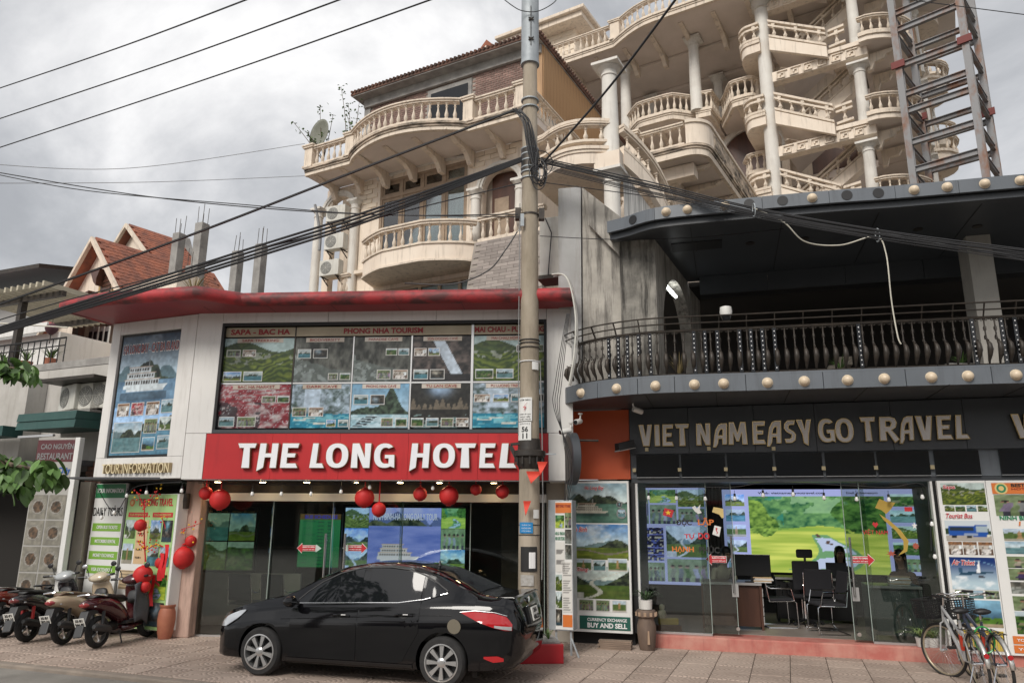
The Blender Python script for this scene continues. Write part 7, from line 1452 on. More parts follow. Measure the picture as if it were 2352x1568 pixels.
# ================================================================== overhead cables
cab_n = 0
def cable(label, pts, r=.011, m_='cable', n=24, cat='cable', group='overhead cables'):
	global cab_n
	P_ = [at(*p) for p in pts]      # cables that leave the view run on to poles out of sight
	base = P_[0]; q = cr_path([tuple(p-base) for p in P_], n//max(1, len(P_)-1)+2)
	if pts[0][0] < 0: q.insert(0, q[0]+(q[0]-q[1]).normalized()*9)
	if pts[-1][0] > 2352 or pts[-1][0] < 0 or (pts[-1][1] < 0 and r < .02 and len(pts) < 4): q.append(q[-1]+(q[-1]-q[-2]).normalized()*7)
	o = MB().tube(q, r, 5).build('overhead_cable', M[m_], smooth=True, loc=base); tag(o, label, cat, group); cab_n += 1; return o
for i, (a, b) in enumerate((((-60,222),(590,-10)), ((-60,292),(800,-8)), ((-60,358),(1010,-8)))): cable('thin black cable crossing the open sky above the house roofs', [(*a,15), ((a[0]+b[0])/2,(a[1]+b[1])/2+6,11.5), (*b,8.5)], .012, group='sky cables')
cable('heavy twisted black cable from the pole clamp down past the villa balcony', [(1188,250,PY-.15),(860,376,12.2),(420,546,12.6),(-40,712,13)], .024)
for k, (dy, dz) in enumerate(((0,0),(7,.05),(14,.1),(20,.15))): cable('thick bundled black cable running from the pole to the left over the red canopy', [(1198,362+dy*.4,PY-.12),(860,480+dy*1.1,11.2),(600,562+dy*1.2,11.0),(330,648+dy,10.8),(-60,770+dy*.6,10.6)], .020, group='bundled cables to the left')
cable('thin black cable sagging from the pole across the lower villa windows', [(1196,420,PY-.1),(900,492,11.3),(700,545,11.1),(420,620,11),(150,690,10.9),(-60,752,10.8)], .010)
cable('thin grey wire crossing the sky to the villa cornice', [(-40,376,14),(300,386,15),(700,330,17.5)], .007, 'cablegrey'); cable('thin grey wire reaching the villa below its cornice', [(-40,421,14),(350,418,16),(700,404,18)], .007, 'cablegrey')
cable('black service cable drooping across the sky to the pole', [(-40,390,13),(300,446,12.5),(600,478,12),(900,494,11.9),(1190,492,PY-.1)], .010); cable('second black service cable drooping beside the first to the pole', [(-40,394,13),(200,438,12.6),(560,470,12.1),(850,492,11.9),(1192,498,PY-.1)], .009)
for k in range(9): cable('black cable in the loose bundle from the pole over the dark canopy', [(1242,362+k*3,PY-.1),(1480,414+k*4+rr.uniform(-3,3),11.0),(1740,478+k*3+rr.uniform(-4,4),10.2),(2040,528+k*3+rr.uniform(-5,5),9.5),(2420,585+k*2+rr.uniform(-8,8),8.9)], .011 if k < 5 else .007, group='bundled cables to the right')
cable('thin cable from the pole passing low before the balcony ceiling', [(1240,418,PY-.1),(1500,452,11.2),(1800,492,10.3),(2420,610,9)], .008); cable('straight thin wire across the stained wall to the balcony ceiling', [(1240,542,PY-.1),(1420,550,11.5),(1600,545,11.3),(1800,526,11.1)], .007)
cable('thick black cable rising steeply from the pole towards the upper right', [(1238,385,PY-.15),(1400,200,10.6),(1570,-25,9)], .020); cable('thin wire crossing the top corner past the steel lift frame', [(1980,-14,12),(2200,14,11.5),(2420,42,11)], .008)
cable('dangling cream cable hanging from the right bundle to the railing', [(1732,478,10.2),(1800,510,10.2),(1850,555,10.2),(1930,563,10.2),(2010,543,10.2),(2035,580,10.2),(2048,690,10.2),(2062,770,10.2),(2070,790,10.2)], .010, 'cablewhite', 60, group='loose cables'); cable('black loop of cable curving to the pole beside the tiled apron', [(1188,532,PY-.1),(1160,575,PY-.15),(1120,622,PY-.1),(1040,652,PY),(930,650,PY+.2)], .012, n=40)
cable('wire arc across the top of the pole sleeve', [(1145,-12,PY-.2),(1175,12,PY-.2),(1200,25,PY-.2),(1235,26,PY-.2),(1270,8,PY-.2),(1285,-12,PY-.2)], .009, n=40)
for k, (x, y) in enumerate(((2016,540),(1732,482),(1240,400))): p = at(x, y, 10.1 if k < 2 else PY-.25); o = MB().tube([(.0,.06*math.cos(a),.10*math.sin(a)) for a in [2*math.pi*i/20 for i in range(18)]], .008, 6).build('cable_hook', M['galv'], smooth=True, loc=p); tag(o, ('steel hook ring holding the bundle above the dangling cream cable','steel hook ring where the cream cable leaves the bundle','steel hook ring on the pole clamp')[k], 'hook')
cable('pale wire at the left edge below the pergola', [(-40,740,11.5),(60,746,11.5),(155,752,11.6)], .012, 'cablewhite'); 
# white pipe bundle beside the hotel canopy end
pbd = thing('pipe_bundle', 'bundle of white taped pipes running down beside the red canopy', 'pipes', tuple(at(1318, 700, 11.75)))
for k in range(2):
	P_ = [at(1268+k*4,630+k*5,11.9),at(1296+k*3,632,11.7),at(1312+k*4,665,11.65),at(1322+k*4,730,11.62),at(1320+k*5,800,11.62),at(1313+k*4,850,11.62),at(1306+k*4,885,11.62)]; MB().tube([p-pbd.location for p in cr_path([tuple(p) for p in P_], 5)], .014, 7).build('pipe', M['ac'] if k % 2 == 0 else M['conc'], pbd, smooth=True)
for k in range(4):
	P_ = [at(1308-k*2,720,11.6),at(1290-k*5,880,11.6),at(1285-k*4,940,11.6),at(1300+k*5,1060,11.6),at(1296+k*3,1150,11.6)]; MB().tube([p-pbd.location for p in cr_path([tuple(p) for p in P_], 5)], .006, 5).build('wire', M['cable'], pbd, smooth=True)
# pennants on the pole
for i, (x, y, w_, h_) in enumerate(((1246,1060,.16,.22),(1228,1082,.26,.20),(1211,1150,.12,.24))):
	p = at(x, y, PY-.30); g = []
	for k in range(7): t = k/6; g.append([(-w_/2+w_*.5*t*.6, .02*math.sin(5*t), -h_*t), (w_/2-w_*.7*t, .02*math.sin(5*t+1), -h_*t*.9)])
	o = MB().loft(g, closed=False, caps=False).build('pennant', mat('orange_red_flag', (.66,.055,.03), rough=.7), smooth='all', loc=p); tag(o, ('crumpled red pennant knotted at the pole collar','wide red pennant flapping under the pole collar','small red pennant hanging low on the pole')[i], 'flag')
# ================================================================== red lanterns under the hotel sign
lprof = [(.22,-.96),(.30,-.955),(.62,-.78),(.86,-.50),(.98,-.18),(1.0,.05),(.95,.30),(.80,.60),(.56,.83),(.30,.955),(.22,.96)]
def lantern_mesh(r_, seed=0):
	q = MB(); pr = []
	for i in range(37):
		t = -1+2*i/36; rad = math.sqrt(max(0, 1-t*t)); pr.append((max(.2, rad)*r_*(1.0 if i % 2 else .945), t*r_*.95))
	q.lathe(pr, (0,0,0), 24); return q.mesh('lantern', M['lantern'], smooth='all')
def lantern(x, y, rpx, label, group, d=-.45, ztop_=2.6, fr=HF, Y=None, cord=True):
	p = fr.w(*(lambda a: (a[0], d, a[1]))(fr.px(x, y, d))) if Y is None else at(x, y, Y)
	zc = p.y*math.cos(PITCH)+(p.z-CAM_H)*math.sin(PITCH); r_ = rpx*zc/FPX
	t = thing('lantern', label, 'lantern', p, 0, group); link('shade', lantern_mesh(r_), t)
	MB().lathe([(r_*.24,r_*.93),(r_*.24,r_*1.0)], (0,0,0), 16).build('cap_ring', M['ribbon'], t); MB().lathe([(r_*.24,-r_*1.0),(r_*.24,-r_*.93)], (0,0,0), 16).build('foot_ring', M['ribbon'], t)
	if cord: MB().tube([(0,0,r_*.95),(rr.uniform(-.01,.01),0,(ztop_-p.z)*.5),(0,0,ztop_-p.z)], .012, 6).build('cord', M['ribbon'], t)
	return t
for x, y, r_ in ((505,1147,24),(837,1143,23),(1031,1138,23)): lantern(x, y, r_, 'large round red paper lantern hanging under the hotel sign', 'large lanterns under the sign')
for x, y, r_ in ((472,1132,15.5),(965,1134,16.5),(1093,1124,13.5),(1154,1129,16)): lantern(x, y, r_, 'small round red paper lantern hanging under the hotel sign', 'small lanterns under the sign')
lantern(870, 1170, 17, 'small red lantern hung on a long knotted ribbon below the others', None)
# ================================================================== strings of bulbs
def bulbs(name, label, fr, d, wire, spots, drop=.10):
	t = fr.root(name, label, 'string lights'); P_ = [(lambda a: (a[0], d, a[1]))(fr.px(x, y, d)) for x, y in wire]; MB().tube(cr_path(P_, 5), .007, 5).build('wire', M['cable'], t, smooth=True)
	for x, y in spots:
		s, z = fr.px(x, y, d); b = MB().lathe([(.004,-.045),(.026,-.030),(.030,-.008),(.020,.022),(.016,.03)], (0,0,0), 12).build('bulb', M['bulb'], t, smooth=True, loc=(s,d,z)); MB().lathe([(.018,.03),(.018,.075)], (0,0,0), 10).tube([(0,0,.07),(0,0,.07+drop)], .005, 4).build('socket', M['black'], b)
bulbs('string_lights', 'string of small bulbs looped below the red hotel sign', HF, -.62, [(455,1108),(560,1112),(640,1113),(760,1112),(860,1104),(900,1110),(1000,1112),(1180,1110)], [(579,1133),(646,1133),(714,1133),(783,1128),(849,1118),(994,1120)])
bulbs('string_lights', 'string of small bulbs drooping below the tour information bay', LF, -.05, [(218,1110),(262,1176),(300,1125),(340,1112),(417,1106)], [(233,1187),(262,1176),(291,1137),(336,1130),(417,1126)], .05)
bulbs('string_lights', 'string of small bulbs strung across the travel office glass front', SF, .04, [(1475,1116),(1490,1118),(1555,1117),(1620,1119),(1690,1118),(1752,1108),(1820,1108),(1893,1112),(1968,1116),(2042,1119),(2120,1112),(2135,1170),(2140,1265)], [(1490,1142),(1554,1143),(1620,1144),(1688,1144),(1753,1136),(1822,1134),(1893,1142),(1968,1145),(2042,1146),(2119,1140),(2141,1202),(2148,1277)], .06)
# ================================================================== lantern tree in a terracotta pot
tp = gnd(377, 1466); lt = thing('lantern_tree', 'red-painted branch tree with blossoms in a tall terracotta pot', 'decorated tree', tp)
MB().lathe([(.10,0),(.125,.10),(.145,.30),(.135,.42),(.11,.49),(.125,.51),(.125,.54),(.10,.54),(.09,.50)], (0,0,0), 24).build('pot', M['terracotta'], lt, smooth=True)
redb = mat('red_branch', (.50,.02,.022), rough=.6); TY = tp.y
def br(pts, r0, r1, name='branch'): P_ = [at(x, y, TY+dy)-tp for x, y, dy in pts]; q = cr_path([tuple(p) for p in P_], 4); n = len(q); MB().tube(q, [r0+(r1-r0)*i/(n-1) for i in range(n)], 6).build(name, redb, lt, smooth=True); return q
BRS = [br([(381,1412,0),(382,1380,0),(378,1340,-.02),(386,1300,0),(384,1260,0)], .035, .016, 'trunk'), br([(380,1365,0),(366,1345,0),(352,1330,-.05),(345,1310,-.05)], .022, .008), br([(381,1358,0),(388,1330,.05),(389,1280,.05),(383,1225,0),(372,1190,0)], .022, .006), br([(384,1262,0),(360,1250,0),(335,1262,-.1),(322,1250,-.1)], .014, .006), br([(334,1290,-.1),(331,1240,-.1),(331,1190,-.1),(332,1150,-.1)], .014, .008), br([(386,1285,0),(410,1268,.0),(430,1252,.05),(445,1240,.05)], .012, .005), br([(388,1240,.0),(400,1222,0),(440,1208,.0),(462,1200,.0)], .010, .004), br([(332,1170,-.1),(322,1145,-.1),(312,1128,-.1)], .008, .004), br([(333,1165,-.1),(352,1140,-.1),(362,1125,-.1)], .008, .004)]
for k in range(120):
	q = BRS[rr.choice((3,4,5,6,7,8,2,3,4))]; p = q[rr.randrange(len(q)//3, len(q))]; pp = p+Vector((rr.gauss(0,.05), rr.gauss(0,.04), rr.gauss(0,.05))); yel = k % 5 < 2
	MB().lathe([(.002,-.016),(.016,-.004),(.014,.010),(.002,.016)], tuple(pp), 6).build('blossom', M['yellow'] if yel else M['ribbon'], lt)
for x, y, l in ((383,1250,.55),(395,1262,.50),(352,1320,.50),(372,1270,.45)):
	p = at(x, y, TY-.06)-tp; g = []
	for i in range(9): t = i/8; g.append([(p.x-.035+.012*math.sin(7*t), p.y+.02*math.sin(5*t), p.z-l*t), (p.x+.035+.012*math.sin(7*t), p.y-.02*math.sin(5*t), p.z-l*t)])
	MB().loft(g, closed=False, caps=False).build('ribbon', M['ribbon'], lt, smooth='all')
for x, y, r_, Yd, lb_ in ((322,1206,14,-.15,'small red lantern high on the left twig of the lantern tree'),(438,1242,13,.05,'small red lantern on the right twig of the lantern tree'),(420,1280,25,.05,'large red lantern against the pink pillar'),(328,1320,22,-.15,'large red lantern low on the lantern tree'),(333,1347,13,-.2,'small red lantern at the bottom of the lantern tree'),(372,1292,16,.1,'small red lantern at the heart of the lantern tree')): lantern(x, y, r_, lb_, None, Y=TY+Yd, cord=False)
# ================================================================== boards at the hotel corner
tq_ = local(hb, gnd(205, 1405)); GB = Frame(tuple(at(225, 1300, 13.9))[:2], -24)
gbr = GB.root('tour_board', 'tall white board listing daily tours with lime green labels', 'notice board'); 
s0, s1 = GB.px(206, 1230)[0], GB.px(276, 1230)[0]; q1 = GB.px(255, 1110)[1]; q0 = .35; box('board', M['signwhite'], gbr, s0, s1, 0, .05, q0, q1); W = s1-s0; Hh = q1-q0
box('heading', M['signgreen'], gbr, s0+.01, s1-.01, -.004, 0, q1-.26, q1-.01); text('TOUR INFOMATION', M['inkwhite'], gbr, s0+.06*W, s1-.06*W, -.008, q1-.17, q1-.09, bold=.02); text('DAILY TOURS', M['inkblack'], gbr, s0+.02*W, s1-.02*W, -.006, q1-.58, q1-.43, bold=.0)
for i, t in enumerate(('OPEN BUS TICKETS','MOTORBIKE RENTAL','MONEY EXCHANGE','VISA EXTENSION')):
	z = q1-.78-i*.245; box('label_strip', M['signlime'], gbr, s0+.05*W, s1-.02*W, -.004, 0, z-.07, z+.07, bevel=.0); text(t, M['inkwhite'], gbr, s0+.2*W, s1-.12*W, -.008, z-.03, z+.03, bold=.01)
LB = Frame(tuple(at(300, 1300, 13.55))[:2], -26); lbr = LB.root('travel_board', 'green and white lightbox sign with tour photographs behind the lantern tree', 'lightbox sign')
s0, s1 = LB.px(282, 1240)[0], LB.px(396, 1240)[0]; q1 = LB.px(345, 1134)[1]; q0 = .12; W = s1-s0; Hh = q1-q0
box('case', M['signwhite'], lbr, s0, s1+.05, 0, .22, q0, q1, bevel=.01); box('face', M['signpale'], lbr, s0+.01, s1, -.006, -.001, q0+.01, q1-.01); box('face_lower', M['signwhite'], lbr, s0+.01, s0+.5*W, -.009, -.0065, q0+.12*Hh, q0+.58*Hh)
text('THE LONG TRAVEL', M['inkred'], lbr, s0+.24*W, s1-.06*W, -.012, q1-.21, q1-.08, bold=.02)
for r_, m_, y_ in ((.065,M['signorange'],-.009),(.035,M['inkgold'],-.013)): MB().lathe([(r_,0),(r_,.003)], (s0+.11*W,y_,q1-.15), 20, 'y').build('logo', m_, lbr)
for u in (.06, .56): box('red_label', M['inkred'], lbr, s0+u*W, s0+(u+.40)*W, -.010, -.0065, q1-.40, q1-.32); text('TOUR INFORMATION', M['inkgold'], lbr, s0+(u+.03)*W, s0+(u+.37)*W, -.014, q1-.38, q1-.34, bold=.0)
box('price_panel', M['signtan'], lbr, s0+.27*W, s0+.50*W, -.012, -.0095, q0+.47*Hh, q0+.80*Hh)
for i in range(5): text('TOUR %d' % (i+1), M['inkblack'], lbr, s0+.30*W, s0+.42*W, -.016, q0+(.51+.06*i)*Hh, q0+(.525+.06*i)*Hh, bold=.0)
for u0, u1, v0, v1, k_, sd in ((.03,.24,.66,.80,'gorge',44),(.03,.24,.47,.62,'temple',45),(.55,.76,.66,.80,'karst',46),(.79,.98,.64,.80,'cave',47),(.55,.76,.46,.60,'river',48),(.79,.98,.46,.60,'bay',49),(.55,.98,.22,.40,'field',50),(.55,.98,.03,.20,'cave',51)): picture(k_, sd, lbr, s0+u0*W, s0+u1*W, -.015, q0+v0*Hh, q0+v1*Hh)
picture('lines', 7, lbr, s0+.03*W, s0+.40*W, -.014, q0+.28*Hh, q0+.42*Hh, grade=(.9,.75,.55))
# narrow lightbox right of the pole
NB = Frame(tuple(at(1268, 1300, 11.95))[:2], -16); nbr = NB.root('tour_lightbox', 'narrow free-standing lightbox of tour descriptions beside the utility pole', 'lightbox sign')
NB2 = 30
s0, s1 = 0, NB.px(1316, 1300)[0]; q1 = NB.px(1292, 1148)[1]; q0 = NB.px(1290, 1448)[1]
box('case', M['galv'], nbr, -.06, s1, .0, .32, q0, q1, bevel=.01); box('face', M['signwhite'], nbr, .055, s1-.01, -.008, -.001, q0+.02, q1-.02); W = s1-.075; x0 = .06; Hh = q1-q0
box('heading', M['signorange'], nbr, x0+.0, x0+W, -.012, -.0085, q1-.20, q1-.04); text('BEST DAILY TOURS', M['inkdarkred'], nbr, x0+.05*W, x0+.95*W, -.016, q1-.11, q1-.07, bold=.02)
for u0, u1, v0, v1, k_, sd in ((.0,.55,.78,.88,'field',61),(.60,1,.78,.90,'people',62),(.60,1,.66,.77,'rock',63),(.60,1,.54,.65,'rock',64),(.0,.38,.30,.42,'terrace',65),(.0,.38,.17,.29,'gorge',66),(.0,.38,.04,.16,'cave',67)): picture(k_, sd, nbr, x0+u0*W, x0+u1*W, -.014, q0+v0*Hh, q0+v1*Hh)
text('HOA LU - TRANG AN', M['inkgreen'], nbr, x0, x0+.57*W, -.014, q0+.725*Hh, q0+.75*Hh, bold=.01); text('MUA CAVE CYCLING', M['inkgreen'], nbr, x0, x0+.57*W, -.014, q0+.685*Hh, q0+.712*Hh, bold=.01)
picture('lines', 3, nbr, x0, x0+.56*W, -.013, q0+.44*Hh, q0+.67*Hh); picture('lines', 5, nbr, x0+.42*W, x0+W, -.013, q0+.14*Hh, q0+.52*Hh); box('foot_strip', M['signorange'], nbr, x0+.42*W, x0+W, -.012, -.0085, q0+.03*Hh, q0+.12*Hh)
for x in (.05, s1-.05): MB().tube([(x,.05,q0),(x,.05,.0)], .018, 6).tube([(x,.05,.25),(x+.15,-.12,.0)], .014, 6).build('leg', M['galv'], nbr)
# round black sign seen edge-on, security cameras, wall lamp
rs = thing('round_sign', 'round black double-sided sign on the white hotel corner', 'sign', tuple(at(1313, 1053, 12.1))); rs.rotation_euler = (0,0,R(-82)); MB().lathe([(.40,-.07),(.42,-.06),(.42,.06),(.40,.07)], (0,0,0), 32, 'y').build('disc', M['dark'], rs, smooth=True); MB().lathe([(.37,-.078),(.37,-.072)], (0,0,0), 32, 'y').build('face', M['iron'], rs); MB().tube([(0,.0,.3),(0,.45,.3)], .02, 6).build('arm', M['iron'], rs)
def bullet_cam(x, y, Y, rz, label, tilt=-12):
	c = thing('security_camera', label, 'security camera', tuple(at(x, y, Y)), rz); MB().lathe([(.04,-.10),(.045,-.09),(.045,.08),(.035,.09)], (0,0,0), 16, 'x').build('body', M['whiteplain'], c, smooth=True, rot=(0,R(tilt),0)); MB().lathe([(.034,-.115),(.034,-.10)], (0,0,0), 14, 'x').build('lens', M['blackgloss'], c, rot=(0,R(tilt),0)); MB().tube([(.05,0,.02),(.09,0,.08),(.09,0,.13)], .014, 6).lathe([(.04,.13),(.04,.15)], (.09,0,0), 12).build('mount', M['whiteplain'], c, smooth=True)
bullet_cam(1300, 990, 12.1, R(20), 'white security camera beside the round black sign'); bullet_cam(1464, 942, 12.2, R(-150), 'white security camera under the travel office balcony'); bullet_cam(1328, 968, 12.15, R(60), 'small security camera on the orange panel corner')
dc = thing('dome_camera', 'black and white dome camera on the balcony railing', 'security camera', tuple(at(1668, 722, 11.55))); MB().lathe([(.09,-.02),(.10,.04),(.09,.12),(.03,.14)], (0,0,0), 20).build('housing', M['whiteplain'], dc, smooth=True); MB().lathe([(.01,-.12),(.06,-.10),(.085,-.03),(.085,-.02)], (0,0,0), 20).build('dome', M['blackgloss'], dc, smooth=True); MB().tube([(0,0,-.02),(0,.06,-.06),(.0,.06,-.10)], .02, 6).build('mount', M['iron'], dc)
wl2 = thing('wall_lamp', 'small lattice lamp on the pink pillar', 'lamp', tuple(HF.w(-.26, -.26, 2.25))); MB().lathe([(.075,-.13),(.085,.0),(.08,.13)], (0,0,0), 14).build('shade', M['iron'], wl2, smooth=True); MB().tube([(0,0,-.13),(0,0,-.28)], .008, 5).tube([(0,.0,.1),(0,.1,.1)], .012, 5).build('fitting', M['iron'], wl2)
fl_ = thing('flood_light', 'black floodlight tilted over the orange panel', 'lamp', tuple(at(1437, 1023, 12.5)), R(20)); MB().prism([(-.17,.03),(.12,.10),(.14,-.02),(-.16,-.10)], -.08, .08).build('housing', M['black'], fl_, bevel=.01); MB().prism([(-.17,-.09),(.15,-.03),(.15,-.045),(-.17,-.11)], -.075, .075).build('lens', M['conc'], fl_)
# ================================================================== inside the travel office
def SB(x0, y0, x1, y1, d): return SF.box(x0, y0, x1, y1, d)
dW = 3.7; ws = SF.root('video_wall', 'wall-sized lit screen of green rice fields and a winding river', 'screen')
a0_, a1_, b0_, b1_ = SB(1660, 1100, 2120, 1318, dW); b1_ = 2.62; b0_ = SF.px(1880, 1316, dW)[1]; x1 = SF.px(1722, 1200, dW)[0]; x2 = SF.px(2036, 1200, dW)[0]
box('screen_case', M['black'], ws, a0_-.05, a1_+.05, dW, dW+.1, .205, b1_+.02); m_lil = mat('screen_margin', (.3,.3,.4), emit=(.36,.40,.72), es=.55)
box('screen_margin', m_lil, ws, a0_, a1_, dW-.006, dW-.001, b0_, b1_); picture('field', 12, ws, x1, x2, dW-.012, b0_, b1_-.14, m=M_SCREEN, res=62)
text('Web: vietnameasygotravel.com', M['inkblack'], ws, x1+.2, x1+1.5, dW-.012, b1_-.11, b1_-.05, bold=.02); text('Email: vietnameasygo', M['inkblack'], ws, x1+1.9, x2-.1, dW-.012, b1_-.11, b1_-.05, bold=.02)
for i, (k, sd) in enumerate((('bay',71),('gorge',72),('temple',73),('river',74),('karst',75))): 
	z = b0_+.05+i*(b1_-b0_-.1)/5; picture(k, sd, ws, a0_+.08, x1-.08, dW-.012, z+.02, z+(b1_-b0_-.1)/5-.05, m=M_SCREEN, grade=(.8,.9,1.2))
for i, (k, sd) in enumerate((('people',81),('forest',82),('terrace',83),('bay',84),('forest',85))): 
	z = b0_+.05+i*(b1_-b0_-.1)/5; picture(k, sd, ws, x2+.08, a1_-.08, dW-.012, z+.02, z+(b1_-b0_-.1)/5-.05, m=M_SCREEN, grade=(.8,1,1))
dL = 2.7; lw3 = SF.root('side_screen', 'lit collage screen of bar shelves and bridge photographs behind the left pane', 'screen')
a0_, a1_, b0_, b1_ = SB(1474, 1100, 1624, 1345, dL); b1_ = 2.62; b0_ = SF.px(1550, 1342, dL)[1]; W = a1_-a0_; Hh = b1_-b0_; box('screen_case', M['black'], lw3, a0_-.03, a1_+.03, dL, dL+.1, .205, b1_+.02); box('screen_margin', m_lil, lw3, a0_, a1_, dL-.006, dL-.001, b0_, b1_)
for u0, u1, v0, v1, k, sd in ((.02,.12,.62,.98,'people',1),(.14,.55,.84,.98,'field',5),(.58,.98,.80,.98,'terrace',5),(.14,.55,.62,.82,'crowd',6),(.58,.98,.64,.78,'people',8),(.02,.34,.24,.58,'shelf',3),(.38,.98,.28,.60,'gorge',4),(.02,.34,.03,.22,'people',12),(.38,.98,.03,.26,'crowd',14)): picture(k, sd, lw3, a0_+u0*W, a0_+u1*W, dL-.012, b0_+v0*Hh, b0_+v1*Hh, m=M_SCREEN, grade=(.75,.85,1.15))
cu_ = SF.root('curtain', 'grey curtain between the two lit screens', 'curtain'); s0, s1 = SF.px(1622, 1200, 3.2)[0], SF.px(1662, 1200, 3.2)[0]; g = []
for i in range(31): t = i/30; g.append([(s0+(s1-s0)*t, 3.2+.04*math.sin(t*28), .2), (s0+(s1-s0)*t, 3.2+.03*math.sin(t*28+.4), 2.65)])
MB().loft(g, closed=False, caps=False).build('drape', mat('grey_drape', (.22,.20,.20), rough=.9), cu_, smooth='all')
# desks
def desk(label, s0, s1, d0, d1, h, m_, modesty=True, drawers=0, rot=0):
	t = thing('desk', label, 'desk', tuple(SF.w((s0+s1)/2, (d0+d1)/2, FL)), SF.a+rot); w_, d_ = (s1-s0)/2, (d1-d0)/2
	box('desk_top', m_, t, -w_, w_, -d_, d_, h-.04, h, bevel=.006); MB().box(-w_, w_, -d_-.006, -d_-.001, h-.04, h).build('edge_band', M['alum'], t)
	for s_ in (-1, 1): box('side_panel', m_, t, s_*w_-(.04 if s_ > 0 else -.0), s_*w_+(.0 if s_ > 0 else .04), -d_+.02, d_-.02, 0, h-.042)
	if modesty: box('front_panel', m_, t, -w_+.045, w_-.045, -d_+.06, -d_+.09, .05, h-.045)
	for k in range(drawers): box('drawer', M['signwhite'], t, w_+.002, w_+.016, -d_+.08, d_-.1, .08+k*.15, .21+k*.15)
	return t
s0, s1 = SF.px(1612, 1380, 1.0)[0], SF.px(1752, 1380, 1.0)[0]; desk('brown wooden desk with white drawers inside the left sliding door', s0, s1, 1.0, 1.7, .76, M['wood'], drawers=4)
c0, c1_ = SF.px(1785, 1380, 2.3)[0], SF.px(1965, 1380, 2.3)[0]; desk('long black desk before the green river screen', c0, c1_, 2.3, 2.9, .78, M['black'])
r0_, r1_ = SF.px(2002, 1430, .7)[0], SF.px(2128, 1430, .7)[0]; desk('grey panelled reception desk behind the right glass pane', r0_, r1_, .7, 1.35, .80, mat('grey_laminate', (.10,.125,.12), rough=.35))
# monitor, laptop, papers
def monitor(label, s, d, z, w_, h_, rz=0, foot=True):
	t = thing('monitor', label, 'monitor', tuple(SF.w(s, d, z)), SF.a+rz); box('screen', M['blackgloss'], t, -w_/2, w_/2, -.02, .02, .10, .10+h_, bevel=.006)
	MB().box(-.03,.03,.0,.05,.01,.2).build('neck', M['black'], t); MB().box(-.13,.13,-.08,.1,0,.015).build('base', M['black'], t)
s, z_ = SF.px(1727, 1300, 1.2); monitor('large black monitor on the brown desk', s, 1.2, FL+.76, .62, .36)
s = SF.px(1922, 1300, 2.4)[0]; lp = thing('laptop', 'open dark laptop on the long black desk', 'laptop', tuple(SF.w(s, 2.5, FL+.78)), SF.a); box('base', M['dark'], lp, -.18, .18, 0, .24, 0, .02); MB().prism([(-.02,.02),(.0,.02),(-.05,.27),(-.07,.27)], -.18, .18, plane='yz').build('lid', M['dark'], lp)
for nm, lb_, x, y, d, n in (('paper_stack','stack of papers and folders on the brown desk',1752,1318,1.2,5),('paper_stack','stack of pale brochures on the reception desk',2068,1356,.9,8)):
	s = SF.px(x, y, d)[0]; t = thing(nm, lb_, 'papers', tuple(SF.w(s, d, FL+(.76 if n == 5 else .80))), SF.a)
	for k in range(n): box('sheet_bundle', M['signtan'] if k % 3 == 1 else M['signwhite'], t, -.15+rr.uniform(-.02,.02), .15+rr.uniform(-.02,.02), -.10, .10, k*.018, k*.018+.015)
# chairs
def cantilever(label, s, d, rz, fr=SF, z=FL):
	t = thing('visitor_chair', label, 'chair', tuple(fr.w(s, d, z)), fr.a+rz); ch = M['chrome']
	for s_ in (-1, 1): MB().tube([(s_*.24,.25,.012),(s_*.24,-.22,.012),(s_*.24,-.25,.04),(s_*.24,-.24,.42),(s_*.24,-.20,.45),(s_*.24,.22,.44),(s_*.23,.30,.92)], .012, 8).build('side_tube', ch, t, smooth=True); MB().tube([(s_*.26,-.20,.46),(s_*.27,-.15,.66),(s_*.27,.20,.66),(s_*.25,.27,.70)], .012, 8).build('arm_rest', ch, t, smooth=True)
	MB().tube([(-.24,.25,.012),(.24,.25,.012)], .012, 8).build('floor_tube', ch, t, smooth=True)
	MB().box(-.23,.23,-.22,.22,.44,.49).build('seat', M['cloth_dark'], t, bevel=.02); MB().prism([(.22,.52),(.27,.52),(.33,.98),(.29,.98)], -.22, .22, plane='yz').build('backrest', M['cloth_dark'], t, bevel=.015)
s = SF.px(1790, 1420, 1.6)[0]; cantilever('black chrome-framed chair beside the brown desk drawers', s, 1.6, R(105)); s = SF.px(1905, 1440, .95)[0]; cantilever('black chrome-framed chair just inside the open doorway', s, 1.0, R(-75)); s = SF.px(1880, 1400, 1.9)[0]; cantilever('black chrome-framed chair facing the long black desk', s, 1.85, R(180))
for x, lb_ in ((566,'black chair against the beige wall under the hotel tour photographs'),(640,'black chair inside the hotel glass beside the schedule board')): cantilever(lb_, HF.px(x, 1370, .7)[0], .75, R(170), HF, .014)
oc = thing('office_chair', 'black office chair with headrest before the river screen', 'chair', tuple(SF.w(SF.px(1846, 1350, 2.1)[0], 2.05, FL)), SF.a+R(8))
for k in range(5): a = k*2*math.pi/5; MB().beam((0,0,.09),(.28*math.cos(a),.28*math.sin(a),.05), .05, .03).build('base_arm', M['black'], oc); MB().lathe([(.03,-.02),(.03,.02)], (.28*math.cos(a),.28*math.sin(a),.03), 10, 'y').build('castor', M['black'], oc)
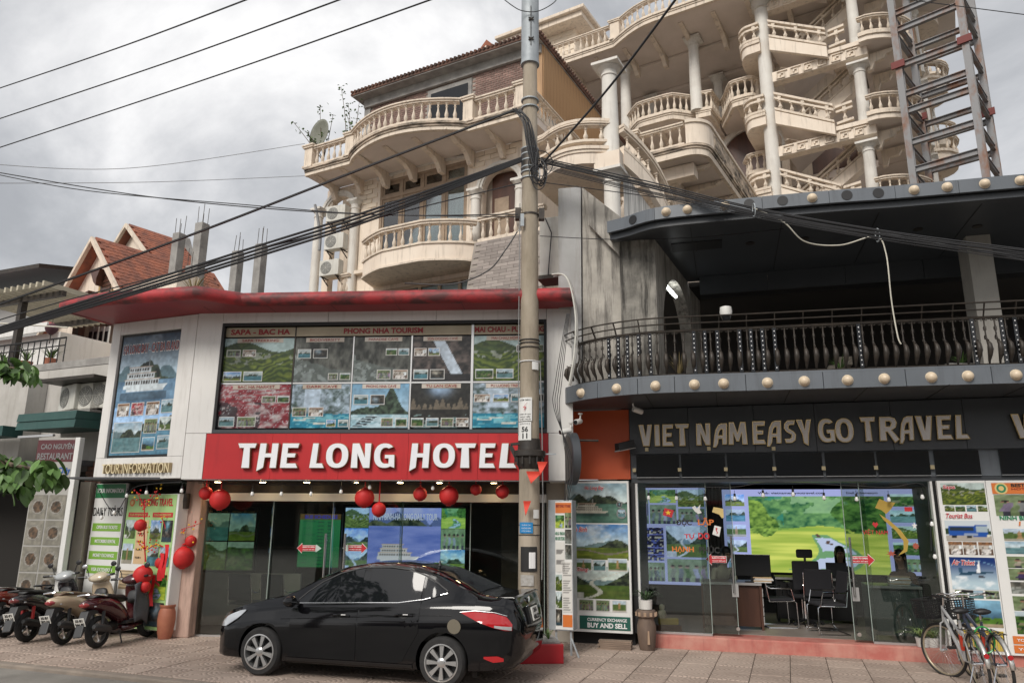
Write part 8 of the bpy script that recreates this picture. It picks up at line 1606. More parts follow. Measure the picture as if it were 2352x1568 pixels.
MB().tube([(0,0,.08),(0,0,.46)], .03, 8).build('gas_lift', M['chrome'], oc); MB().box(-.25,.25,-.25,.22,.46,.53).build('seat', M['cloth_dark'], oc, bevel=.03); MB().box(-.23,.23,-.26,-.21,.60,1.10).build('backrest', M['cloth_dark'], oc, bevel=.03); MB().box(-.14,.14,-.27,-.20,1.15,1.30).build('headrest', M['cloth_dark'], oc, bevel=.03); MB().tube([(0,-.25,1.05),(0,-.25,1.2)], .02, 6).build('headrest_post', M['black'], oc)
for s_ in (-1, 1): MB().tube([(s_*.26,0,.50),(s_*.29,0,.70)], .018, 6).box(s_*.29-.04, s_*.29+.04, -.12, .14, .70, .73).build('arm_rest', M['black'], oc)
# people at the desks
def person(label, loc, rz, shirt, lean=.12, hair_long=False, sc=1.0):
	t = thing('person', label, 'person', loc, rz); t.scale = (sc,)*3
	J = {'pel':(0,0,.50,.125,.105),'wai':(0,.02+lean*.25,.66,.115,.09),'che':(0,.04+lean*.7,.84,.145,.10),'nb':(0,.05+lean,.98,.07,.06),'nk':(0,.07+lean*1.15,1.06,.05,.05),'h0':(0,.10+lean*1.3,1.13,.068,.078),'h1':(0,.10+lean*1.35,1.21,.076,.09),'h2':(0,.09+lean*1.35,1.28,.06,.07),'no':(0,.195+lean*1.35,1.175,.014,.014)}
	for s_, n in ((-1,'l'),(1,'r')): J.update({'sh'+n:(s_*.17,.05+lean*.85,.93,.055,.055),'el'+n:(s_*.23,.12+lean*.8,.68,.042,.042),'wr'+n:(s_*.16,.36+lean*.6,.62,.03,.028),'ha'+n:(s_*.14,.44+lean*.6,.615,.034,.02),'f1'+n:(s_*.12,.51+lean*.6,.605,.010,.010),'f2'+n:(s_*.145,.52+lean*.6,.605,.010,.010),'f3'+n:(s_*.17,.505+lean*.6,.605,.009,.009),'th'+n:(s_*.09,.46+lean*.6,.61,.011,.011),'hi'+n:(s_*.09,.05,.49,.095,.09),'kn'+n:(s_*.12,.44,.50,.065,.065),'an'+n:(s_*.12,.46,.09,.04,.04),'to'+n:(s_*.12,.60,.04,.04,.03)})
	E_ = [('pel','wai'),('wai','che'),('che','nb'),('nb','nk'),('nk','h0'),('h0','h1'),('h1','h2'),('h0','no')]
	for n in 'lr': E_ += [('che','sh'+n),('sh'+n,'el'+n),('el'+n,'wr'+n),('wr'+n,'ha'+n),('ha'+n,'f1'+n),('ha'+n,'f2'+n),('ha'+n,'f3'+n),('ha'+n,'th'+n),('pel','hi'+n),('hi'+n,'kn'+n),('kn'+n,'an'+n),('an'+n,'to'+n)]
	ks = list(J); me = bpy.data.meshes.new('body'); me.from_pydata([J[k][:3] for k in ks], [(ks.index(a), ks.index(b)) for a, b in E_], []); o = bpy.data.objects.new('tmp', me); COL.objects.link(o)
	o.modifiers.new('skin', 'SKIN'); sv = me.skin_vertices[0].data
	for i, k in enumerate(ks): sv[i].radius = J[k][3:5]; sv[i].use_root = (k == 'pel')
	su = o.modifiers.new('sub', 'SUBSURF'); su.levels = 2; su.render_levels = 2; bpy.context.view_layer.update()
	b = bpy.data.meshes.new_from_object(o.evaluated_get(bpy.context.evaluated_depsgraph_get())); bpy.data.objects.remove(o); b.name = 'body'; b.materials.clear()
	for m_ in (M['skin'], shirt, M['cloth_dark']): b.materials.append(m_)
	for p in b.polygons:
		c = p.center; p.use_smooth = True; p.material_index = 0 if (c.z > 1.005 or (c.y > .33+lean*.6 and c.z > .57)) else (2 if c.z < .56 and c.y > .0 or c.z < .45 else 1)
	link('body', b, t)
	hy = .09+lean*1.35; g = MB(); g.lathe([(.01,.115),(.06,.10),(.088,.06),(.094,.0),(.085,-.05),(.075,-.07)], (0,hy-.018,1.225), 18, sy=1.08)
	if hair_long: g.loft([[(.10*math.cos(a), hy-.03-.075*max(0,math.sin(a))*1.0+.0, z) for a in [math.pi*i/8 for i in range(9)]] for z in (1.24,1.10,.95,.86)], closed=False, caps=False)
	hm_ = g.build('hair', M['hair'], t, smooth='all'); 
	if hair_long: so = hm_.modifiers.new('s', 'SOLIDIFY'); so.thickness = .02
	for s_ in (-1, 1): MB().lathe([(.004,-.004),(.011,.0),(.004,.004)], (s_*.030,hy+.082,1.205), 8, 'y').build('eye', M['hair'], t); MB().lathe([(.008,-.03),(.016,0),(.008,.03)], (s_*.082,hy,1.19), 8).build('ear', M['skin'], t)
	MB().box(-.022,.022,hy+.078,hy+.086,1.135,1.143).build('mouth', mat('lips', (.30,.11,.09), rough=.5), t)
	return t
def stool_for(p_label, loc, rz): 
	t = thing('desk_stool', p_label, 'stool', loc, rz); MB().lathe([(.19,.40),(.20,.42),(.20,.46),(.18,.47)], (0,.02,-.05), 20).build('seat', M['cloth_dark'], t, smooth=True); MB().tube([(0,.02,.0),(0,.02,.36)], .03, 8).lathe([(.22,0),(.20,.02)], (0,.02,0), 18).build('pedestal', M['black'], t)
s = SF.px(1930, 1300, 3.1)[0]; pl3 = tuple(SF.w(s, 3.2, FL)); person('person in dark clothes seated behind the open laptop', pl3, SF.a+math.pi, M['cloth_dark'], .10, True); stool_for('dark stool under the person behind the laptop', pl3, SF.a+math.pi)
s = SF.px(1648, 1370, 2.0)[0]; pl4 = tuple(SF.w(s, 2.05, FL)); person('person in a cream shirt bending over the brown desk', pl4, SF.a+R(205), M['cloth_cream'], .30); stool_for('dark stool under the person in the cream shirt', pl4, SF.a+R(205))
s = SF.px(2078, 1320, 1.9)[0]; pl5 = tuple(SF.w(s, 1.85, FL)); person('person with long dark hair seated behind the reception desk', pl5, SF.a+R(150), M['cloth_brown'], .06, True); stool_for('dark stool under the person at the reception desk', pl5, SF.a+R(150))
# stickers on the glass
yd = .150
def stick(x0, y0, x1, y1, m_, name='window_sticker', poly=None):
	a, b, c, d = SB(x0, y0, x1, y1, yd)
	if poly: return MB().prism([(a+(b-a)*u, c+(d-c)*v) for u, v in poly], yd-.003, yd).build(name, m_, sb), a, b, c, d
	return box(name, m_, sb, a, b, yd-.003, yd, c, d), a, b, c, d
def star(n=5, r0=.5, r1=.2): return [(.5+(r0 if k % 2 == 0 else r1)*math.sin(math.pi*k/n), .5+(r0 if k % 2 == 0 else r1)*math.cos(math.pi*k/n)) for k in range(2*n)]
o, a, b, c, d = stick(1522, 1166, 1548, 1188, M['inkred'], 'flag_sticker', [(0,.25),(.8,0),(1,.75),(.2,1)]); MB().prism([(a+(b-a)*(.2+.6*u), c+(d-c)*(.2+.6*v)) for u, v in star()], yd-.007, yd-.004).build('star', M['yellow'], o)
def gtext(t, x0, y0, x1, y1, m_, bold=.03): a, b, c, d = SB(x0, y0, x1, y1, yd); text(t, m_, sb, a, b, yd-.001, c, d, bold=bold, name='glass_lettering')
gtext('ĐỘC', 1553, 1189, 1589, 1209, M['inkblack']); gtext('LẬP', 1603, 1188, 1640, 1209, M['signorange']); gtext('TỰ', 1572, 1224, 1596, 1239, M['inkred']); gtext('DO', 1604, 1223, 1630, 1238, M['inkred']); gtext('HẠNH', 1544, 1254, 1594, 1270, M['signorange']); gtext('PHÚC', 1606, 1252, 1653, 1270, M['inkblack'])
stick(1636, 1164, 1662, 1190, M['inkgold'], 'hat_sticker', [(0,.55),(.15,1),(1,.85),(1,.1),(.85,.0),(.6,.35)]); o, a, b, c, d = stick(1636, 1206, 1657, 1232, M['signwhite'], 'stamp_sticker', [(.3,1),(1,.85),(.75,0),(0,.2)]); MB().prism([(a+(b-a)*u, c+(d-c)*v) for u, v in ((.40,.8),(.62,.75),(.5,.55),(.62,.35),(.45,.2),(.52,.38),(.40,.55))], yd-.007, yd-.004).build('map', M['inkred'], o)
stick(1590, 1158, 1612, 1182, M['signwhite'], 'dove_sticker', [(.0,.7),(.3,.9),(.5,.6),(.9,1),(.8,.5),(1,.2),(.6,.1),(.3,.3)])
gtext('VIỆT NAM', 1982, 1214, 2040, 1230, M['inkred'], .0); stick(2004, 1198, 2018, 1212, M['inkred'], 'heart_sticker', [(.5,0),(0,.6),(.25,1),(.5,.75),(.75,1),(1,.6)]); stick(2078, 1164, 2096, 1174, M['inkred'], 'flag_sticker'); stick(2094, 1198, 2108, 1216, M['signwhite'], 'star_sticker', star()); stick(2010, 1145, 2058, 1180, mat('sticker_ochre', (.42,.28,.05), rough=.5), 'map_sticker', [(.0,.4),(.25,1),(.6,.8),(1,.75),(.75,.3),(.5,.0),(.3,.25)]); stick(2025, 1180, 2086, 1275, MATS['sticker_ochre'], 'map_sticker', [(.0,1),(.35,.85),(.75,.6),(1,.35),(.9,.1),(.55,0),(.78,.15),(.8,.35),(.55,.6),(.15,.85)]); stick(2035, 1262, 2060, 1280, mat('sticker_brown', (.36,.08,.05), rough=.5), 'motif_sticker', star(7)); stick(2096, 1245, 2112, 1262, mat('sticker_brown'), 'motif_sticker', star(8,.5,.35))
s0, s1, q0, q1 = SB(1622, 1270, 1668, 1298, .18); arrow(sb, s0, s1, .188, (q0+q1)/2, .17, M['inkred'], False); s0, s1, q0, q1 = SB(1956, 1272, 2008, 1298, .18); arrow(sb, s0, s1, .145, (q0+q1)/2, .17, M['inkred'], True)
# ================================================================== plants, pedestal, planks by the step
vz = gnd(1487, 1492); pe = thing('wood_pedestal', 'carved wooden barrel pedestal at the corner of the red step', 'pedestal', vz); MB().lathe([(.11,0),(.13,.06),(.15,.25),(.15,.36),(.12,.46),(.12,.48),(.155,.50),(.155,.58),(.14,.60)], (0,0,0), 24).build('barrel', mat('grey_brown_wood', (.17,.12,.09), (.10,.07,.055), .7, scale=6, stretch=(1,1,.3)), pe, smooth=True)
for k in range(10): a = 2*math.pi*k/10; box('carved_block', mat('pale_wood', (.36,.25,.17), rough=.7), pe, .152*math.cos(a)-.02, .152*math.cos(a)+.02, .152*math.sin(a)-.02, .152*math.sin(a)+.02, .51, .57)
MB().prism([(-.02,.1),(.02,.1),(.012,.3),(-.012,.3)], -.16, -.15).build('inlay', MATS['pale_wood'], pe)
def potplant(label, loc, pot, n, L_, spread, m_, w_, seed):
	t = thing('potted_plant', label, 'potted plant', loc); MB().lathe(pot+[(pot[-1][0]*.85, pot[-1][1]), (pot[-1][0]*.8, pot[-1][1]-.03)], (0,0,0), 20).build('pot', M['potwhite'], t, smooth=True); tuft(t, (0,0,pot[-1][1]-.03), n, L_, spread, m_, 'leaf', w_, random.Random(seed), droop=.75); return t
potplant('grassy plant in a square white pot on the barrel pedestal', (vz.x,vz.y,.60), [(.075,0),(.095,.01),(.105,.15)], 46, .46, .34, M['leafdark'], .012, 2)
pp = SF.w(SF.px(2122, 1484, .06)[0], .08, FL); potplant('spider plant in twin white pots on the red step', (pp.x,pp.y,FL), [(.08,0),(.10,.13)], 60, .46, .42, mat('spider_leaf', (.14,.22,.06), (.26,.32,.12), .5, scale=7), .013, 4)
pp2 = SF.w(SF.px(2140, 1484, .06)[0]+.03, .09, FL); potplant('small spider plant in a white pot behind the bicycles', (pp2.x,pp2.y,FL), [(.07,0),(.085,.13)], 30, .36, .32, MATS['spider_leaf'], .012, 5)
pg_ = gnd(1415, 1490); pk = thing('plank_pile', 'low pile of weathered planks under the poster board', 'planks', pg_, SF.a)
for k in range(5): box('plank', mat('weathered_plank', (.27,.20,.15), (.18,.13,.10), .85, scale=5, stretch=(.3,3,3)), pk, -.26+rr.uniform(-.03,.03), .26+rr.uniform(-.03,.03), -.10+.01*k, .10, k*.026, k*.026+.023)
cat_ = thing('figurine', 'small cream lucky figurine on a yellow box inside the left pane', 'figurine', tuple(SF.w(SF.px(1535, 1432, .45)[0], .5, FL))); MB().box(-.16,.16,-.07,.07,.10,.20).build('box', mat('yellow_box', (.48,.36,.06), rough=.5), cat_, bevel=.01); MB().box(-.20,.20,-.10,.10,.0,.098).build('stand', M['wood'], cat_); MB().lathe([(.06,.20),(.075,.25),(.06,.31),(.035,.33),(.05,.36),(.045,.40),(.01,.42)], (-.1,0,0), 16).build('figure', M['cloth_cream'], cat_, smooth=True)
# balcony plants
for x, y, lb_, mm, n, L_ in ((1560,838,'dry brown grass behind the balcony railing','leafdry',50,.55),(1930,832,'leafy green plant behind the balcony railing','leaf',34,.30),(2210,828,'bright green grass clump by the balcony pillar','leaf',50,.26)):
	s, z = SF.px(x, y, -.85); t = thing('balcony_plant', lb_, 'plant', tuple(SF.w(s, -.85, 4.13))); MB().box(-.25,.25,-.09,.09,-.03,.10).build('trough', M['conc'], t); tuft(t, (0,0,.09), n, L_, .26, M[mm], 'leaf', .010, random.Random(n), .3)
# ================================================================== villa fittings: air conditioners, dish, saplings
def ac_unit(label, loc, rz, sc=1.0, group='air conditioners'):
	t = thing('air_conditioner', label, 'air conditioner', loc, rz, group); t.scale = (sc,)*3; MB().box(-.40,.40,-.15,.15,.02,.60).build('casing', M['ac'], t, bevel=.02); MB().lathe([(.22,-.158),(.23,-.15)], (-.12,0,.31), 28, 'y').build('fan_opening', M['acgrille'], t)
	q = MB(); 
	for k in range(5): q.tube([(-.12+.045*(k+.6)*math.cos(a), -.165, .31+.045*(k+.6)*math.sin(a)) for a in [2*math.pi*i/20 for i in range(20)]], .004, 4, closed=True)
	for k in range(4): a = k*math.pi/4; q.tube([(-.12-.23*math.cos(a),-.165,.31-.23*math.sin(a)),(-.12+.23*math.cos(a),-.165,.31+.23*math.sin(a))], .004, 4)
	q.build('fan_guard', M['ac'], t)
	for x in (-.3, .3): MB().beam((x,-.16,.0),(x,.28,.0), .04, .03).beam((x,-.10,-.0),(x,.28,-.22), .03, .03).build('bracket', M['iron'], t)
	return t
for k, (x, y) in enumerate(((779,492),(775,556),(764,616))):
	s, z = VF.px(x, y, WD-.35); ac_unit(('air conditioner under the villa arch, topmost of its column','middle air conditioner on the villa front','lowest air conditioner on the villa front by the small balustrade')[k], tuple(VF.w(s, WD-.42, z-.33)), VF.a+R(6), .95)
acx = thing('cabinet', 'tall grey cabinet unit on the hotel roof behind the pole', 'cabinet', tuple(at(1272, 640, 12.6)), R(-20)); zz_ = acx.location.z; MB().box(-.22,.22,-.16,.2,.02,1.12).build('casing', M['ac'], acx, bevel=.02); MB().box(.222,.30,-.10,.2,.04,1.05).build('vent_side', M['acgrille'], acx); MB().box(-.25,.32,-.2,.25,-.05,.018).build('shelf', M['iron'], acx); MB().tube([(-.05,-.18,.0),(-.02,-.2,.3),(.02,-.19,.8),(-.1,-.18,1.1)], .01, 5).build('lead', M['cable'], acx)
ds = thing('satellite_dish', 'round grey-green satellite dish on the villa corner balcony', 'satellite dish', tuple(VF.w(VF.px(737, 298, .3)[0], .3, zU+1.0)), VF.a-R(10)); ds.scale = (1.25,)*3; q = MB(); q.lathe([(.02,.06),(.2,.035),(.36,-.02),(.42,-.06),(.36,-.04),(.2,.015),(.02,.04)], (0,0,.30), 30, 'y', caps=False); q.build('dish', mat('dish_grey', (.22,.225,.19), (.17,.175,.14), .7, scale=4), ds, smooth='all'); MB().tube([(0,.05,.3),(0,.15,.0),(0,.15,-.3)], .025, 6).build('mast', M['iron'], ds); MB().tube([(0,.0,-.08),(.05,-.4,.05),(.05,-.42,.2)], .012, 5).build('feed_arm', M['iron'], ds)
def sapling(label, base, tips, seed, leaves=46):
	t = thing('sapling', label, 'sapling', base); rg = random.Random(seed); P_ = []
	for tip in tips:
		v = tip-Vector(base); m_ = v*.5+Vector((rg.uniform(-.15,.15),0,.12)); q = cr_path([(0,0,0), tuple(m_), tuple(v)], 8); MB().tube(q, [.018-.012*i/(len(q)-1) for i in range(len(q))], 5).build('stem', M['bark'], t, smooth=True); P_ += q[5:]
	lm_ = MB().add([(0,0,0),(.05,.035,.01),(.11,0,-.02),(.05,-.035,.01)], [(0,1,2),(0,2,3)]).mesh('leaf', M['leaf'])
	for k in range(leaves): p = rg.choice(P_); link('leaf', lm_, t, p+Vector((rg.gauss(0,.07), rg.gauss(0,.07), rg.gauss(0,.05))), (rg.uniform(-.8,.8), rg.uniform(-.6,.9), rg.uniform(0,6.28)))
	return t
by = VF.w(0, .45, 0).y
sb1 = VF.w(VF.px(745, 330, .4)[0], .4, zU+.4); yv = sb1.y
sapling('leafy sapling leaning out left of the satellite dish', tuple(sb1), [at(672,278,yv), at(700,300,yv), at(735,240,yv), at(765,262,yv)], 3, 80)
sb2 = VF.w(VF.px(800, 300, .6)[0], .6, zU+.5); sapling('taller sapling growing beside the dark roof corner', tuple(sb2), [at(783,198,sb2.y), at(800,240,sb2.y), at(825,235,sb2.y), at(795,260,sb2.y)], 5, 90)
cable('bare twisted branch hanging at the villa corner', [(723,470,18.5),(729,500,18.5),(735,545,18.5),(733,575,18.5)], .04, 'cablegrey', cat='branch', group='villa oddments')
# ================================================================== left-hand neighbours
NY = 14.6; NF = Frame(tuple(at(180, 1200, 14.3))[:2], -24)
rn = NF.root('restaurant', 'dim restaurant front with green awning left of the hotel', 'building')
sR = NF.px(172, 1200)[0]; box('back_wall', mat('painted_shade_wall', (.016,.014,.012), rough=.95), rn, -8, .2, 1.2, 1.4, 0, 3.3); box('floor', M['conc'], rn, -8, .2, -.5, 2.5, -.02, .01); box('ceiling', M['darkceil'], rn, -8, .2, -.2, 2.5, 2.9, 3.0)  # back wall coloured near black to stand in for the interior's shade
zw0, zw1 = 3.0, NF.px(120, 850, .3)[1]; box('upper_wall', mat('pale_grey_wall', (.50,.48,.45), (.40,.38,.35), .85, scale=1.5, streak=(.28,.25,.22), streak_amt=.6), rn, -8, .35, .3, .5, zw0, zw1); box('upper_wall', MATS['pale_grey_wall'], rn, -8, NF.px(52,900,-.2)[0], -.1, .29, 3.0, NF.px(50,870)[1])
gz0, gz1 = NF.px(140, 984, -.5)[1], NF.px(140, 946, -.5)[1]; aw0 = NF.px(52, 965, -.5)[0]
for k in range(2): MB().prism([(-.62+.0*k,gz0+(gz1-gz0)*.5*k),(-.60,gz0+(gz1-gz0)*(.5*k+.48)),(.3,gz0+(gz1-gz0)*(.5*k+.6)),(.3,gz0+(gz1-gz0)*(.5*k+.1))], aw0, .35, plane='yz').build('awning_panel', M['green_awning'], rn)
box('awning_panel', M['green_awning'], rn, -8, aw0-.25, -.7, -.3, gz0-.1, gz1-.22); box('awning_rail', M['alum'], rn, aw0, -.3, -.55, -.5, gz0-.14, gz0-.10)
bpx0, bpx1 = NF.px(176, 1200, -.05)[0], NF.px(214, 1200, -.05)[0]
bp = thing('brick_pier', 'old brick pier between the restaurant sign and the tour boards', 'pier', tuple(NF.w(0,0,0)), NF.a); pw_ = bpx1-bpx0; box('core', mat('pier_mortar', (.14,.10,.08), (.07,.055,.045), .95, scale=6), bp, bpx0, bpx1, 0, .4, 0, 3.0)
pbm = MB().box(-.105,.105,-.012,.01,-.036,.036).mesh('brick', mat('old_brick', (.24,.105,.07), (.09,.06,.05), .95, scale=4, bump=.4, rnd=.35))
nrow = int(3.0/.085)
for j in range(nrow):
	for k in range(int(pw_/.225)+1):
		s = bpx0+.11+k*.225+(.06 if j % 2 else 0)
		if s+.09 > bpx1: continue
		link('brick', pbm, bp, (s, -.003, .05+j*.085))
sg_ = Frame(tuple(at(100, 1180, 13.75))[:2], -10); sgr = sg_.root('restaurant_sign', 'tall grey restaurant menu sign with dish photographs', 'lightbox sign'); s0, s1 = sg_.px(62, 1180)[0], sg_.px(150, 1180)[0]; q1 = sg_.px(130, 1005)[1]; q0 = .25; W = s1-s0; Hh = q1-q0
box('case', mat('sign_grey', (.40,.39,.36), (.33,.32,.30), .5, scale=2), sgr, s0, s1, 0, .04, q0, q1); box('edge', M['signwhite'], sgr, s1+.001, s1+.10, -.02, .10, q0, q1, bevel=.008)
box('heading', mat('sign_maroon', (.10,.025,.03), rough=.5), sgr, s0, s1, -.004, -.001, q1-.44, q1-.04); text('CAO NGUYÊN', M['inkgrey'], sgr, s0+.10*W, s1-.03*W, -.008, q1-.21, q1-.09, bold=.02); text('RESTAURANT', M['inkgrey'], sgr, s0+.04*W, s1-.03*W, -.008, q1-.40, q1-.28, bold=.02); text('Cơm Cháy', M['inkblue'], sgr, s0+.3*W, s1-.04*W, -.006, q1-.68, q1-.54, bold=.02); text('Lẩu Các Loại', M['inkblack'], sgr, s0+.08*W, s1-.04*W, -.006, q0+.02, q0+.16, bold=.02)
for i in range(2):
	for j in range(4): picture('food', 20+i*4+j, sgr, s0+W*(.03+.49*i), s0+W*(.48+.49*i), -.006, q0+Hh*(.10+.145*j), q0+Hh*(.10+.145*j+.135), grade=(.6,.6,.58), m=M_PRINT_IN)
lz = NF.px(200, 945, -.1)[1]
sh_ = box('ac_shelf', M['conc'], rn, NF.px(125,945,-.2)[0], .35, -.35, .29, lz-.06, lz)
for k, (x, lb_) in enumerate(((152,'air conditioner with grey side on the restaurant shelf'),(200,'white air conditioner with round fan on the restaurant shelf'),(234,'air conditioner half hidden by the hotel corner'))): s, z = NF.px(x, 920, -.2); ac_unit(lb_, tuple(NF.w(s, -.05, lz+.02)), NF.a+(R(-14) if k == 0 else 0), .88)
box('eave', M['iron'], rn, NF.px(95,868,-.5)[0], .6, -.55, .28, NF.px(170,868,-.5)[1]-.03, NF.px(170,868,-.5)[1]+.03)
# terrace with pergola and lattice rail
pz0 = NF.px(60, 830, .2)[1]; tr_ = NF.root('roof_terrace', 'roof terrace with slatted pergola, iron rail and pot plants', 'terrace'); box('floor', M['conc'], tr_, -8, .0, .51, 5, pz0-.15, pz0)
lx0, lx1 = NF.px(-20, 800, .4)[0], NF.px(125, 850, .4)[0]
MB().tube([(lx0,.55,pz0+.55),(lx1,.55,pz0+.55)], .02, 6).build('rail', M['black'], tr_); MB().tube([(lx0,.55,pz0+.38),(lx1,.55,pz0+.38)], .014, 6).build('rail', M['black'], tr_)
for k in range(12): x = lx0+(lx1-lx0)*k/11; MB().tube([(x,.55,pz0),(x,.55,pz0+.55)], .012, 6).build('rail_post', M['black'], tr_)
pgz = NF.px(80, 690, 1.0)[1]; s0, s1 = NF.px(-40, 690, .8)[0], NF.px(150, 690, .8)[0]
px_ = NF.px(45, 760, .8)[0]; box('post', M['iron'], tr_, px_-.07, px_+.07, .7, .84, pz0, pgz); box('beam', M['iron'], tr_, s0, s1, .7, .8, pgz-.12, pgz); box('beam', M['iron'], tr_, s0, s1, 2.6, 2.7, pgz-.12, pgz)
for k in range(14): x = s0+.1+(s1-s0-.2)*k/13; box('pergola_slat', mat('pale_slat', (.52,.47,.36), (.42,.38,.29), .8, scale=3), tr_, x-.03, x+.03, .3, 3.2, pgz+.002, pgz+.12)
for x, y, n, L_ in ((65,800,30,.55),(118,812,30,.45),(10,805,24,.5)): s, z = NF.px(x, y, .9); t = thing('terrace_plant', ('spiky yellow-green plant by the pergola post' if x == 65 else 'leafy plant behind the terrace rail near the gabled house' if x == 118 else 'leafy plant at the end of the terrace rail'), 'plant', tuple(NF.w(s, .9, pz0))); MB().lathe([(.10,0),(.14,.22)], (0,0,0), 14).build('pot', M['terracotta'], t); tuft(t, (0,0,.2), n, L_, .35, M['leaf'], 'leaf', .018, random.Random(n+x), .4)
lan = thing('lantern', 'dark silk lantern hanging from the pergola', 'lantern', tuple(at(118, 755, 15.2))); MB().lathe([(.03,-.13),(.10,-.07),(.13,0),(.10,.07),(.03,.12)], (0,0,0), 16).build('shade', mat('dark_silk', (.08,.03,.04), rough=.7), lan, smooth=True); MB().tube([(0,0,-.13),(0,0,-.32)], .012, 5).tube([(0,0,.12),(0,0,.35)], .006, 4).build('cord', M['iron'], lan)
# low pale house and red sheet roof further back
HB_ = Frame(tuple(at(60, 800, 20))[:2], -25); h2 = HB_.root('pale_house', 'low pale house with a red ribbed roof behind the terrace', 'house'); zt2 = HB_.px(80, 770)[1]; box('wall', M['white'], h2, -9, HB_.px(133,800)[0], 0, 4, 0, zt2); MB().prism([(-.3,zt2+.02),(2.5,zt2+1.3),(2.5,zt2+1.4),(-.3,zt2+.12)], -9, HB_.px(135,760)[0], plane='yz').build('roof', mat('red_sheet', (.36,.06,.055), (.28,.05,.045), .6, scale=4, stretch=(8,1,1)), h2); box('gutter', M['white'], h2, -9, HB_.px(135,760)[0], -.35, -.305, zt2-.05, zt2+.2)
FH = Frame(tuple(at(60, 680, 26))[:2], -22); h3 = FH.root('long_house', 'dark roofed house with a blue-railed balcony beyond the pergola', 'house'); zf0 = FH.px(80, 645)[1]; box('wall', mat('dull_wall', (.35,.35,.34), rough=.9), h3, -14, FH.px(170,660)[0], 0, 5, 0, zf0-.3); MB().prism([(-1.2,zf0-.1),(3,zf0+.9),(3,zf0+1.0),(-1.2,zf0+.05)], -16, FH.px(160,650)[0], plane='yz').build('roof', M['iron'], h3); box('balcony_recess', M['black'], h3, FH.px(90,680)[0], FH.px(160,680)[0], -.06, -.01, zf0-1.6, zf0-.35); box('blue_sheet', mat('blue_sheet', (.02,.20,.36), rough=.6), h3, FH.px(105,690)[0], FH.px(150,690)[0], -.12, -.07, zf0-1.5, zf0-1.0)
for k in range(8): x = FH.px(95,690)[0]+k*(FH.px(158,690)[0]-FH.px(95,690)[0])/7; MB().tube([(x,-.3,zf0-1.7),(x,-.3,zf0-.9)], .02, 5).build('rail_post', M['iron'], h3)
# house with twin steep red gables
GHY = 23.0; gh = Frame(tuple(at(205, 650, GHY))[:2], -35); g3 = gh.root('gabled_house', 'cream house with two steep orange-red tiled gables', 'house')
def gable(ax, ay, lx, ly, rx, ry, d, depth, name):
	A = gh.p3(ax, ay, d); L_ = gh.p3(lx, ly, d); Rr = gh.p3(rx, ry, d)
	hw = max(A.x-L_.x, Rr.x-A.x); sl = (A.z-min(L_.z, Rr.z))/hw; zb = A.z-sl*hw
	MB().prism([(A.x-hw,zb),(A.x+hw,zb),(A.x,A.z)], d+.45, d+.6).build('gable_wall', M['cream'], g3)
	th = .09
	for sgn in (-1, 1):
		p = MB().prism([(A.x,A.z),(A.x+sgn*(hw+.15),zb-sl*.15),(A.x+sgn*(hw+.15),zb-sl*.15+th*1.6),(A.x,A.z+th*1.6)], d+.12, d+depth).build('roof_slope', M['rooftile'], g3)
		MB().prism([(A.x,A.z-.02),(A.x+sgn*(hw+.2),zb-sl*.2-.02),(A.x+sgn*(hw+.2),zb-sl*.2+th*1.7),(A.x,A.z+th*1.7)], d, d+.118).build('barge_board', M['cream_trim'], g3)
	# courses of tiles on the right-hand slope
	tm_ = MB().add([(0,0,0),(.20,0,0),(.20,.24,0),(.10,.30,0),(0,.24,0),(0,0,.03),(.20,0,.03),(.20,.24,.03),(.10,.30,.03),(0,.24,.03)], [(5,6,7,8,9),(4,3,2,1,0),(0,1,6,5),(1,2,7,6),(2,3,8,7),(3,4,9,8),(4,0,5,9)])
	q = MB(); L2 = math.hypot(hw+.15, sl*(hw+.15)); ux, uz = (hw+.15)/L2, -sl*(hw+.15)/L2; nx, nz = -uz, ux
	for i in range(int(L2/.22)):
		for j in range(int((depth-.2)/.21)):
			for p_ in (1,):
				b = Vector((A.x, d+.14, A.z+th*1.6)); o_ = i*.22; y0 = j*.21+(.105 if i % 2 else 0); t = .012+.028
				vs = []
				for u, v, w_ in ((0,0,.035),(0,.2,.035),(.26,.2,.05),(.30,.1,.052),(.26,0,.05),(0,0,.01),(0,.2,.01),(.26,.2,.012),(.30,.1,.012),(.26,0,.012)): vs.append((b.x+ux*(o_+u)+nx*w_, b.y+y0+v, b.z+uz*(o_+u)+nz*w_))
				q.add(vs, [(0,1,2,3,4),(9,8,7,6,5),(2,7,8,3),(3,8,9,4),(1,6,7,2),(4,9,5,0)])
	q.build('roof_tiles', M['rooftile'], g3)['kind'] = 'stuff'
	return A, hw, zb
A, hw, zb = gable(207, 552, 158, 745, 300, 745, 0, 4.6, 'a'); B, hw2, zb2 = gable(286, 520, 258, 620, 376, 648, 3.2, 2.4, 'b')
box('wall', M['cream'], g3, A.x-hw+.6, A.x+hw-.2, .46, 6, 0, zb+.1); w0 = gh.p3(247, 655, .4); wn_ = box('window', M['winwood'], g3, w0.x-.38, w0.x+.38, .36, .44, w0.z-.8, w0.z+.35)
for k in range(8): box('louvre', M['wood'], wn_, w0.x-.32, w0.x+.32, .32, .358, w0.z-.75+k*.14, w0.z-.66+k*.14)
MB().prism(arch_poly(w0.x-.6, w0.x+.6, w0.z-1.0, w0.z+.75), .40, .448).build('window_surround', mat('sand_stone', (.52,.36,.16), (.42,.28,.12), .85, scale=5), g3)
MB().prism([(B.x-.05,B.z+.3),(B.x+.2,B.z+.32),(B.x+2.2,B.z-3.4),(B.x+1.9,B.z-3.4)], 5.62, 5.95).build('roof_parapet', M['conc'], g3)
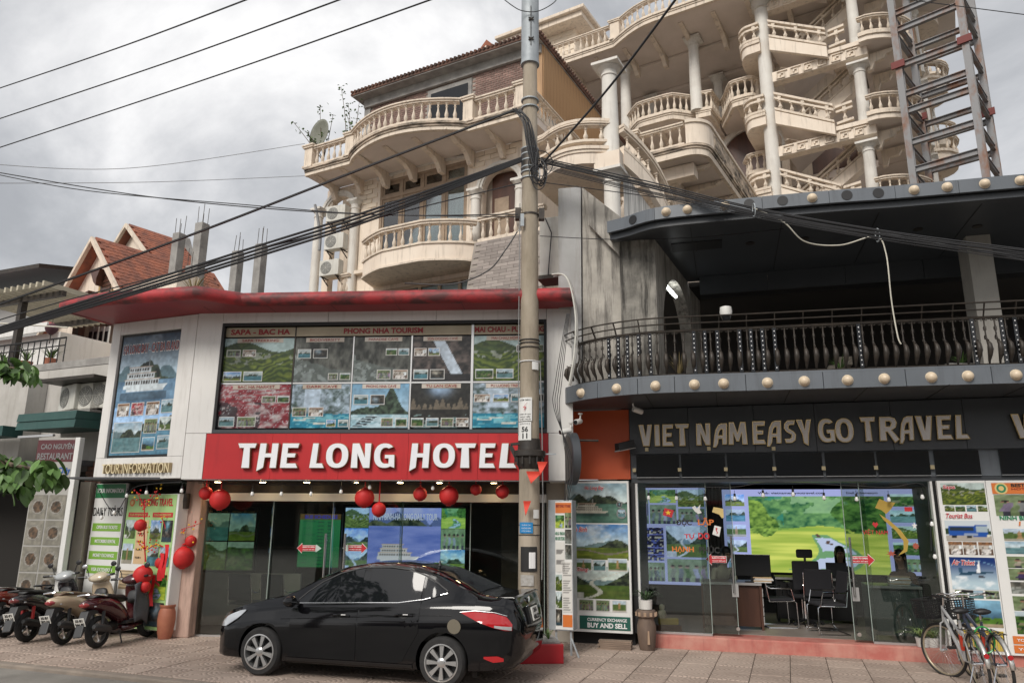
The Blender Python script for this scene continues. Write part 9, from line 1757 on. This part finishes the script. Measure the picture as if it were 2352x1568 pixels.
for x, y, w_ in ((216,640,.3),(190,690,.3)): p = gh.p3(x, y, .1); MB().prism([(p.x-w_,p.z+.25),(p.x+w_,p.z+.3),(p.x+w_*.4,p.z),(p.x+w_*.5,p.z-.25),(p.x-.05,p.z-.1)], .1, .44).build('bracket_carving', M['wood'], g3)
# shutters of the facade seen under the canopy
p = gh.p3(215, 800, -.6)
for k, x in enumerate((205, 216, 229, 241)): a = gh.p3(x, 800, -.6); MB().box(a.x-.12, a.x+.12, -.62, -.58, a.z-.75, a.z+.65).build('shutter', M['whiteplain'], g3); MB().box(a.x-.08, a.x+.08, -.64, -.622, a.z-.05, a.z+.5).build('shutter_panel', M['black'], g3)
a = gh.p3(178, 800, -.3); box('wall_strip', mat('pale_mint', (.50,.60,.56), rough=.8), g3, a.x-.35, a.x+.3, -.35, -.2, a.z-1.6, a.z+1.2); box('corner_pilaster', M['cream_trim'], g3, a.x+.32, a.x+.75, -.5, -.2, a.z-1.6, a.z+1.1); box('lower_wall', M['cream'], g3, a.x-.8, a.x+5, -.19, .45, 0, a.z+1.6)
# concrete stub columns with starter bars
for i, (x, yt, yb, w_) in enumerate(((412,537,600,.26),(465,514,670,.29),(547,578,668,.25),(601,562,668,.26),(440,612,668,.24))):
	c = at(x, yt, 20.5); r_ = thing('column_stub', ('bare concrete column stub with starter bars beside the gabled roof','tallest bare concrete column stub with long starter bars','bare concrete column stub standing alone above the canopy','bare concrete column stub next to the villa','short bare concrete column stub with rusty starter bars')[i], 'column', (c.x,c.y,0), R(-24)); box('shaft', M['conc'], r_, -w_/2, w_/2, -w_/2, w_/2, 4, c.z, bevel=.015)
	for dx in (-1, 1):
		for dy in (-1, 1): MB().tube([(dx*w_*.33,dy*w_*.33,c.z),(dx*w_*.30+rr.uniform(-.03,.03),dy*w_*.33,c.z+rr.uniform(.35,.6))], .009, 5).build('starter_bar', M['iron'], r_)
gr = thing('roof_grass', 'clump of dry grass growing beside the concrete stubs', 'grass', tuple(at(445, 668, 18.5))); tuft(gr, (0,0,-.1), 60, .75, .6, M['leafdry'], 'blade', .014, random.Random(8), .3)
# ================================================================== street tree at the left edge: leaves reach into view
tk = thing('street_tree', 'street tree with broad green leaves reaching in before the restaurant', 'tree', (-6.2, 6.4, 0)); MB().tube([(0,0,0),(.05,.02,1.2),(-.05,.0,2.6),(.1,0,4.0)], [.16,.13,.11,.07], 12).build('trunk', M['bark'], tk, smooth=True)
rg = random.Random(12); twigs = []
def limb(a, b, c, r0, r1):
	q = cr_path([a, b, c], 8); MB().tube(q, [r0+(r1-r0)*i/(len(q)-1) for i in range(len(q))], 6).build('branch', M['bark'], tk, smooth=True); return q
o_ = Vector((-6.2,6.4,0))
def L(x, y, Y): return tuple(at(x, y, Y)-o_)
T1 = limb((-.03,0,2.3), L(-120,1040,6.6), L(30,1068,6.6), .06, .02); T2 = limb(L(20,1066,6.6), L(70,1075,6.55), L(120,1082,6.5), .02, .006); T3 = limb(L(-60,1060,6.6), L(20,1105,6.6), L(60,1110,6.5), .02, .006); T4 = limb((-.04,0,2.7), L(-110,820,6.9), L(10,842,6.9), .05, .012); T5 = limb(L(0,842,6.9), L(40,846,6.9), L(75,852,6.9), .012, .005)
g = []
for i in range(9):
	t = i/8; w_ = .048*math.sin(math.pi*min(1, t*.92+.06))**.8; zz = -.05*t*t; g.append([(.17*t, -w_, zz+.012), (.17*t, 0, zz), (.17*t, w_, zz+.012)])
lfm = MB().loft(g, closed=False, caps=False).mesh('leaf', mat('broad_leaf', (.10,.19,.045), (.065,.13,.03), .45, scale=9, rnd=.45), smooth='all')
def leaves(T, n, drop):
	for k in range(n): p = rg.choice(T)+Vector((rg.gauss(0,.05), rg.gauss(0,.05), rg.gauss(-.01,.04))); o = link('leaf', lfm, tk, p, (rg.uniform(-.7,.7), rg.uniform(.2,drop), rg.uniform(-2.2,2.2))); s_ = rg.uniform(.55,1.0); o.scale = (s_, s_, s_)
leaves(T2, 60, 1.3); leaves(T3, 50, 1.3); leaves(T1[9:], 46, 1.2); leaves(T5, 36, 1.4); leaves(T4[8:], 40, 1.3)
cw = MB(); vl = [v.co.copy() for v in lfm.vertices]; fl_ = [tuple(p.vertices) for p in lfm.polygons]
for k in range(900):
	u = Vector((rg.gauss(0,1), rg.gauss(0,1), rg.gauss(0,1))).normalized()*rg.uniform(.5,1)**.5; mt = Matrix.Translation((-.5+u.x*1.1, u.y*1.2, 4.7+u.z*1.0)) @ Matrix.Rotation(rg.uniform(0,6.28), 4, 'Z') @ Matrix.Rotation(rg.uniform(-.3,1.3), 4, 'Y'); cw.add([mt @ v for v in vl], fl_)
cw.build('crown', MATS['broad_leaf'], tk, smooth='all')['kind'] = 'stuff'
# ================================================================== houses across the street (seen only mirrored in glass and paint)
for i, (x0, x1, h, c) in enumerate(((-30,-19,7.5,(.34,.30,.25)),(-18.8,-9,10,(.45,.42,.36)),(-8.8,-1,7,(.25,.27,.26)),(-.8,8,9,(.42,.36,.28)),(8.2,19,7.5,(.30,.28,.27)),(19.2,32,10,(.38,.36,.33)))):
	t = thing('opposite_house', ('plain shop house facing the hotel with brown front','tall pale shop house across the street','low grey-green shop house across the street','cream shop house facing the red hotel sign','low grey shop house facing the travel office','tall grey shop house across the street')[i], 'house', ((x0+x1)/2, -21, 0)); w_ = (x1-x0)/2; box('wall', mat('opposite_%d' % i, c, (c[0]*.8,c[1]*.8,c[2]*.8), .9, scale=1), t, -w_, w_, -8, 0, 0, h); box('shopfront', M['black'], t, -w_+.5, w_-.5, .002, .05, .1, 2.8); box('awning', M['green_awning'] if i % 2 else M['darkred'], t, -w_, w_, .0, 1.6, 2.9, 3.1)
	for k in range(int(w_)): 
		for z in np.arange(3.8, h-1.2, 2.8): box('window', M['glassdark'], t, -w_+.6+k*2, -w_+1.7+k*2, .002, .06, z, z+1.5)
